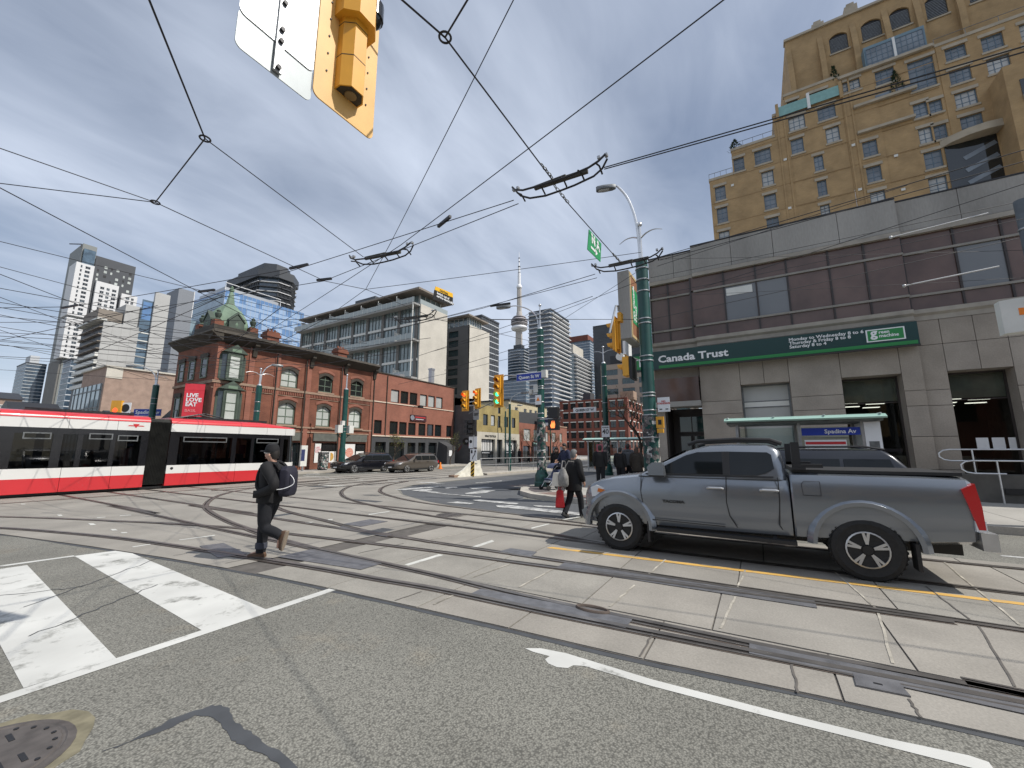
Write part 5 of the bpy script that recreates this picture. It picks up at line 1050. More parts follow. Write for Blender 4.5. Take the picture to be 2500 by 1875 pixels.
# low buildings seen over the streetcar
for (nm,lb,S,E,LW,LN,H,mt) in (('brown_shed','low brown timber clad shop roof behind the streetcar',19,70,4,10,5.2,'roof_tan'),('cream_shop','low cream shop gable behind the streetcar',14,96,5,8,7.5,'cream_render'),('grey_shop','grey shop with dark roof left of the brick corner building',24,62,6,9,6.0,'charcoal'),('small_brick_house','narrow brown house beyond the streetcar roof',15,130,5,12,12,'beige_brick')):
    t=thing(nm,lb,'building',(S,E,0)); m=MB(); m.box(0,LW,0,LN,0,H); m.build('wall',M[mt],t); m=MB(); m.extx([(-.3,H),(LN+.3,H),(LN/2,H+1.8)],-.3,LW+.3); m.build('roof',M['dark_metal'],t)
    window(t,LW*.3,H-3,LW*.35,1.8,2,2,.1,'white_paint','glass_dark',-.01)
# ------------------------------------------------------------- streetcar
mat('tram_red',(.55,.028,.035),.3,coat=.4,var=.08,vs_=1); mat('tram_white',(.66,.66,.64),.35,coat=.3,var=.05,vs_=1); mat('bellows',(.03,.03,.026),.9,var=.5,vs_=3)
clearglass('glass_tram',(.16,.165,.17)); mat('seat_grey',(.3,.31,.33),.6); mat('pole_red',(.5,.03,.03),.4); mat('tram_int',(.1,.1,.1),.8)
TR=thing('streetcar','red and white articulated streetcar with black window band crossing the intersection','streetcar',(7.93,22.5,0))
TWd=2.5
def tram_module(x0,x1,nose=False,wins=(),panels=()):
    """local x along the car; west side at y=0"""
    b=[('red_skirt',.14,.66,'tram_red',0),('white_band',.66,1.02,'tram_white',.0),('white_upper',2.5,2.86,'tram_white',0)]
    for nm,z0,z1,mt,_ in b:
        m=MB(); cuts=[x0]+[p for p in panels]+[x1]
        for i in range(len(cuts)-1):
            a_,c_=cuts[i]+.006,cuts[i+1]-.006
            m=MB(); last=nose and i==len(cuts)-2
            if last:
                n=8; pl=[]
                for k in range(n+1):
                    t=k/n; pl.append((c_-.75+.75*math.sin(t*math.pi/2)+(.12 if nm=='red_skirt' else 0)*math.sin(t*math.pi/2),.0+TWd*.5*(1-math.cos(t*math.pi/2))))
                poly=[(a_,0)]+pl+[(pl[-1][0],TWd/2)]+[(q[0],TWd-q[1]) for q in pl[::-1]]+[(a_,TWd)]
                pp=[];[pp.append(q) for q in poly if not pp or (abs(q[0]-pp[-1][0])+abs(q[1]-pp[-1][1]))>1e-4]
                m.prism(pp,z0,z1)
            else: m.box(a_,c_,0,TWd,z0,z1)
            m.build(nm,M[mt],TR)
    # roof
    prof=[(-.01,2.865),(.0,2.93),(.06,3.02),(.2,3.1),(.45,3.14),(TWd-.45,3.14),(TWd-.2,3.1),(TWd-.06,3.02),(TWd,2.93),(TWd+.01,2.865)]
    xs=[x0,x1] if not nose else [x0,x1-2.2,x1-1.6,x1-1.1,x1-.7,x1-.45]
    m=MB(); loops=[]
    for i,x in enumerate(xs):
        f=0 if not nose else [0,0,.25,.55,.8,1][i]
        loops.append([(x,TWd/2+(q[0]-TWd/2)*(1-.1*f),2.865+(q[1]-2.865)*(1-.75*f)) for q in prof])
    m.loft(loops); m.build('roof',M['tram_red'],TR)
    # interior floor, far wall, window band
    m=MB(); m.box(x0+.05,x1-(.5 if nose else .05),.1,TWd-.05,.9,1.0); m.box(x0+.05,x1-(.6 if nose else .05),TWd-.08,TWd-.04,1.0,1.25); m.box(x0+.05,x1-(.5 if nose else .05),.1,TWd-.1,2.5,2.55); m.build('interior',M['tram_int'],TR)
    xe=x1-.75 if nose else x1
    m=MB(); m.poly([(x0,.03,1.02),(xe,.03,1.02),(xe,.03,2.5),(x0,.03,2.5)]); m.build('window_glass',M['glass_tram'],TR); m=MB(); m.poly([(x0,TWd-.03,1.02),(x0,TWd-.03,2.5),(xe,TWd-.03,2.5),(xe,TWd-.03,1.02)]); m.build('window_glass',M['glass_tram'],TR)
    for a_,c_ in wins:
        
        for y_ in(.0,TWd-.035): m=MB(); m.box(a_,c_,y_,y_+.035,1.02,2.5); m.build('window_post',M['black_gloss'],TR)
    m=MB(); m.box(x0,xe,.005,.034,2.28,2.5); m.build('window_header',M['black_gloss'],TR)
tram_module(0,6.2,True,[(0,.35),(2.55,2.75),(3.45,3.6),(4.95,5.15),(5.4,5.5)],[1.3,2.8,4.2,5.2])
tram_module(-4.9,-.75,False,[(-4.9,-4.5),(-3.55,-3.3),(-2.9,-2.75),(-1.95,-1.8),(-1.0,-.75)],[-3.2,-1.8])
tram_module(-11,-5.5,False,[(-5.8,-5.5)],[-8])
# curved front glass
m=MB(); n=8; lo=[];hi=[]
for k in range(2*n+1):
    t=-math.pi/2+math.pi*k/(2*n); lo.append((5.45+.72*math.cos(t),TWd/2+(TWd/2-.03)*math.sin(t),1.02)); hi.append((5.45+.55*math.cos(t),TWd/2+(TWd/2-.05)*math.sin(t),2.5))
m.loft([lo,hi],cap=False,closed=False); m.build('front_glass',M['glass_dark'],TR)
for x in(-.375,-5.2):
    m=MB(); nx=14; lp=[]
    for k in range(nx*2+1):
        xx=x-.37+.74*k/(nx*2); d=.03 if k%2 else .1
        lp.append([(xx,d,.22),(xx,d,2.9),(xx,.3,3.05),(xx,TWd-.3,3.05),(xx,TWd-d,2.9),(xx,TWd-d,.22)])
    m.loft(lp); m.build('bellows',M['bellows'],TR,ang=10)
m=MB(); m.box(-11,5.6,.15,TWd-.15,.05,.138); m.build('underframe',M['black'],TR)
for x0,x1,z in((.5,2.3,2.05),(3.7,4.85,2.05),(-2.6,-1.9,2.1),(-1.75,-1.1,2.05),(-4.3,-3.6,2.08)):
    m=MB(); m.box(x0,x1,-.004,.022,z,z+.04); m.box(x0,x1,-.004,.022,z+.2,z+.24); m.box(x0,x0+.04,-.004,.022,z+.04,z+.2); m.box(x1-.04,x1,-.004,.022,z+.04,z+.2); m.build('hopper_window',M['galv_dark'],TR)
for x in(.6,1.3,3.3,3.9,-2.1,-3.0,-4.0): m=MB(); m.extr([(x,1.0),(x+.45,1.0),(x+.42,1.15),(x+.12,1.15),(x+.05,1.5),(x-.06,1.5)],.5,1.0); m.build('seat',M['seat_grey'],TR)
m=MB(); m.box(-1.3,-1.05,.9,1.1,1.0,1.75); m.build('ticket_machine',M['pole_red'],TR); m=MB(); m.box(3.15,3.45,.5,.52,1.5,1.95); m.build('notice',M['poster_pink'],TR)
for x in(1.0,2.4,-2.5,-3.3,4.2): m=MB(); m.cyl((x,1.2,1.0),(x,1.2,2.5),.025,n=6); m.build('grab_pole',M['galv'],TR)
for x in(.2,-4.7): m=MB(); m.lathe([(0,.012),(.05,.012),(.06,.003)],12,(x,0,.88),'y'); m.build('side_port',M['dark_metal'],TR)
# winged emblem and front marker lights, roof gear
m=MB(); m.extr([(-1.5,2.67),(-.95,2.67),(-1.0,2.71),(-1.45,2.71)],-.006,-.001); m.extr([(-1.33,2.77),(-1.12,2.77),(-1.225,2.6)],-.009,-.0061); m.build('winged_emblem',M['tram_red'],TR)
m=MB(); m.box(5.05,5.3,-.01,-.003,.74,.8); m.build('marker_light',M['sign_orange'],TR)

for a_,b_ in((-4.3,-1.2),(1.5,4.4)): m=MB(); m.box(a_,b_,.5,2.0,3.14,3.25); m.build('roof_equipment',M['dark_metal'],TR)

m=MB(); m.tube([(.6,.9,3.2),(1.6,.9,3.45),(2.4,.9,3.3)],.03,6); m.tube([(.6,1.6,3.2),(1.6,1.6,3.45),(2.4,1.6,3.3)],.03,6); m.tube([(1.6,.8,3.45),(1.6,1.7,3.45)],.03,6); m.build('folded_pantograph',M['dark_metal'],TR)
# ------------------------------------------------------------- road vehicles
def wheel(parent,x,y,r,w,rim_r,spokes,rim_m='alu',name='wheel'):
    s=1 if y>0 else -1
    m=MB(); h=w/2; pr=[(rim_r,-h*.8),(r*.82,-h),(r*.95,-h*.85),(r,-h*.55),(r,h*.55),(r*.95,h*.85),(r*.82,h),(rim_r,h*.8)]
    m.lathe(pr,28,(0,0,0),'y'); 
    for k in range(36):
        t=6.283*k/36
        for yy in(-.6,-.2,.2,.6): m.bar((r*.995*math.cos(t),h*yy-.018,r*.995*math.sin(t)),(r*.995*math.cos(t),h*yy+.018,r*.995*math.sin(t)),.03,.012,up=(math.cos(t),0,math.sin(t)))
    wo_=m.build(name,M['black_rubber'],parent,(x,y,r))
    m=MB(); m.lathe([(rim_r*1.0,-.02),(rim_r*.97,.045),(rim_r*.9,.05),(rim_r*.88,-.02)],28,(0,-s*h*.55,0),'y') if s<0 else m.lathe([(rim_r*.88,.02),(rim_r*.9,-.05),(rim_r*.97,-.045),(rim_r,.02)],28,(0,s*h*.55,0),'y')
    yo=s*(h*.55+.03)
    for k in range(spokes):
        for q in(-.13,.13):
            t=6.283*k/spokes+R(90); t2=t+q
            m.bar((rim_r*.3*math.cos(t),yo,rim_r*.3*math.sin(t)),(rim_r*.92*math.cos(t2),yo+s*.005,rim_r*.92*math.sin(t2)),rim_r*.13,.03,up=(0,1,0))
    m.build('rim',M[rim_m],wo_)
    m=MB(); m.cyl((0,s*h*.1,0),(0,s*h*.2,0),rim_r*.9,n=20); m.cyl((0,s*h*.2,0),(0,yo+s*.02,0),rim_r*.3,rim_r*.24,n=12); m.build('hub',M['black'],wo_)
    return wo_
def hull(stations):
    loops=[]
    for (x,zb,zt,hw) in stations:
        h=zt-zb; half=[(0,zb),(hw*.8,zb),(hw*.93,zb+.05),(hw*.985,zb+h*.3),(hw,zb+h*.5),(hw*1.0,zb+h*.68),(hw*.975,zb+h*.86),(hw*.93,zt-.03),(hw*.82,zt),(0,zt+.015)]
        loops.append([(x,q[0],q[1]) for q in half]+[(x,-q[0],q[1]) for q in half[-2:0:-1]])
    m=MB(); m.loft(loops); return m
def cut(o,cyls,black):
    """wheel wells cut out of the body"""
    bpy.context.view_layer.update()
    for (x,r,z) in cyls:
        c=MB(); c.cyl((x,-2,z),(x,2,z),r,n=36); co=c.build('cutter',black)
        md=o.modifiers.new('b','BOOLEAN'); md.operation='DIFFERENCE'; md.object=co; md.solver='EXACT'; md.material_mode='TRANSFER'
        dg=bpy.context.evaluated_depsgraph_get(); me=bpy.data.meshes.new_from_object(o.evaluated_get(dg)); o.modifiers.clear(); old=o.data; o.data=me; bpy.data.objects.remove(co)
    o.data.polygons.foreach_set('use_smooth',[True]*len(o.data.polygons)); o.data.set_sharp_from_angle(angle=R(32))
def interp(rings,z,i):
    for a_,b_ in zip(rings,rings[1:]):
        if a_[0]<=z<=b_[0]: t=(z-a_[0])/(b_[0]-a_[0]); return a_[i]+(b_[i]-a_[i])*t
    return rings[-1][i] if z>rings[-1][0] else rings[0][i]
def greenhouse(rings,rad=.12):
    m=MB(); loops=[]
    for (z,xf,xr,w) in rings:
        lp=[]
        for (cx,cy,a0) in((xf-rad,w-rad,0),(xr+rad,w-rad,90),(xr+rad,-w+rad,180),(xf-rad,-w+rad,270)):
            for k in range(5): t=R(a0+22.5*k); lp.append((cx+rad*math.cos(t),cy+rad*math.sin(t),z))
        loops.append(lp)
    m.loft(loops); return m
def sidewin(rings,poly,s,off=.02):
    m=MB(); P_=[(x,s*(interp(rings,z,3)+off),z) for x,z in poly]; P2=[(x,s*(interp(rings,z,3)-.004),z) for x,z in poly]
    m.poly(P_ if s<0 else P_[::-1]); return m
def flare(parent,x,z,r0,r1,hw,mt,a0=-5,a1=185):
    for s in(-1,1):
        m=MB(); n=18; L=[]
        for k in range(n+1):
            t=R(a0+(a1-a0)*k/n); c,sn=math.cos(t),math.sin(t)
            L.append([(x+r0*c,s*(hw-.08),z+r0*sn),(x+r0*c,s*(hw+.035),z+r0*sn),(x+(r0*.55+r1*.45)*c,s*(hw+.045),z+(r0*.55+r1*.45)*sn),(x+r1*c,s*(hw-.02),z+r1*sn)])
        m.loft(L); m.build('wheel_flare',M[mt],parent)
mat('truck_paint',(.225,.245,.27),.26,.6,coat=.6); mat('lamp_clear',(.7,.72,.75),.1,.2); mat('lamp_red',(.5,.008,.012),.15,coat=.5); mat('lamp_amber',(.6,.16,.02),.2); mat('plastic_black',(.018,.018,.019),.6); glassmat('car_glass',(.012,.015,.017),.03,.35)
TK=thing('pickup_truck','silver grey double cab pickup truck with black bed cover waiting on the tracks','pickup truck',(8.02,-1.11,0),R(90))
cabst=[(.775,.43,1.26,.9),(.84,.43,1.27,.935),(1.8,.42,1.275,.94),(2.7,.42,1.27,.94),(2.95,.42,1.25,.94),(3.3,.42,1.21,.935),(3.55,.43,1.16,.91),(3.72,.45,1.1,.86),(3.84,.5,1.03,.78),(3.9,.55,.95,.68)]
cab=hull(cabst).build('cab_body',[M['truck_paint'],M['black']],TK); cut(cab,[(3.23,.5,.42)],M['black'])
bed=[(-1.08,.58,1.3,.86),(-1.02,.54,1.335,.915),(-.6,.5,1.345,.94),(.3,.45,1.35,.945),(.735,.43,1.35,.935),(.755,.44,1.34,.92)]
bd=hull(bed).build('cargo_bed',[M['truck_paint'],M['black']],TK); cut(bd,[(0,.52,.42)],M['black'])
RG=[(1.245,2.9,.79,.905),(1.45,2.52,.8,.87),(1.65,2.12,.83,.8),(1.735,1.86,.9,.735),(1.765,1.6,1.05,.6)]
greenhouse(RG).build('cab_roof',M['truck_paint'],TK)
for s in(-1,1):
    sidewin(RG,[(2.62,1.3),(2.42,1.43),(2.12,1.585),(1.95,1.635),(1.6,1.645),(1.6,1.3)],s).build('side_window',M['car_glass'],TK)
    sidewin(RG,[(1.6,1.3),(1.6,1.645),(1.5,1.647),(1.5,1.3)],s,.023).build('door_pillar',M['plastic_black'],TK)
    sidewin(RG,[(1.5,1.3),(1.5,1.645),(1.0,1.635),(.95,1.6),(.93,1.4),(1.03,1.34),(1.15,1.3)],s).build('side_window',M['car_glass'],TK)
    sidewin(RG,[(2.75,1.27),(2.75,1.29),(.95,1.29),(.95,1.27)],s,.026).build('belt_moulding',M['plastic_black'],TK)
def panel_line(pts,y,par,w=.012):
    for s in(-1,1):
        m=MB()
        for a_,b_ in zip(pts,pts[1:]): m.bar((a_[0],s*y,a_[1]),(b_[0],s*y,b_[1]),w,.012,up=(0,1,0))
        m.build('door_gap',M['black'],par)
panel_line([(2.82,1.27),(2.84,1.0),(2.8,.7),(2.72,.56),(1.62,.54)],.937,TK); panel_line([(1.56,1.27),(1.58,.9),(1.55,.7),(1.46,.54)],.937,TK); panel_line([(.9,1.28),(.9,1.0),(.93,.62),(.9,.56)],.934,TK)
for s in(-1,1):
    for x in(1.72,1.02): m=MB(); m.tube([(x-.11,s*.945,1.09),(x-.08,s*.975,1.1),(x+.08,s*.975,1.1),(x+.11,s*.945,1.09)],.017,8); m.build('door_handle',M['alu'],TK)
    m=MB(); m.extr([(2.42,1.27),(2.66,1.27),(2.68,1.4),(2.6,1.47),(2.44,1.47)],s*.95,s*1.12); mi=m.build('wing_mirror',M['truck_paint'],TK); m=MB(); m.box(2.42,2.66,s*.94,s*1.115,1.25,1.268); m.build('mirror_base',M['plastic_black'],mi)
    m=MB(); m.extx([(s*.78,.62),(s*.9,.62),(s*.9,.8),(s*.72,.98),(s*.6,.98)],-1.1,-.99) if False else m.extr([(-.95,1.2),(-1.07,1.27),(-1.1,1.0),(-1.1,.74),(-1.04,.74),(-1.0,.95)],s*.8,s*.935); tl=m.build('tail_light',M['lamp_red'],TK); m=MB(); m.box(-1.112,-1.02,s*.82,s*.933,.72,.84); m.build('reverse_lamp',M['lamp_clear'],tl)
    m=MB(); m.extr([(3.42,1.0),(3.62,1.06),(3.72,1.02),(3.7,.86),(3.58,.88)],s*.80,s*.905); hl=m.build('headlight',M['lamp_clear'],TK); m=MB(); m.extr([(3.44,.98),(3.58,1.01),(3.6,.95),(3.5,.93)],s*.9,s*.912); m.build('indicator',M['lamp_amber'],hl)
    m=MB(); m.bar((.75,s*.93,.4),(2.6,s*.93,.42),.16,.05); m.bar((1.0,s*.8,.45),(1.0,s*.92,.4),.05,.05); m.bar((2.3,s*.8,.45),(2.3,s*.92,.4),.05,.05); m.build('running_board',M['plastic_black'],TK)
    
    for x_ in(-.5,2.72): m=MB(); m.box(x_,x_+.04,s*.72,s*.955,.2,.52); m.build('mud_flap',M['plastic_black'],TK)
    m=MB(); m.tube([(2.1,s*.62,1.76),(1.95,s*.66,1.81),(1.4,s*.68,1.835),(.95,s*.68,1.82),(.8,s*.68,1.76)],.03,8); m.build('roof_rail',M['plastic_black'],TK)
m=MB(); m.box(-1.02,.72,-.8,.8,1.35,1.39); m.build('bed_cover',M['plastic_black'],TK)
m=MB(); m.box(.55,.72,-.86,.86,1.39,1.42); 
m.build('cover_rail',M['plastic_black'],TK)
for s in(-1,1): m=MB(); m.box(.6,.7,s*.7,s*.82,1.42,1.78); m.box(.35,.7,s*.7,s*.84,1.42,1.47); m.build('rack_upright',M['plastic_black'],TK)
m=MB(); m.box(-1.2,-1.06,-.9,.9,.5,.7); m.build('rear_bumper',M['alu'],TK)
m=MB(); m.extr([(3.6,.42),(3.9,.45),(3.94,.6),(3.86,.66),(3.7,.5)],-.8,.8); m.build('front_bumper',M['truck_paint'],TK); m=MB(); m.box(3.86,3.905,-.55,.55,.66,.92); m.build('grille',M['plastic_black'],TK)
m=MB(); m.poly([(2.86,-.78,1.27),(2.86,.78,1.27),(2.14,.7,1.655),(2.14,-.7,1.655)]); 
for i in range(4): v=m.v[i]; m.v[i]=(v[0]+.012,v[1],v[2]+.012)
m.build('windscreen',M['car_glass'],TK)
m=MB(); m.box(-1.0,3.4,-.5,.5,.36,.5); m.build('chassis',M['black'],TK)
flare(TK,3.23,.42,.5,.61,.925,'truck_paint',-4,184); flare(TK,0,.42,.52,.63,.93,'truck_paint',0,180)
for x in(0,3.23):
    for s in(-1,1): wheel(TK,x,s*.82,.395,.26,.235,5)
m=MB(); m.tube([(.42,.947,1.05),(.62,.947,1.05),(.63,.945,1.2),(.6,.942,1.24),(.42,.942,1.24)],.004,4,True); m.build('fuel_door_gap',M['black'],TK)
text('TACOMA',.055,TK,M['black'],(2.5,.948,.84),rot=(R(90),0,R(180)),off=.003,sx_=1.4)
def suv(label,paint,loc,rz,L=4.6,H=1.5,W=.9,r=.34,rimm='alu',rails=True,group=None):
    t=thing('suv',label,'car',loc,rz,group); k=L/4.6; h=H/1.68
    xr,xf=0,2.72*k
    st=[(-.92,.5,.95,.76),(-.88,.42,1.02,.84),(-.7,.3,1.06,.9),(0,.28,1.08,.92),(1.8,.28,1.07,.92),(2.5,.28,1.04,.915),(3.1,.3,.98,.89),(3.4,.33,.92,.83),(3.58,.38,.84,.72),(3.64,.44,.74,.6)]
    b=hull([(x*k,a_*h,c_*h,w*W/.92) for x,a_,c_,w in st]).build('body',[M[paint],M['black']],t); cut(b,[(xr,r*1.17,r),(xf,r*1.17,r)],M['black'])
    RG=[(1.03*h,2.55*k,-.86*k,.86*W/.92),(1.25*h,2.1*k,-.8*k,.82*W/.92),(1.5*h,1.62*k,-.62*k,.74*W/.92),(1.62*h,1.3*k,-.5*k,.66*W/.92),(1.66*h,.9*k,-.2*k,.5*W/.92)]
    greenhouse(RG,.1).build('roof',M[paint],t)
    for s in(-1,1):
        for a_,c_ in((1.98,1.12),(1.06,.2),(.14,-.62)):
            pts=[(min(c_,9)*k,1.08*h),(a_*k,1.08*h),(min(a_,1.72)*k,1.46*h),(max(c_,-.52)*k,1.46*h)]
            sidewin(RG,pts,s).build('side_window',M['car_glass'],t)
        m=MB(); m.box(1.9*k,2.05*k,s*.9*W/.92,s*1.05*W/.92,1.05*h,1.2*h); m.build('wing_mirror',M[paint],t)
        m=MB(); m.extr([(3.1*k,.9*h),(3.42*k,.88*h),(3.5*k,.76*h),(3.3*k,.76*h)],s*.62*W/.92,s*.84*W/.92); m.build('headlight',M['lamp_clear'],t)
        m=MB(); m.box(-.94*k,-.82*k,s*.62*W/.92,s*.86*W/.92,.78*h,1.0*h); m.build('tail_light',M['lamp_red'],t)
        for x in(1.35,.35): m=MB(); m.box(x*k,(x+.2)*k,s*.922*W/.92,s*.945*W/.92,.93*h,.97*h); m.build('door_handle',M[paint],t)
        if rails: m=MB(); m.tube([(1.3*k,s*.62,1.64*h),(.9*k,s*.62,1.7*h),(-.2*k,s*.62,1.7*h),(-.5*k,s*.62,1.64*h)],.022,6); m.build('roof_rail',M['dark_metal'],t)
        m=MB(); m.box(.35*k,2.35*k,s*.86*W/.92,s*.925*W/.92,.26*h,.36*h); m.build('sill',M['plastic_black'],t)
    m=MB(); m.poly([(2.46*k,-.72*W/.92,1.07*h),(2.46*k,.72*W/.92,1.07*h),(1.66*k,.64*W/.92,1.5*h),(1.66*k,-.64*W/.92,1.5*h)]); m.v=[(v[0]+.02,v[1],v[2]+.015) for v in m.v]; m.build('windscreen',M['car_glass'],t)
    m=MB(); m.poly([(-.84*k,.72*W/.92,1.1*h),(-.84*k,-.72*W/.92,1.1*h),(-.64*k,-.64*W/.92,1.48*h),(-.64*k,.64*W/.92,1.48*h)]); m.v=[(v[0]-.02,v[1],v[2]+.01) for v in m.v]; m.build('rear_window',M['car_glass'],t)
    m=MB(); m.box(3.56*k,3.655*k,-.42,.42,.52*h,.76*h); m.build('grille',M['plastic_black'],t); m=MB(); m.box(3.66*k,3.675*k,-.18,.18,.46*h,.56*h); m.build('licence_plate',M['sign_white'],t)
    m=MB(); m.box(-.75*k,-.45*k,-.6,.6,1.6*h,1.66*h); m.build('spoiler',M[paint],t)
    m=MB(); m.box(-.6*k,3.2*k,-.6,.6,.2*h,.32*h); m.build('chassis',M['black'],t)
    for x in(xr,xf):
        for s in(-1,1): wheel(t,x,s*(W-.12),r,.22,r*.68,5,rimm)
    return t
mat('suv_black',(.012,.013,.018),.2,.2,coat=.8); mat('suv_taupe',(.13,.115,.1),.28,.5,coat=.6); mat('suv_navy',(.01,.012,.018),.25,.3,coat=.7)
suv('black SUV driving past the domed brick building, ahead of the taupe one','suv_black',(23.35,26.7,0),R(180),4.85,1.48,.93,.35)
suv('taupe grey SUV following the black one beside the concrete barrier','suv_taupe',(25.45,23.6,0),R(180),4.5,1.45,.88,.33)
suv('dark navy SUV mostly hidden behind the silver pickup bed','suv_navy',(11.3,-1.6,0),R(90),4.9,1.72,.95,.37)
# ------------------------------------------------------------- overhead wires
WIRES=[(0.34,3.61,5.8,2.07,6.04,5.8,0.013,0.0),(2.07,6.04,5.8,2.32,8.4,5.8,0.011,0.0),(2.07,6.04,5.8,5.38,6.91,5.75,0.009,0.0),(2.32,8.4,5.8,0.05,8.8,5.8,0.009,0.0),(2.32,8.4,5.8,0.43,10.31,5.8,0.009,0.0),(2.32,8.4,5.8,5.68,8.74,5.75,0.01,0.0),(1.27,2.76,5.85,2.7,2.41,5.85,0.013,0.0),(2.21,1.19,5.85,2.7,2.41,5.85,0.012,0.0),(2.7,2.41,5.85,5.35,2.39,5.8,0.012,0.0),(5.7,2.43,5.8,8.7,2.28,5.8,0.011,0.0),(1.6,-0.47,6.05,5.26,5.96,5.75,0.007,0.0),(5.26,5.96,5.75,6.61,8.32,5.75,0.008,0.0),(2.58,-3.55,5.7,5.36,5.79,5.7,0.009,0.0),(5.36,5.79,5.7,8.37,18.9,5.7,0.009,0.0),(6.31,-7.0,5.78,5.3,1.59,5.72,0.01,0.0),(6.34,-7.03,5.9,5.29,1.59,5.74,0.01,0.0),(5.24,3.09,5.7,4.02,22.14,5.7,0.009,0.0),(5.36,3.07,5.7,5.66,8.66,5.7,0.009,0.0),(5.69,8.7,5.72,3.46,17.94,5.68,0.01,0.0),(8.68,2.92,5.72,9.23,6.45,5.72,0.01,0.0),(9.23,6.45,5.72,9.72,21.88,5.72,0.01,0.0),(8.9,2.95,5.72,9.59,14.42,5.72,0.009,0.0),(8.56,1.45,5.72,7.07,-8.35,5.72,0.009,0.0),(8.72,1.48,5.72,7.58,-8.63,5.72,0.009,0.0),(6.85,8.62,5.9,9.92,2.12,6.6,0.009,0.0),(5.8,8.87,5.8,6.85,8.62,5.9,0.01,0.0),(6.85,8.62,5.9,9.53,8.46,5.8,0.009,0.0),(6.85,8.62,5.9,7.67,11.57,5.8,0.009,0.0),(-0.64,12.67,5.7,7.47,11.33,5.7,0.009,0.0),(-0.74,13.84,5.7,8.88,15.02,5.7,0.009,0.0),(1.58,19.24,5.7,3.07,16.51,5.7,0.012,0.0),(3.07,16.51,5.7,4.89,8.53,5.7,0.01,0.0),(-0.32,14.71,5.7,9.21,24.35,5.7,0.01,0.0),(1.45,19.19,5.7,6.03,19.79,5.7,0.012,0.0),(0.69,21.2,5.7,11.39,20.7,5.7,0.012,0.0),(1.23,24.39,5.7,10.13,15.11,5.7,0.013,0.0),(1.96,25.49,5.7,8.2,21.8,5.7,0.013,0.0),(3.44,27.97,5.7,9.59,21.47,5.7,0.014,0.0),(2.85,23.81,5.7,4.31,14.22,5.7,0.013,0.0),(5.36,28.57,5.7,4.9,11.87,5.7,0.012,0.0),(6.2,21.7,5.7,7.49,11.29,5.7,0.012,0.0),(8.65,27.26,5.9,10.79,9.88,5.7,0.012,0.0),(10.97,30.01,5.7,11.7,12.47,5.7,0.014,0.0),(7.49,11.29,5.7,13.32,6.83,6.6,0.011,0.0),(7.49,11.29,5.7,8.76,17.42,5.7,0.012,0.0),(9.42,8.35,5.75,15.33,7.87,6.3,0.01,0.0),(12.39,11.32,5.7,13.31,6.73,6.4,0.011,0.0),(17.26,18.26,5.6,15.74,8.09,6.0,0.012,0.0),(13.09,6.62,6.5,12.99,2.6,7.2,0.01,0.0),(15.08,7.52,6.6,12.31,2.51,7.3,0.009,0.0),(10.9,7.33,6.0,13.37,3.2,6.0,0.012,0.0),(12.72,12.41,5.7,11.16,3.85,6.2,0.011,0.0),(15.74,13.4,5.7,15.09,7.53,6.3,0.012,0.0),(5.9,10.18,5.7,8.18,20.02,5.7,0.013,0.0),(12.33,2.4,6.9,13.07,-5.48,7.2,0.009,0.0),(12.7,2.54,5.7,13.78,-5.69,6.6,0.01,0.0),(11.83,2.09,7.0,11.39,-3.29,7.4,0.009,0.0),(12.09,0.93,6.2,9.55,-7.21,6.5,0.009,0.0),(12.04,2.37,6.2,11.66,-8.69,6.35,0.008,0.0),(12.08,2.39,7.4,12.91,-5.37,6.0,0.006,0.0),(12.68,2.29,6.4,12.99,-5.32,5.4,0.006,0.0)]
_rw=random.Random(9)
for _i in range(16):
    y0=_rw.uniform(12,30); x0=_rw.uniform(-3,4); WIRES.append((x0,y0+_rw.uniform(-4,10),5.7,_rw.uniform(8,13),y0+_rw.uniform(-6,8),5.7,.011,0))
for (x1,y1,z1,x2,y2,z2,r,sg_) in WIRES:
    a_=Vector((x1,y1,z1)); b_=Vector((x2,y2,z2)); L=(b_-a_).length; n=10; sag=.0025*L if L>6 else 0
    m=MB(); m.tube([a_+(b_-a_)*t/n-Vector((0,0,sag*4*(t/n)*(1-t/n))) for t in range(n+1)],r*.8,5)
    tag(m.build('overhead_wire',M['wire']),'thin black overhead streetcar wire strung across the intersection','wire','overhead streetcar wires')
def frog(loc,rz,label,L=.78,s=1.):
    t=thing('wire_crossover',label,'wire fitting',loc,rz,'wire crossover frames'); 
    for sy in(-1,1):
        m=MB(); m.tube([(-L,sy*.05,.16),(-L*.88,sy*.09,.06),(-L*.7,sy*.11,.0),(-L*.3,sy*.12,-.03),(0,sy*.13,-.03),(L*.35,sy*.14,-.02),(L*.7,sy*.12,.02),(L*.9,sy*.09,.1),(L,sy*.05,.2)],.016,6); m.build('runner',M['dark_metal'],t)
    for x in(-L*.86,-L*.5,-.1,L*.35,L*.82): m=MB(); m.tube([(x,-.13,0),(x,0,.05),(x,.13,0)],.014,6); m.build('crossbar',M['dark_metal'],t)
    m=MB(); m.bar((-L*.62,-.03,.06),(L*.3,.02,.05),.05,.06); m.bar((-L*.2,.03,.05),(L*.5,.0,.07),.05,.06); m.build('insulator_body',mat('insulator',(.05,.045,.03),.7,var=.4,vs_=9) if 'insulator' not in M else M['insulator'],t)
    for x in(-L,-L*.86,L*.9,L): m=MB(); m.box(x-.02,x+.02,-.03,.03,.16,.2); m.build('bolt',M['galv'],t)
    return t
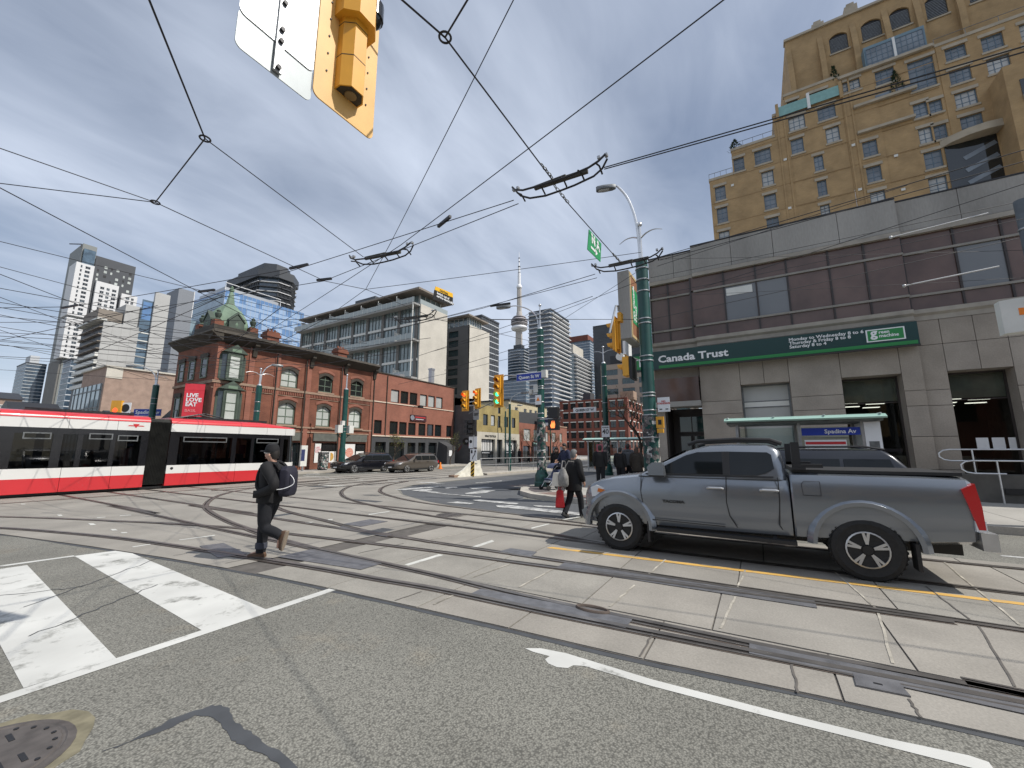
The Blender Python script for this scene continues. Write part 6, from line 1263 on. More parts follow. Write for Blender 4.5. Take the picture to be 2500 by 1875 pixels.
frog((5.26,2.32,5.72),R(90),'large wire crossover frame nearest the camera, left of the NA sign'); frog((8.62,2.18,5.74),R(90),'wire crossover frame in front of the green corner pole'); frog((5.56,6.6,5.72),R(98),'wire crossover frame above the domed brick roof',.82); frog((8.95,8.9,5.72),R(96),'wire crossover frame in front of the balcony condo',.8)
def chain(loc0,loc1,n,label):
    t=thing('wire_chain',label,'chain',loc0); a_=Vector((0,0,0)); b_=Vector(loc1)-Vector(loc0); d=b_.normalized()
    for i in range(n):
        c=a_+b_*(i+.5)/n; e=d.cross(Vector((0,0,1))).normalized(); e=e if i%2 else d.cross(e); l=b_.length/n*.66
        m=MB(); m.tube([c+d*l*math.cos(q)+e*.022*math.sin(q) for q in [6.283*k/10 for k in range(10)]],.007,5,True); m.build('link',M['galv_dark'],t)
chain((4.85,2.39,5.82),(5.2,2.37,5.8),5,'short chain above the nearest wire crossover frame'); chain((5.35,2.42,5.8),(5.9,2.41,5.8),6,'short chain below the nearest wire crossover frame'); chain((8.05,2.31,5.8),(8.55,2.28,5.8),6,'chain between the NA sign and the corner pole')
for i,(p_,lb) in enumerate((((2.07,6.04,5.8),'wire ring at the upper left of the sky'),((2.32,8.4,5.8),'lower wire ring left of the hanging traffic signal'),((2.7,2.41,5.85),'wire ring right of the hanging traffic signal'))):
    m=MB(); e=[Vector((math.cos(q)*.06,math.sin(q)*.06,0)) for q in [6.283*k/16 for k in range(16)]]; m.tube([Vector(p_)+q for q in e],.012,6,True); tag(m.build('wire_ring',M['dark_metal']),lb,'ring')
for p0,p1,lb in (((4.84,8.7,5.7),(4.95,8.2,5.72),'dark wire insulator bar right of the black octagon tower'),((5.24,4.7,5.72),(5.1,4.3,5.72),'wire spreader bar high above the balcony condo'),((3.0,16.9,5.72),(3.15,16.2,5.72),'wire insulator bar in front of the white box tower'),((9.3,5.6,5.72),(9.2,6.2,5.72),'wire spreader bar beside the needle tower'),((4.45,12.1,5.72),(4.6,11.6,5.72),'wire insulator bar above the blue glass office'),((5.6,8.85,5.74),(5.75,8.5,5.76),'wire clamp cluster above the condo roof')):
    m=MB(); m.bar(p0,p1,.045,.05); tag(m.build('wire_insulator',M['dark_metal']),lb,'insulator')
# hanging plates on the wires
NA=thing('hanging_sign','green square sign reading NA with arrow, hung on a wire','sign',(7.28,2.42,5.62))
m=MB(); m.extr([(-.36,.2),(.36,.24),(.26,-.2),(-.48,-.26)],-.006,.006); m.build('plate',M['sign_green'],NA)
text('N A',.27,NA,M['sign_white'],(-.25,-.009,-.01),off=.012); m=MB(); m.bar((-.3,-.009,-.13),(-.02,-.009,-.115),.006,.045); m.extr([(-.04,-.19),(.08,-.11),(-.05,-.04)],-.012,-.007); m.build('arrow',M['sign_white'],NA)
SW=thing('switch_notice','black and yellow wire notice reading Switch out of service electrically','sign',(7.45,6.4,5.44))
m=MB(); m.extr([(-.38,.06),(.32,.09),(.32,-.12),(-.42,-.2)],-.006,.006); m.build('plate',M['black'],SW); m=MB(); m.extr([(-.34,.16),(.31,.2),(.32,.092),(-.37,.062)],-.007,.007); m.build('band',mat('notice_yellow',(.8,.45,.02),.5),SW)
text('Switch out of\nservice electrically',.085,SW,M['sign_white'],(-.3,-.009,-.02),off=.002); text('CAUTION',.07,SW,M['black'],(-.2,-.009,.09),off=.001)
# ------------------------------------------------------------- poles
def postered(name):
    m=mat(name,(.3,.3,.3),.85); nt=m.node_tree; N=nt.nodes; L=nt.links; b=N['Principled BSDF']; g=N.new('ShaderNodeNewGeometry'); v=N.new('ShaderNodeTexVoronoi'); v.distance='CHEBYCHEV'; v.inputs['Scale'].default_value=9; L.new(g.outputs['Position'],v.inputs['Vector'])
    s_=N.new('ShaderNodeSeparateColor'); L.new(v.outputs['Color'],s_.inputs[0]); r=N.new('ShaderNodeValToRGB'); L.new(s_.outputs[0],r.inputs[0]); e=r.color_ramp.elements; r.color_ramp.interpolation='CONSTANT'
    e[0].position=0; e[0].color=(.01,.07,.06,1); e[1].position=.3; e[1].color=(.07,.07,.075,1)
    for p_,c in((.5,(.2,.19,.18)),(.64,(.55,.54,.5)),(.78,(.12,.1,.1)),(.9,(.45,.3,.3)),(.95,(.62,.62,.6))): q=e.new(p_); q.color=(*c,1)
    n=N.new('ShaderNodeTexNoise'); n.inputs['Scale'].default_value=26; n.inputs['Detail'].default_value=5; L.new(g.outputs['Position'],n.inputs['Vector']); x=N.new('ShaderNodeMix'); x.data_type='RGBA'; x.blend_type='MULTIPLY'; x.inputs['Factor'].default_value=1
    mr=N.new('ShaderNodeMapRange'); L.new(n.outputs['Fac'],mr.inputs[0]); mr.inputs[1].default_value=.3; mr.inputs[2].default_value=.7; mr.inputs[3].default_value=.25; mr.inputs[4].default_value=1.2; L.new(r.outputs[0],x.inputs['A']); L.new(mr.outputs[0],x.inputs['B']); L.new(x.outputs['Result'],b.inputs['Base Color'])
postered('postered')
def pole(label,loc,h,r,spire=1.1,straps=(),poster=None,base=True,gull=None,lamp=None,arm_m='alu',col_='pole_green',name='street_pole'):
    t=thing(name,label,'pole',loc)
    m=MB(); m.lathe([(r*1.25,0),(r*1.2,h*.25),(r*1.0,h*.27),(r*.98,h)],16); m.build('shaft',M[col_],t)
    if base: m=MB(); m.lathe([(r*2.1,0),(r*2.1,.18),(r*1.9,.22),(r*1.85,.5),(r*1.5,.58),(r*1.3,.7)],16); m.build('base',M[col_],t)
    for z in straps: m=MB(); m.lathe([(r*1.3 if z<h*.27 else r*1.06,0),(r*1.34 if z<h*.27 else r*1.1,.01),(r*1.34 if z<h*.27 else r*1.1,.03),(r*1.3 if z<h*.27 else r*1.06,.04)],16,(0,0,z)); m.build('strap',M['galv'],t)
    if poster: m=MB(); m.lathe([(r*1.262,0),(r*1.25,poster[1]-poster[0])],20,(0,0,poster[0])); m.build('poster_layer',M['postered'],t)
    if spire:
        m=MB(); m.cyl((0,0,h),(0,0,h+.1),r*.9,r*.5,12); m.cyl((0,0,h+.1),(0,0,h+spire),r*.28,r*.2,8); m.ball((0,0,h+spire),r*.45); m.build('spire',M[arm_m],t)
    if gull:
        for s in(-1,1):
            u=Vector(gull).normalized()*s; w_=Vector(gull).length; c=Vector((0,0,h+spire*.62))
            m=MB(); m.tube(smooth_path([c,c+u*w_*.3+Vector((0,0,.13)),c+u*w_*.65+Vector((0,0,.16)),c+u*w_+Vector((0,0,.06))],4),r*.16,6,r_end=r*.05); m.build('gull_arm',M[arm_m],t)
    if lamp:
        e=Vector(lamp)-Vector(loc); d=Vector((e.x,e.y,0)); s0=Vector((r*.6*(1 if d.x>0 else -1)*0,0,h-.3))
        pth=smooth_path([s0+d*.03,Vector((0,0,h+(e.z-h)*.45))+d*.08,Vector((0,0,h+(e.z-h)*.8))+d*.3,Vector((0,0,e.z-.02))+d*.62,e-d.normalized()*.3],5)
        m=MB(); m.tube(pth,r*.24,8,r_end=r*.16); m.build('lamp_arm',M[arm_m],t)
        u=d.normalized(); lh=MB(); lh.loft([[tuple(e+u*a_+Vector((-u.y,u.x,0))*b_*wd+Vector((0,0,c_))) for b_,c_ in((-1,0),(-.9,-.06),(.9,-.06),(1,0),(.7,.08),(-.7,.08))] for a_,wd in((-.32,.05),(-.2,.12),(.1,.15),(.3,.12),(.36,.06))]); lo=lh.build('lamp_head',M['galv_dark'],t)
        m=MB(); c=e+u*.08-Vector((0,0,.066)); m.loft([[tuple(c+u*a_*q+Vector((-u.y,u.x,0))*b_*q+Vector((0,0,zz_))) for a_,b_ in((-.18,-.08),(.2,-.08),(.2,.08),(-.18,.08))] for q,zz_ in((1,0),(.6,-.03))]); m.build('lamp_lens',M['glass_blind'],lo)
    return t
PB=pole('stout dark green pole with curved lamp at the bank corner','',0,0) if False else pole('stout dark green pole with curved lamp at the bank corner',(13.3,2.85,.145),7.8,.2,1.35,(1.9,2.35,2.6,2.75,3.2,3.3,4.35,4.5,5.6,5.75,6.7,7.1,7.5),(.5,2.6),True,(.15,.75,0),(13.0,3.85,10.85))
PM=pole('dark green pole with posters and curved lamp at the crosswalk corner',(16.0,8.05,.145),6.95,.155,1.15,(1.2,1.5,2.6,2.9,3.1,3.6,4.2,4.3,5.2,5.6,6.3,6.6),(.6,2.75),True,(0,.78,0),(15.6,9.75,8.35))
pole('green pole carrying the maximum 40 sign behind the crowd',(25.3,8.15,.145),7.1,.17,1.1,(3,4.5,5.6,6.2),(.4,2.8),True,(0,.9,0))
PF=pole('green pole with white control boxes in front of the brick posters',(21.2,28.3,.145),6.4,.2,1.2,(3.0,3.3),None,True)
for s in(-1,1): m=MB(); m.box(s*.3,s*.72,-.3,.1,2.9,3.5); m.build('control_box',M['off_white'],PF)
m=MB(); m.box(-.35,-.1,-.25,0,3.5,3.85); m.build('control_box',M['off_white'],PF); m=MB(); m.bar((-.6,0,2.75),(.6,0,2.75),.06,.08); m.bar((-.5,0,2.75),(0,0,2.3),.05,.05); m.bar((.5,0,2.75),(0,0,2.3),.05,.05); m.build('box_bracket',M['pole_green'],PF)
pole('green pole with cobra lamp rising behind the streetcar nose',(14.1,27.6,.145),5.7,.17,1.1,(4.,4.6),None,True,(.9,0,0),(14.95,27.3,7.3))
P3=pole('green pole with twin lamp arms behind the streetcar middle',(12.0,37.6,0.),6.4,.2,1.1,(4,5,5.4),None,True,(1.2,1.6,0),(10.9,39.1,7.8))
pole('dark slate pole with white cable box at the right edge',(12.9,-5.5,.145),7.0,.14,0,(3.2,5.6,6.3),None,True,None,None,'alu','slate' if mat('slate',(.11,.13,.15),.6,var=.3,vs_=4) else '')
for (x,y,h,lb,lx) in ((27.5,16.6,5.2,'slim teal post beside the median signal',27.4),(44,27.2,6.5,'slim street lamp before the yellow shop',45.2),(58,27.6,7.0,'far street lamp before the red shops',59.2),(74,9.6,7.5,'far street lamp left of the brick warehouse',75)): pole(lb,(x,y,.1),h,.09,0,(),None,False,None,(lx,y-1.4,h+.9),'off_white')
# cable box on the slate pole, sign rods
cb=thing('cable_box','white angled cable splice box with orange labels on the slate pole','utility box',(12.62,-5.0,4.1))
m=MB(); m.prism([(-.12,.3),(-.2,.1),(-.2,-.35),(.1,-.35),(.1,.3)],0,.72); m.build('case',M['off_white'],cb); m=MB(); m.box(-.207,-.201,-.3,-.02,.5,.62); m.build('orange_label',M['sign_orange'],cb); m=MB(); m.box(-.207,-.2015,.0,.08,.35,.5); m.build('small_label',M['sign_orange'],cb); text('360',.1,cb,M['black'],(-.209,-.05,.52),rot=(R(90),0,R(-90)))
m=MB(); m.tube([(-.05,-.2,0),(-.06,-.25,-.3),(-.02,-.2,-.6),(.1,-.15,-.7)],.012,6); m.build('cable',M['galv_dark'],cb)
for z,y0,y1 in((7.05,-3.3,-5.0),(5.75,-3.4,-5.0)): m=MB(); m.cyl((13.0,y1,z),(13.0,y0,z-.12),.018,n=6); m.ball((13.0,y0,z-.12),.04); tag(m.build('span_rod',M['wire_light']),'bright metal span rod, '+('upper' if z>6 else 'lower')+' of two, tied to the slate pole','rod')
# ------------------------------------------------------------- traffic signals
def lens(name,c,on): return mat(name,c if not on else tuple(q*.6 for q in c),.3,emit=c if on else None,es=2.2 if on else 0)
lens('lens_red_on',(1,.08,.02),True); lens('lens_green_on',(.05,.9,.45),True); lens('lens_hand_on',(1,.22,.05),True); mat('lens_red',(.16,.02,.015),.25); mat('lens_amber',(.2,.1,.02),.25); mat('lens_green',(.02,.09,.08),.25)
def signal(label,loc,rz,lit,n=3,body='signal_yellow',plate=True,w=.3,sec=.34,name='traffic_signal'):
    t=thing(name,label,'traffic light',loc,rz); H=n*sec
    m=MB(); m.box(-w/2,w/2,-.1,.1,0,H); m.build('housing',M[body],t)
    if plate: m=MB(); m.box(-w/2-.11,w/2+.11,.02,.04,-.1,H+.1); m.build('backplate',M[body],t)
    for i in range(n):
        z=H-sec*(i+.5); nm=('lens_red','lens_amber','lens_green','lens_green')[i]
        if i in lit: nm=('lens_red_on','lens_amber','lens_green_on','lens_green_on')[i]
        m=MB(); m.lathe([(.1,.0),(.1,.01),(.06,.025),(0,.03)],16,(0,-.1,z),'y'); le=m.build('lens',M[nm],t)
        m=MB(); L=[]
        for k in range(13): q=R(-20+220*k/12); L.append([(.115*math.cos(q),-.1,z+.115*math.sin(q)),(.12*math.cos(q),-.32+.1*(1-math.sin(q))*.5,z+.12*math.sin(q)-.01)])
        m.loft([[l[0] for l in L],[l[1] for l in L]],cap=False,closed=False); m.build('visor',M[body if body!='black' else 'black'],le)
    return t
s1=signal('yellow signal head showing green over the crosswalk, right of the two red ones',(15.95,10.25,3.75),N_,(2,3),4); m=MB(); m.tube([(0,.12,1.3),(.3,.14,1.42),(1.2,.1,1.3),(2.1,.06,1.1)],.03,6); m.build('mast_arm',M['galv'],s1); m=MB(); m.tube([(0,.12,.4),(-.5,.14,.15),(-1.8,.12,-.3)],.02,6); m.build('stay',M['galv_dark'],s1)
signal('left one of two yellow signal heads showing red above the median barrier',(19.1,14.6,4.05),N_,(0,))
signal('right one of two yellow signal heads showing red, beside the transit signal sign',(19.5,14.0,4.2),N_-.25,(0,))
# median post with stacked signs
MP=thing('median_sign_post','galvanised median post with black signal heads, street signs and hazard board','sign post',(20.2,14.75,.1),N_)
m=MB(); m.cyl((0,0,0),(0,0,4.6),.05,n=8); m.build('post',M['galv'],MP)
m=MB(); m.bar((-.7,0,4.5),(.5,0,4.6),.05,.05); m.bar((-.6,0,4.3),(0,0,4.3),.04,.04); m.build('signal_arm',M['galv'],MP)
m=MB(); m.box(.0,.42,-.07,-.05,3.4,4.0); p_=m.build('transit_signal_sign',M['sign_grey'],MP); text('TRANSIT\nSIGNAL',.1,p_,M['black'],(.03,-.075,3.75),off=.002)
m=MB(); m.box(.06,.4,-.07,-.05,4.35,5.05); p_=m.build('transit_plate',M['sign_grey'],MP); text('TRANSIT\nSIGNAL',.075,p_,M['black'],(.08,-.075,4.75))
for x in(-.42,-.15):
    m=MB(); m.box(x,x+.24,-.2,0,2.5,3.4); hd=m.build('black_signal_head',M['black'],MP)
    for k in range(3): m=MB(); m.extr([(x+.02,2.6+k*.3),(x+.22,2.6+k*.3),(x+.22,2.78+k*.3),(x+.02,2.78+k*.3)],-.42,-.201); m.build('visor',M['black'],hd)
for x0,x1,z0,z1 in((-.3,-.02,1.7,2.4),(.04,.3,1.75,2.4)): m=MB(); m.box(x0,x1,-.07,-.05,z0,z1); m.build('street_sign_plate',M['sign_white'],MP)
m=MB(); m.lathe([(.06,0),(.1,0),(.1,.004),(.06,.004)],16,(-.16,-.072,2.1),'y'); m.build('no_turn_ring',M['black'],MP)
m=MB(); m.box(-.18,.32,-.09,-.07,.95,1.65); kr=m.build('keep_right_sign',M['sign_white'],MP); m=MB(); m.extr([(-.12,1.4),(.0,1.4),(.0,1.55),(-.06,1.62),(-.12,1.55)],-.096,-.091); m.tube([(.0,-.095,1.05),(.04,-.095,1.2),(.16,-.095,1.32),(.2,-.095,1.5)],.022,6); m.extr([(.12,1.48),(.28,1.48),(.2,1.6)],-.1,-.091); m.build('arrow',M['black'],kr)
m=MB(); m.box(-.12,.14,-.09,-.07,.05,.9); hz=m.build('hazard_board',mat('hazard_yellow',(.7,.42,.03),.5),MP)
for k in range(4): m=MB(); m.extr([(-.12,.1+k*.22),(.14,.3+k*.22),(.14,.2+k*.22),(-.12,.0+k*.22+.0)] if k else [(-.12,.1),(.14,.3),(.14,.2),(-.0,.06)],-.096,-.091); m.build('black_stripe',M['black'],hz)
# signal on the bank pole, seen from the side
sB=signal('yellow signal head seen from the side on the bank corner pole',(13.1,3.75,4.95),R(180),(),3); m=MB(); m.tube([(-.05,.1,1.35),(.05,.12,1.5),(.25,.1,1.45),(.75,0,.4)],.035,8); m.build('bracket_arm',M['galv'],sB); m=MB(); m.cyl((0,.12,-.1),(0,.12,1.3),.03,n=8); m.box(-.14,.14,.1,.22,.95,1.25); m.build('back_box',M['signal_yellow'],sB)
ps=signal('yellow pedestrian signal with black door below the side-on traffic signal on the bank pole',(13.15,3.45,4.05),R(180),(),1,'signal_yellow',False,.42,.62,'pedestrian_signal'); m=MB(); m.box(-.6,.2,-.06,.02,.7,1.15); m.build('sign_plate',M['sign_white'],ps); m=MB(); m.box(-.45,.2,.11,.2,-.1,.62); m.build('dark_door',M['black'],ps); m=MB(); m.bar((0,.1,.65),(-.6,.2,.65),.04,.04); m.bar((0,.1,.02),(-.6,.2,.02),.04,.04); m.build('bracket',M['galv'],ps)
hs_=thing('pedestrian_signal','black pedestrian signal with lit orange hand beside the postered pole','pedestrian light',(15.5,7.2,2.5),N_); 
for a_,b_ in((.5,.95),(0,.46)): m=MB(); m.box(-.22,.22,-.12,.1,a_,b_); m.build('housing',M['black'],hs_)
m=MB(); m.extr([(-.08,.08),(.08,.08),(.1,.22),(.07,.38),(.04,.26),(.01,.4),(-.02,.26),(-.05,.38),(-.08,.24),(-.12,.2)],-.13,-.121); m.build('hand_symbol',M['lens_hand_on'],hs_); m=MB(); m.bar((.3,.1,.5),(-.8,.3,.5),.04,.04); m.build('bracket',M['galv'],hs_)
nsn=thing('no_standing_sign','white no standing sign with red letters on the bank pole','sign',(13.25,2.55,2.85),N_); m=MB(); m.box(-.03,.33,-.02,0,0,.45); m.build('plate',M['sign_white'],nsn); text('NO\nSTANDING',.075,nsn,M['sign_red'],(.15,-.024,.3),align='CENTER',off=.002); m=MB(); m.bar((.02,-.022,.08),(.1,-.022,.08),.006,.03); m.bar((.2,-.022,.08),(.28,-.022,.08),.006,.03); m.build('arrow',M['black'],nsn)
pbx=thing('pedestrian_button','yellow pushbutton box below the no standing sign','box',(13.25,2.62,2.2),N_); m=MB(); m.box(-.02,.2,-.1,.02,.15,.5); m.box(.0,.18,-.12,.02,0,.13); m.build('case',M['signal_yellow'],pbx); m=MB(); m.box(.04,.14,-.108,-.101,.25,.4); m.build('symbol',M['black'],pbx)
# near signal hanging over the camera
NS=thing('hanging_traffic_signal','large yellow traffic signal seen from behind, hanging at the top of the picture','traffic light',(1.93,2.84,4.5),R(180))
def rplate(mb,x0,x1,z0,z1,y0,y1,r=.06):
    pts=[]
    for cx,cz,a0 in((x1-r,z1-r,0),(x0+r,z1-r,90),(x0+r,z0+r,180),(x1-r,z0+r,270)):
        for k in range(6): t=R(a0+18*k); pts.append((cx+r*math.cos(t),cz+r*math.sin(t)))
    mb.extr(pts,y0,y1)
m=MB(); rplate(m,-.3,.3,.0,1.55,-.012,.0); m.build('backplate',M['signal_yellow_pale'],NS)
m=MB(); oc=[(-.12,.0),(.12,.0),(.12,.07),(.06,.15),(-.06,.15),(-.12,.07)]; m.prism(oc,.2,1.2); m.build('housing',M['signal_yellow'],NS)
for z in(.5,.82): m=MB(); m.prism([(q[0]*1.008,q[1]*1.008) for q in oc],z,z+.008); m.build('seam',M['cornice_dark'],NS)
m=MB(); m.prism([(-.17,.0),(.17,.0),(.17,.12),(.08,.22),(-.08,.22),(-.17,.12)],.88,1.22); m.build('terminal_box',M['signal_yellow'],NS)
m=MB(); m.prism([(q[0]*.9,q[1]*.9+.005) for q in oc],.199,.2005); m.build('housing_floor',M['cornice_dark'],NS); m=MB(); m.cyl((0,.06,.19),(0,.06,.199),.05,n=16); m.build('floor_plug',mat('plug',(.25,.17,.08),.6),NS)
m=MB(); m.tube([(0,.06,1.2),(0,.06,1.62)],.05,8); m.build('hanger',M['galv'],NS)
m=MB(); m.bar((.9,.06,1.66),(-.3,.06,1.66),.09,.09) if False else m.cyl((3.5,.06,1.75),(-.05,.06,1.75),.06,n=10); m.build('mast_arm',M['galv'],NS)
m=MB()
for k in range(6):
    for s in(-1,1): m.cyl((s*.2,-.001,.3+k*.17),(s*.2,.008,.3+k*.17),.008,n=6)
tag(m.build('rivets',M['dark_metal'],NS),kind='stuff')
SP=thing('sign_backs','two aluminium sign backs on a strut left of the hanging traffic signal','sign',(1.35,2.86,4.42),R(180))
m=MB(); rplate(m,-.28,.28,.0,.31,-.008,.0,.05); m.build('lower_plate',M['galv'] if False else mat('alu_dull',(.34,.37,.38),.5,.3,var=.08,vs_=6),SP); m=MB(); rplate(m,-.28,.28,.27,1.05,-.002,.008,.05); m.build('upper_plate',mat('alu_bright',(.72,.74,.75),.4,.4,var=.12,vs_=6),SP)
m=MB(); m.box(-.03,.03,.009,.03,.02,1.3); m.build('strut',M['galv'],SP)
for z in(.05,.28,.38,.62): m=MB(); m.cyl((0,.03,z),(0,.05,z),.018,n=8); m.build('bolt',M['dark_metal'],SP)
m=MB(); m.cyl((.3,.02,1.25),(-.4,.02,1.25),.03,n=8); m.build('clamp_arm',M['galv'],SP)
mp_=thing('signal_mast','grey signal mast at the near corner carrying the hanging signal','pole',(-1.6,2.78,0)); m=MB(); m.cyl((0,0,0),(0,0,6.5),.13,.09,12); m.build('shaft',M['galv'],mp_); m=MB(); m.lathe([(.3,0),(.3,.05),(.16,.1),(.14,.3)],12); m.build('base',M['galv'],mp_)
tcam=thing('traffic_camera','black globe traffic camera above the hanging signal','camera',(2.05,2.72,5.52)); m=MB(); m.ball((0,0,.06),.09,14,8); m.cyl((0,0,.05),(0,0,.2),.1,n=14); m.build('globe',M['black_gloss'],tcam); m=MB(); m.cyl((0,0,-.12),(0,0,.0),.025,n=8); m.build('stem',M['galv'],tcam)
# ------------------------------------------------------------- street name signs and plates
def plate(name,label,loc,rz,w,h,mt,txt,size,tm='sign_white',cat='sign',border=True,**k):
    t=thing(name,label,cat,loc,rz); m=MB(); m.box(0,w,-.02,.02,0,h); m.build('plate',M[mt],t)
    if border: m=MB(); m.tube([(0,-.022,0),(w,-.022,0),(w,-.022,h),(0,-.022,h)],.01,4,True); m.build('border',M['sign_white'],t)
    text(txt,size,t,M[tm],(w/2,-.026,h*.28),align='CENTER',off=.006,**k); return t
q=plate('street_name_sign','blue street name sign reading Queen St W on the crosswalk pole','',0,1,1,'sign_blue','x',.1) if False else plate('street_name_sign','blue street name sign reading Queen St W on the crosswalk pole',(15.6,9.05,4.72),N_,1.26,.32,'sign_blue','Queen St W',.2); m=MB(); m.bar((.0,.06,.36),(1.3,.2,.36),.04,.04); m.build('bracket',M['galv'],q); m=MB(); m.box(1.28,1.5,-.1,.12,.05,.38); m.build('end_box',M['off_white'],q)
plate('street_name_sign','blue street name sign reading Spadina Av behind the streetcar roof',(11.5,39.4,4.2),R(-55),1.9,.5,'sign_blue','Spadina Av',.38)
plate('street_name_sign','small white far sign reading QUEEN ST W beyond the crosswalk pole',(24,9.8,4.0),N_,1.5,.3,'sign_white','QUEEN ST W',.2,'black')
sg40=plate('speed_limit_sign','white maximum 40 speed sign on the pole behind the crowd',(25.05,8.35,2.5),N_,.5,.7,'sign_white','40',.42,'black'); text('MAXIMUM',.085,sg40,M['black'],(.25,-.026,.56),align='CENTER',off=.002)
ys=thing('yellow_signal_far','small yellow signal head above the streetcar roof','traffic light',(10.75,40.3,4.3),R(-60)); m=MB(); m.box(-.35,.4,-.1,.1,0,1.0); m.build('housing',M['signal_yellow'],ys); m=MB(); m.lathe([(.0,.12),(.17,.11),(.18,.1)],14,(0,0,.28),'y'); m.build('lens',M['lens_red_on'],ys)
nt_=thing('no_left_turn_sign','white no left turn sign beside the Spadina Av sign','sign',(11.1,39.75,4.35),R(-60)); m=MB(); m.box(-.38,.38,-.02,.02,0,.8); m.build('plate',M['sign_white'],nt_); m=MB(); m.lathe([(.22,0),(.3,0),(.3,.006),(.22,.006)],20,(0,-.022,.4),'y'); m.bar((-.2,-.03,.6),(.2,-.03,.2),.01,.06); m.build('symbol',M['black'],nt_)
tri=thing('warning_plate','small white plate with orange triangle on the crosswalk pole','sign',(15.84,8.12,3.65),N_); m=MB(); m.box(-.12,.16,-.02,0,0,.42); m.build('plate',M['sign_white'],tri); m=MB(); m.extr([(-.07,.16),(.11,.16),(.02,.34)],-.026,-.021); m.build('triangle',M['sign_orange'],tri); m=MB(); m.box(-.09,.13,-.03,0,-.12,-.01); m.build('lower_plate',M['cornice_dark'],tri)
cc=thing('security_camera','white dome security camera on the crosswalk pole','camera',(15.9,8.3,4.25)); m=MB(); m.ball((0,.2,-.05),.09); m.cyl((0,.2,-.05),(0,.2,.1),.09,n=12); m.build('dome',M['off_white'],cc); m=MB(); m.box(-.06,.08,-.18,.04,-.05,.28); m.build('housing',M['off_white'],cc); m=MB(); m.bar((0,0,.1),(0,.2,.1),.03,.03); m.build('arm',M['galv'],cc)
# ------------------------------------------------------------- shelters, railings, barrier, boxes
mat('shelter_green',(.33,.5,.44),.3); clearglass('glass_shelter',(.86,.92,.9))
def shelter(label,loc,rz,L=3.6,sign=True,name='bus_shelter'):
    t=thing(name,label,'bus shelter',loc,rz)
    m=MB(); m.extx([(-.35,2.32),(-.38,2.36),(-.2,2.44),(.6,2.5),(1.5,2.44),(1.5,2.38),(.6,2.44)],0,L); m.build('roof',M['shelter_green'],t)
    m=MB(); m.box(.05,L-.05,-.2,1.4,2.27,2.33); m.build('roof_frame',M['galv_dark'],t)
    for k in range(4): m=MB(); m.bar((.1+k*(L-.2)/3,-.3,2.45),(.1+k*(L-.2)/3,1.45,2.47),.03,.03); m.build('roof_rib',M['off_white'],t)
    for x in(.3,L*.5,L-.45):
        for y in(0,1.2): m=MB(); m.box(x-.035,x+.035,y-.035,y+.035,0,2.28); m.build('post',M['galv'],t)
    m=MB(); m.box(.34,L-.5,1.19,1.21,.25,2.2); m.build('back_glass',M['glass_shelter'],t); m=MB(); m.box(.29,.31,.05,1.15,.25,2.2); m.build('end_glass',M['glass_shelter'],t)
    m=MB(); m.box(L-.42,L-.1,-.06,1.25,.2,2.25); ad=m.build('advert_panel',M['sign_white'],t); m=MB(); m.box(L-.36,L-.16,-.066,-.061,1.2,1.75); m.build('advert_picture',M['galv_dark'],ad)
    if sign:
        m=MB(); m.box(L-1.75,L-.5,-.03,.0,1.92,2.12); s_=m.build('stop_name',M['sign_blue'],t); text('Spadina Av',.15,s_,M['sign_white'],(L-1.25,-.034,1.97),off=.003)
        m=MB(); m.box(L-1.7,L-.8,.02,.04,.9,1.8); mp_=m.build('route_map',M['sign_white'],t); m=MB(); m.box(L-1.68,L-.82,.012,.019,1.68,1.75); m.build('map_header',M['sign_red'],mp_)
    m=MB(); m.box(.6,L-.9,.8,1.1,.42,.48); m.bar((.8,.95,0),(.8,.95,.42),.05,.05); m.bar((L-1.2,.95,0),(L-1.2,.95,.42),.05,.05); m.build('bench',M['galv'],t)
    return t
shelter('glass bus shelter with pale green roof behind the pickup truck',(13.75,.78,.145),N_)
sh2=shelter('far glass streetcar shelter behind the crowd',(30.5,11.6,.145),N_,5.2,False); m=MB(); m.box(1.0,1.5,-.1,-.07,.6,2.0); m.build('red_poster',M['poster_pink'],sh2); m=MB(); m.box(3.2,3.6,-.1,-.07,.6,1.9); m.build('red_poster',M['sign_red'],sh2)
FE=thing('median_railing','long metal pipe railing along the streetcar median','railing',(23.2,16.45,.12),math.atan2(-.75,6.))
L=60; 
m=MB(); m.tube([(L,0,1.0),(.2,0,1.0),(.06,0,.94),(0,0,.85),(0,0,.72),(.06,0,.62),(.2,0,.56),(L,0,.56)],.022,8); m.build('rail',M['alu'],FE)
for k in range(38): m=MB(); m.cyl((.25+k*1.55,0,0),(.25+k*1.55,0,1.0),.022,n=6); m.build('post',M['alu'],FE)
BR=thing('concrete_barrier','sloped white concrete barrier nose at the median tip','barrier',(20.6,16.5,.0),math.atan2(-.2,3))
L_=[]
for x,h,w_ in((0,.12,.1),(.15,.2,.16),(.8,.42,.22),(1.5,.85,.25),(1.9,1.0,.26),(2.45,1.02,.27)): L_.append([(x,-w_-.12,0),(x,-w_-.1,.1),(x,-w_*.55,h*.6),(x,-w_*.4,h),(x,w_*.4,h),(x,w_*.55,h*.6),(x,w_+.1,.1),(x,w_+.12,0)])
m=MB(); m.loft(L_); m.build('body',mat('barrier_conc',(.6,.58,.5),.9,var=.25,vs_=3),BR)
m=MB(); m.box(-.25,.25,-.24,.24,0,.14); m.build('stone_tip',M['brick_stone'],BR)
m=MB(); m.box(1.85,2.05,-.16,.16,.8,.84); m.build('strap',M['galv'],BR)
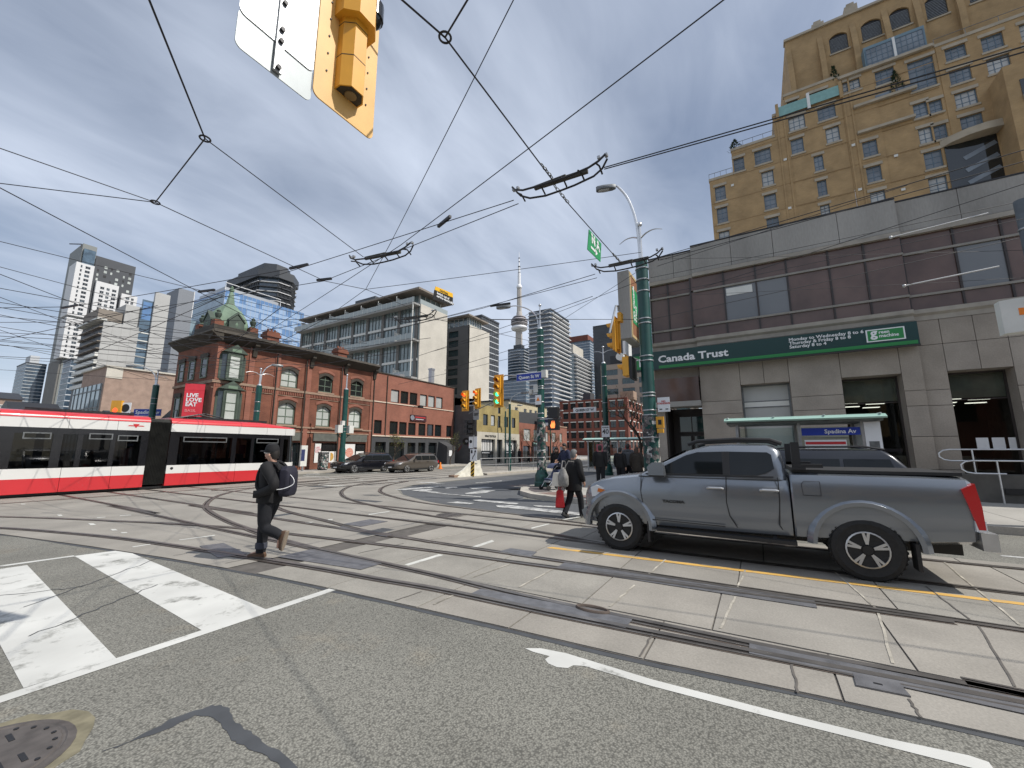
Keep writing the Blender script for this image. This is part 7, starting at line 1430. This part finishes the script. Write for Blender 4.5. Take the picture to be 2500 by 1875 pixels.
cn=thing('traffic_cone','small orange traffic cone by the charcoal porch','cone',(29.4,25.2,.0)); m=MB(); m.lathe([(.16,.03),(.05,.6),(.0,.62)],14); m.build('cone',M['sign_orange'],cn); m=MB(); m.box(-.19,.19,-.19,.19,0,.03); m.build('foot',M['sign_orange'],cn)
pl_=thing('info_pillar','slim information pillar with dark blue panel on the brick sidewalk','info pillar',(18.8,29.6,.145)); m=MB(); m.box(-.25,.25,-.09,.09,.35,1.9); m.build('body',M['off_white'],pl_); m=MB(); m.box(-.24,.05,-.1,-.091,.75,1.6); m.build('panel',M['poster_blue'],pl_); m=MB(); m.cyl((0,0,0),(0,0,.36),.08,n=8); m.build('foot',M['galv'],pl_)
nb=thing('litter_bin','grey sticker covered litter bin beside the information pillar','bin',(20.4,29.5,.145)); m=MB(); m.box(-.28,.28,-.25,.25,.08,1.3); m.build('body',M['postered'],nb); m=MB(); m.box(-.31,.31,-.28,.28,1.3,1.4); m.build('lid',M['galv'],nb); m=MB(); m.box(-.25,.25,-.22,.22,0,.08); m.build('foot',M['dark_metal'],nb)
# ------------------------------------------------------------- people
def skinmesh(name,V,Ed,rad,mt,parent,sub=2,root=0):
    """V joint positions, Ed bones, rad radii -> one continuous surface"""
    me=bpy.data.meshes.new(name); me.from_pydata([tuple(q) for q in V],Ed,[]); o=bpy.data.objects.new(name,me); col.objects.link(o)
    md=o.modifiers.new('s','SKIN'); md.use_smooth_shade=True; md.branch_smoothing=.4
    sv=me.skin_vertices[0].data
    for i,r in enumerate(rad): sv[i].radius=tuple(q*1.25 for q in r) if isinstance(r,tuple) else (r*1.25,r*1.25); sv[i].use_root=(i==root)
    sb=o.modifiers.new('u','SUBSURF'); sb.levels=sub; sb.render_levels=sub
    dg=bpy.context.evaluated_depsgraph_get(); m2=bpy.data.meshes.new_from_object(o.evaluated_get(dg)); o.modifiers.clear(); o.data=m2; bpy.data.meshes.remove(me)
    m2.materials.clear(); m2.materials.append(mt); m2.polygons.foreach_set('use_smooth',[True]*len(m2.polygons)); o.name=name
    o.parent=parent; return o
mat('skin',(.5,.3,.22),.6); mat('skin_b',(.3,.17,.11),.6); mat('hair_black',(.015,.012,.01),.6); mat('hair_brown',(.05,.03,.02),.6)
mat('cloth_black',(.008,.008,.0095),.85,var=.35,vs_=7,bump=.5,bs=18); mat('cloth_denim',(.008,.009,.013),.9,var=.35,vs_=9,bump=.4,bs=22); mat('cloth_navy',(.02,.025,.06),.85,var=.3,vs_=8); mat('cloth_grey',(.1,.105,.115),.9,var=.3,vs_=8); mat('cloth_brown',(.035,.028,.022),.9,var=.4,vs_=12); mat('shoe_brown',(.11,.06,.035),.7,var=.3,vs_=14); mat('shoe_sole',(.25,.2,.15),.8); mat('shoe_black',(.02,.02,.02),.7); mat('cloth_pink',(.4,.25,.24),.9); mat('hair_grey',(.12,.12,.12),.7)
def limb(mb,pts,rad,n=12,st=5):
    P_=smooth_path(pts,st); m_=len(pts)-1; L=[]; pe=None
    for i,q in enumerate(P_):
        d=(P_[min(i+1,len(P_)-1)]-P_[max(i-1,0)]).normalized()
        e=(d.cross(Vector((0,1,0))) if pe is None else pe-d*pe.dot(d)).normalized(); pe=e; g_=d.cross(e); u=i/st; a_=min(int(u),m_-1); r=rad[a_]+(rad[a_+1]-rad[a_])*(u-a_)
        L.append([tuple(q+e*r*math.cos(t)+g_*r*math.sin(t)) for t in [6.2832*k/n for k in range(n)]])
    mb.loft(L)
STAND=dict(hipL=(0,.09,.9),hipR=(0,-.09,.9),kneeL=(.02,.1,.5),kneeR=(.02,-.1,.5),ankL=(-.02,.1,.08),ankR=(-.02,-.1,.08),toeL=(.16,.12,.03),toeR=(.16,-.12,.03),shL=(-.01,.19,1.42),shR=(-.01,-.19,1.42),elL=(-.03,.25,1.14),elR=(-.03,-.25,1.14),wrL=(.05,.24,.9),wrR=(.05,-.24,.9))
def person(label,loc,rz,H=1.7,pose=None,jacket='cloth_black',pants='cloth_denim',shoe='shoe_black',skin='skin',hair='hair_black',hood=False,cap=False,long_hair=False,coat=.86,hands=True,bulk=1.,sub=2,turn=0,group=None):
    t=thing('person',label,'person',loc,rz,group); k=H/1.7
    J=dict(STAND); J.update(pose or {}); J={a_:Vector(b_)*k for a_,b_ in J.items()}
    pel,spi,che,nek,hb=[Vector(q)*k for q in((0,0,.95),(0,0,1.15),(0.01,0,1.34),(.0,0,1.47),(.015,0,1.55))]; hc=Vector((.03,0,1.61))*k
    names=['pel','spi','che','nek','hb','hc','shL','elL','wrL','shR','elR','wrR','hipL','kneeL','ankL','toeL','hipR','kneeR','ankR','toeR']
    P_={'pel':pel,'spi':spi,'che':che,'nek':nek,'hb':hb,'hc':hc,**J}
    # hand: palm end and five fingers
    V=[P_[n] for n in names]; Ed=[(0,1),(1,2),(2,3),(3,4),(4,5),(2,6),(6,7),(7,8),(2,9),(9,10),(10,11),(0,12),(12,13),(13,14),(14,15),(0,16),(16,17),(17,18),(18,19)]
    rad=[.12,.11,.12,.052,.062,(.085,.075),.055,.042,.03,.055,.042,.03,.08,.05,.03,.018,.08,.05,.03,.018]
    V.append(hc+Vector((.01,0,.07))*k); Ed.append((5,20)); rad.append((.082,.07))
    V.append(hc+Vector((.105,0,-.015))*k); Ed.append((5,21)); rad.append(.014)            # nose
    for s,w_ in((1,8),(-1,11)):
        if not hands: continue
        e=P_['elL' if s>0 else 'elR']; d=(V[w_]-e).normalized(); sd=Vector((0,s,0)); fw_=d.cross(sd).normalized()
        base=V[w_]+d*.075*k; i0=len(V); V.append(base); Ed.append((w_,i0)); rad.append((.034,.02))
        for q,l in((-.027,.07),(-.009,.082),(.009,.078),(.027,.06)):
            a_=len(V); V.append(base+fw_*q*k+d*.03*k); V.append(base+fw_*q*k*1.1+d*(.03+l*.55)*k-sd*.012*k); V.append(base+fw_*q*k*1.1+d*(.03+l)*k-sd*.04*k); Ed+= [(i0,a_),(a_,a_+1),(a_+1,a_+2)]; rad+=[.0095,.0085,.0075]
        a_=len(V); V.append(V[w_]+d*.03*k+fw_*.045*k); V.append(V[w_]+d*.085*k+fw_*.06*k-sd*.015*k); Ed+=[(w_,a_),(a_,a_+1)]; rad+=[.0105,.009]
    rr=[tuple(q*k for q in r) if isinstance(r,tuple) else r*k for r in rad]
    skinmesh('body',V,Ed,rr,M[skin],t,sub)
    b=bulk
    m=MB(); L=[]
    for z,rx,ry,xo in((coat,.165,.2,.0),(coat+.02,.172,.205,.0),(1.0,.172,.2,.0),(1.15,.165,.195,.005),(1.3,.165,.2,.0),(1.38,.15,.2,-.01),(1.44,.115,.15,-.02),(1.475,.08,.085,-.015),(1.5,.07,.07,-.005)):
        L.append([(xo*k+rx*b*k*math.cos(q),ry*b*k*math.sin(q),z*k) for q in [6.2832*i_/18 for i_ in range(18)]])
    m.loft(L); jk=m.build('jacket',M[jacket],t,ang=60)
    for s in('L','R'):
        m=MB(); limb(m,[J['sh'+s]+Vector((0,-.05 if s=='L' else .05,.0))*k,J['sh'+s],J['el'+s],J['wr'+s]],[.085*k*b,.088*k*b,.072*k*b,.055*k*b]); m.build('sleeve',M[jacket],jk,ang=60)
    m=MB(); L=[]
    for z,rx,ry in((.8,.1,.14),(.88,.14,.17),(.98,.15,.18),(1.04,.14,.17)): L.append([(rx*k*math.cos(q),ry*k*math.sin(q),z*k) for q in [6.2832*i_/16 for i_ in range(16)]])
    m.loft(L); tr_=m.build('trousers',M[pants],t,ang=60)
    for s in('L','R'):
        an=J['ank'+s]; kn=J['knee'+s]; m=MB(); limb(m,[J['hip'+s]+Vector((0,0,.04))*k,J['hip'+s]-Vector((0,0,.1))*k,kn,kn+(an-kn)*.6,an+(an-kn).normalized()*.012*k],[.115*k,.112*k,.086*k,.076*k,.07*k]); m.build('trouser_leg',M[pants],tr_,ang=60)
    for s in('L','R'):
        an,to=J['ank'+s],J['toe'+s]; d=(to-an); d0=Vector((d.x,d.y,d.z)).normalized(); up=Vector((0,0,1)); sd=d0.cross(up).normalized(); u2=sd.cross(d0).normalized()
        fl=Vector((d.x,d.y,d.z+ .05*k)).normalized(); sd=fl.cross(up if abs(fl.z)<.9 else Vector((1,0,0))).normalized(); u2=sd.cross(fl).normalized()
        m=MB(); c=an-u2*.045*k; L=[]
        for a_,w_,h in((-.085,.03,.05),(-.06,.042,.085),(0,.045,.09),(.07,.046,.07),(.13,.048,.05),(.18,.04,.04),(.205,.02,.028)):
            L.append([tuple(c+fl*a_*k+sd*x*w_*k+u2*(z*h*k-.03*k)) for x,z in((-1,0),(1,0),(1,.45),(.7,.95),(0,1.05),(-.7,.95),(-1,.45))])
        m.loft(L); so=m.build('shoe',M[shoe],t)
        m=MB(); m.loft([[tuple(c+fl*a_*k+sd*x*w_*k*1.06+u2*((z-1)*.022*k-.03*k)) for x,z in((-1,0),(1,0),(1,1),(-1,1))] for a_,w_ in((-.09,.036),(0,.047),(.13,.05),(.21,.022))]); m.build('sole',M['shoe_sole' if shoe=='shoe_brown' else 'black'],so)
    # hair, face
    hd=MB(); Rm=Matrix.Translation(hc)@Matrix.Rotation(turn,4,'Z')
    L=[]
    for z,r0,xo in((-.06,.07,-.035),(.0,.092,-.025),(.05,.102,-.012),(.1,.1,-.004),(.14,.082,0),(.165,.05,0),(.175,.01,0)):
        L.append([tuple(Rm@Vector((xo*k+ r0*k*math.cos(q)*(1.02 if math.cos(q)<0 or z>.06 else .4),r0*k*.86*math.sin(q),z*k))) for q in [6.283*i/14 for i in range(14)]])
    hd.loft(L); ho=hd.build('hair',M[hair],t)
    for s in(-1,1):
        m=MB(); m.ball(Rm@Vector((-.005*k,s*.083*k,.0)),.026*k,8,6,(.7,.4,1)); m.build('ear',M[skin],t)
        m=MB(); m.ball(Rm@Vector((.086*k,s*.032*k,.028*k)),.011*k,8,6); m.build('eye',M['black'],t)
    m=MB(); m.tube([tuple(Rm@Vector((.088*k,q*k,-.052*k))) for q in(-.025,0,.025)],.006*k,5); m.build('mouth',mat('lip',(.35,.14,.12),.6) if 'lip' not in M else M['lip'],t)
    if cap:
        m=MB(); L=[]
        for z,r0 in((.045,.107),(.075,.11),(.12,.104),(.165,.088),(.185,.05),(.19,.01)): L.append([tuple(Rm@Vector((r0*k*math.cos(q),r0*k*.9*math.sin(q),z*k))) for q in [6.283*i/16 for i in range(16)]])
        m.loft(L); co=m.build('cap',M['cloth_black'],t); m=MB(); m.loft([[tuple(Rm@Vector((x*k,y*k,z*k))) for y,z in((-.075*w_,.062),(0,.078),(.075*w_,.062),(0,.066))] for x,w_ in((.08,1),(.14,.9),(.185,.5))]); m.build('peak',M['cloth_black'],co)
    if long_hair: m=MB(); m.loft([[tuple(Rm@Vector((-.04*k+r0*math.cos(q)*k,r0*1.05*math.sin(q)*k,z*k))) for q in [6.283*i/12 for i in range(12)]] for z,r0 in((.08,.09),(0,.1),(-.1,.095),(-.2,.08),(-.24,.04))]); m.build('long_hair',M[hair],ho)
    if hood: m=MB(); m.loft([[tuple(nek+Vector((-.05+r0*math.cos(q),r0*1.2*math.sin(q),z))*k) for q in [6.283*i/12 for i in range(12)]] for z,r0 in((-.05,.08),(0,.11),(.05,.1),(.07,.06))]); m.build('hood',M[jacket],t)
    return t
ped=person('man in black cap, black jacket and brown boots walking across the tracks','',0) if False else person('man in black cap, black jacket and brown boots walking across the tracks',(3.76,6.72,.015),R(121),1.66,
  dict(hipL=(0,.09,.9),hipR=(.01,-.09,.9),kneeR=(.1,-.09,.5),ankR=(.11,-.08,.075),toeR=(.29,-.09,.03),kneeL=(-.02,.1,.5),ankL=(-.29,.11,.36),toeL=(-.26,.11,.17),shL=(-.02,.2,1.41),elL=(-.2,.27,1.14),wrL=(.1,.2,1.0),shR=(.0,-.19,1.42),elR=(-.08,-.27,1.14),wrR=(.14,-.18,1.0)),shoe='shoe_brown',cap=True,hands=False,bulk=1.04,coat=.86)
k_=1.66/1.7
m=MB(); m.tube([tuple(Vector((.115,q*.055,1.64+.01*abs(q)))*k_) for q in(-1.3,-.6,0,.6,1.3)],.007,5); m.tube([tuple(Vector((.1-i*.045,s,1.645))*k_) for i in range(3) for s in(.078,)],.006,5); m.build('glasses',mat('specs',(.75,.72,.65),.3),ped)
for s in(-1,1): m=MB(); m.box(.1,.165,s*.12-.055,s*.12+.055,.92,1.03); m.build('pocket',M['cloth_black'],ped)
m=MB(); m.lathe([(.07,0),(.085,.01),(.085,.09),(.07,.1)],14,(.11*k_,-.08*k_,.12)); m.build('trouser_cuff',mat('cuff',(.045,.05,.07),.9),ped)
bp=thing('backpack','dark navy backpack with white cable on the walking man','backpack',(3.76,6.72,.015),R(121))
L=[]
for x,w_,z0,z1 in((-.18,.13,.98,1.36),(-.22,.16,.94,1.4),(-.3,.155,.93,1.4),(-.35,.13,.95,1.36),(-.37,.1,1.0,1.3)): L.append([(x,-w_,z0+.05),(x,-w_+.04,z0),(x,w_-.04,z0),(x,w_,z0+.05),(x,w_,z1-.06),(x,w_-.05,z1),(x,-w_+.05,z1),(x,-w_,z1-.06)])
m=MB(); m.loft(L); m.build('bag',mat('bag_navy',(.014,.014,.028),.8,var=.3,vs_=8),bp)
for s in(-1,1): m=MB(); m.tube(smooth_path([(-.19,s*.12,1.34),(-.1,s*.12,1.44),(.02,s*.12,1.45),(.12,s*.12,1.36),(.15,s*.13,1.2),(.09,s*.18,1.05),(-.12,s*.17,1.0)],4),.022,6); m.build('strap',M['cloth_black'],bp)
m=MB(); m.tube(smooth_path([(.0,.27,1.02),(-.15,.26,1.05),(-.3,.2,1.06),(-.42,.14,1.12),(-.43,.14,1.2),(-.36,.12,1.27)],5),.006,5); m.build('white_cable',M['sign_white'],bp)
def face(dx,dy): return math.atan2(dy,dx)
WALK=dict(kneeR=(.14,-.09,.52),ankR=(.2,-.09,.09),toeR=(.38,-.09,.06),kneeL=(-.06,.1,.5),ankL=(-.26,.1,.14),toeL=(-.12,.1,.03))
CR='people waiting at the crosswalk corner'
pb=person('person in black coat crossing with a white lampshade and red shopping bag',(9.95,4.1,0),R(-18),1.62,dict(WALK,elL=(-.02,.3,1.15),wrL=(.1,.3,.95),elR=(0,-.26,1.14),wrR=(.1,-.25,.95)),hair='hair_grey',bulk=1.12,coat=.7,group=CR)
ls=thing('lampshade','cream fabric lampshade carried by the crossing person','lampshade',(9.75,4.42,.78)); m=MB(); m.lathe([(.2,0),(.14,.32)],20); m.lathe([(.195,.004),(.135,.318)],20); m.build('shade',mat('shade_cream',(.62,.58,.5),.8),ls); m=MB(); m.cyl((0,0,-.12),(0,0,0),.035,.05,10); m.build('lamp_neck',M['sign_grey'],ls)
rb_=thing('shopping_bag','glossy red patterned shopping bag below the white lampshade','bag',(9.72,4.38,.26),R(20)); L=[[(-w_,-d,z),(w_,-d,z),(w_,d,z),(-w_,d,z)] for z,w_,d in((0,.14,.09),(.02,.16,.11),(.4,.15,.08),(.43,.145,.02))]; m=MB(); m.loft(L); m.build('bag',mat('bag_red',(.42,.02,.025),.35,var=.5,vs_=16,c2=(.3,.01,.015)),rb_)
for s in(-1,1): m=MB(); m.tube([(-.08,s*.03,.42),(-.06,s*.02,.56),(.06,s*.02,.56),(.08,s*.03,.42)],.008,5); m.build('handle',M['sign_red'],rb_)
m=MB(); m.ball((.1,-.05,.42),.07,8,6); m.build('contents',M['sign_white'],rb_)
gb=thing('drawstring_bag','grey and white drawstring bag on the back of the crossing person','bag',(9.8,4.18,.78),R(-18)); L=[[(-.2-d*math.cos(q)*1.0,w_*math.sin(q),z) for q in [6.283*i/12 for i in range(12)]] for z,w_,d in((0,.13,.07),(.05,.16,.1),(.25,.15,.1),(.42,.07,.05),(.46,.03,.03))]; m=MB(); m.loft(L); m.build('bag',mat('bag_grey',(.28,.27,.255),.9,var=.5,vs_=9),gb)
for s in(-1,1): m=MB(); m.tube([(-.2,s*.05,.44),(-.1,s*.1,.62),(.06,s*.14,.6),(.06,s*.15,.3)],.012,5); m.build('strap',M['bag_grey'],gb)
person('bearded man in navy jacket standing behind the stroller',(16.1,7.0,.145),R(150),1.74,dict(elR=(.1,-.25,1.15),wrR=(.25,-.2,1.1)),jacket='cloth_navy',skin='skin_b',group=CR)
person('long-haired woman in pink scarf behind the stroller',(16.9,7.75,.145),R(190),1.6,dict(elL=(.08,.22,1.12),wrL=(.24,.12,1.08)),jacket='cloth_black',long_hair=True,hair='hair_brown',group=CR)
person('person in plain black coat, back turned, left of the pickup hood',(16.9,5.75,.145),R(10),1.66,None,group=CR,bulk=1.06)
person('shorter person in black coat just above the pickup hood',(17.6,5.1,.145),R(-10),1.58,None,group=CR,bulk=1.06)
person('person in grey hooded sweatshirt, back turned, above the pickup hood',(18.3,4.95,.145),R(0),1.74,None,jacket='cloth_grey',hood=True,group=CR,hair='hair_black')
person('person in brown shaggy coat beside the bank corner pole',(17.8,4.45,.145),R(0),1.6,None,jacket='cloth_brown',hair='hair_brown',long_hair=True,bulk=1.15,coat=.7,group=CR)
person('far person in dark clothes before the yellow shop door',(46.5,26.6,.145),R(80),1.68,None,sub=1,jacket='cloth_black')
person('far person in brown coat at the right end of the yellow shop',(48.6,26.4,.145),R(-80),1.7,WALK,sub=1,jacket='cloth_brown')
# stroller
ST=thing('baby_stroller','blue baby stroller with dark hood beside the postered pole','stroller',(14.95,7.0,.145),R(150))
mat('stroller_blue',(.06,.075,.14),.85,var=.2,vs_=6)
L=[]
for i in range(7): q=R(20+i*22); L.append([( -.1+.3*math.cos(q),y,.72+.3*math.sin(q)) for y in(-.22,-.1,0,.1,.22)])
m=MB(); m.loft(L,cap=False,closed=False); m.build('hood',M['stroller_blue'],ST)
m=MB(); m.extr([(-.2,.4),(.05,.34),(.3,.38),(.34,.44),(.05,.44),(-.1,.75),(-.28,.78)],-.2,.2); m.build('seat',M['stroller_blue'],ST)
m=MB(); m.extr([(.1,.36),(.36,.3),(.36,.34),(.12,.44)],-.18,.18); m.build('blanket',M['sign_grey'],ST)
for s in(-1,1):
    m=MB(); m.tube([(.42,s*.24,.12),(.2,s*.24,.4),(-.3,s*.24,.86),(-.5,s*.24,1.02)],.013,6); m.tube([(-.3,s*.24,.1),(.0,s*.24,.55)],.012,6); m.build('frame',M['alu'],ST)
    for x in(.42,-.32): m=MB(); m.lathe([(.03,-.02),(.085,-.02),(.1,-.01),(.1,.01),(.085,.02),(.03,.02)],14,(x,s*.26,.1),'y'); m.build('wheel',M['black_rubber'],ST)
m=MB(); m.tube([(-.5,-.24,1.02),(-.53,0,1.04),(-.5,.24,1.02)],.016,6); m.build('handle',M['black'],ST); m=MB(); m.box(-.3,.25,-.18,.18,.18,.28); m.build('basket',M['cloth_black'],ST)
# ------------------------------------------------------------- bare street trees
def tree(label,loc,h,seed,leaf=0.,spread=1.,mt='bark',lm='leaf_spring'):
    q=random.Random(seed); t=thing('street_tree',label,'tree',loc,0,'bare spring street trees'); tr=MB(); br=MB(); tips=[]
    def grow(mb,p,d,l,r,lv):
        n=3; pts=[p]; dd=d.copy()
        for i in range(n):
            dd=(dd+Vector((q.uniform(-.2,.2),q.uniform(-.2,.2),q.uniform(-.05,.16)))).normalized(); pts.append(pts[-1]+dd*l/n)
        mb.tube(pts,r,6 if lv<2 else 4,r_end=r*.6); e=pts[-1]
        if lv>=2: tips.append(e); tips.append(pts[-2])
        if lv<4:
            for k in range(3 if lv<3 else 2):
                a_=6.283*(k/3+q.random()*.4); nd=(dd*.75+Vector((math.cos(a_),math.sin(a_),.25))*.62*spread).normalized(); grow(br,pts[-1] if k<2 else pts[-2],nd,l*q.uniform(.55,.75),r*.58,lv+1)
    grow(tr,Vector((0,0,0)),Vector((0,0,1)),h*.36,h*.02,0)
    tr.build('trunk',M[mt],t); br.build('branches',M[mt],t)
    if leaf:
        m=MB()
        for e in tips:
            for k in range(int(leaf)):
                c=e+Vector((q.gauss(0,.16),q.gauss(0,.16),q.gauss(0,.14))); a_=Vector((q.uniform(-1,1),q.uniform(-1,1),q.uniform(-1,1))).normalized(); b_=a_.cross(Vector((0,0,1))).normalized(); s_=.05
                m.poly([c-a_*s_,c+b_*s_*.6,c+a_*s_,c-b_*s_*.6])
        m.build('crown',M[lm],t)
tree('small bare tree before the yellow shop window',(45,26.5,.145),4.4,2,0,1.2)
tree('yellow-green budding tree between yellow shop and red shops',(50.5,26.8,.145),5.2,5,5,1.0)
tree('thin budding tree before the charcoal storefront door',(27.6,29.2,.145),3.6,8,3,.9)
tree('thin bare tree before the charcoal storefront porch',(35.8,29.3,.145),3.8,9,2,.9)
tree('broad bare tree right of the maximum 40 sign pole',(27.5,6.6,.145),6.4,12,2,1.25)
tree('dense bare tree at the edge of the bank corner pole',(29,4.6,.145),6.2,15,2,1.2)
tree('far bare tree before the brick warehouse',(60,10.5,.145),6.5,21,1,1.1,'bark_grey')
tree('second far bare tree before the brick warehouse',(75,12.0,.145),7.5,24,1,1.1,'bark_grey')
tree('far budding tree before the low red shops',(57,26.8,.145),5,27,3,1.0)
pp_=thing('potted_shrub','leafy dark shrub in a planter by the charcoal storefront corner','shrub',(26.9,30.6,.145)); m=MB(); m.lathe([(.25,0),(.32,.45)],12); m.build('planter',M['charcoal'],pp_); m=MB(); q=random.Random(4)
for k in range(420): c=Vector((q.gauss(0,.3),q.gauss(0,.3),.5+abs(q.gauss(.5,.35)))); a_=Vector((q.uniform(-1,1),q.uniform(-1,1),q.uniform(-1,1))).normalized(); b_=a_.cross(Vector((0,0,1))).normalized(); m.poly([c-a_*.06,c+b_*.035,c+a_*.06,c-b_*.035])
m.build('foliage',mat('leaf_olive',(.07,.085,.03),.85,var=.5,vs_=5),pp_)
# ------------------------------------------------------------- shop row on the north side of the street, mirrored in the bank glass and the truck
for nm,lb,y0,W_,H_,mt in (('north_shop','brown brick shop on the near side of the street, mirrored in the bank glass',-34,20,9.5,'red_brick'),('north_shop','taller tan brick shop on the near side of the street, mirrored in the pickup doors',-13.8,17,11.5,'tan_brick')):
    t=thing(nm,lb,'building',(-13.5,y0,0),R(90)); hs=[(1+j*3.2,2.8+j*3.2,z,z+1.9) for j in range(int(W_/3.2)) for z in((4.2,7.0) if H_<10 else (4.2,7.0,9.0))][:30]
    hs=[h for h in hs if h[3]<H_-.3]+[(1,5,.4,3.0),(6,10,.4,3.0),(11,15,.4,3.0)]
    m=MB(); m.wall(W_,H_,hs,dep=.2); m.poly([(0,0,H_),(W_,0,H_),(W_,10,H_),(0,10,H_)]); m.build('wall',M[mt],t)
    for h in hs: window(t,h[0],h[2],h[1]-h[0],h[3]-h[2],2,1,.08,'dark_metal','glass_dark',.18)
    m=MB(); m.box(-.1,W_+.1,-.25,.2,H_,H_+.4); m.build('cornice',M['cornice_dark'],t)
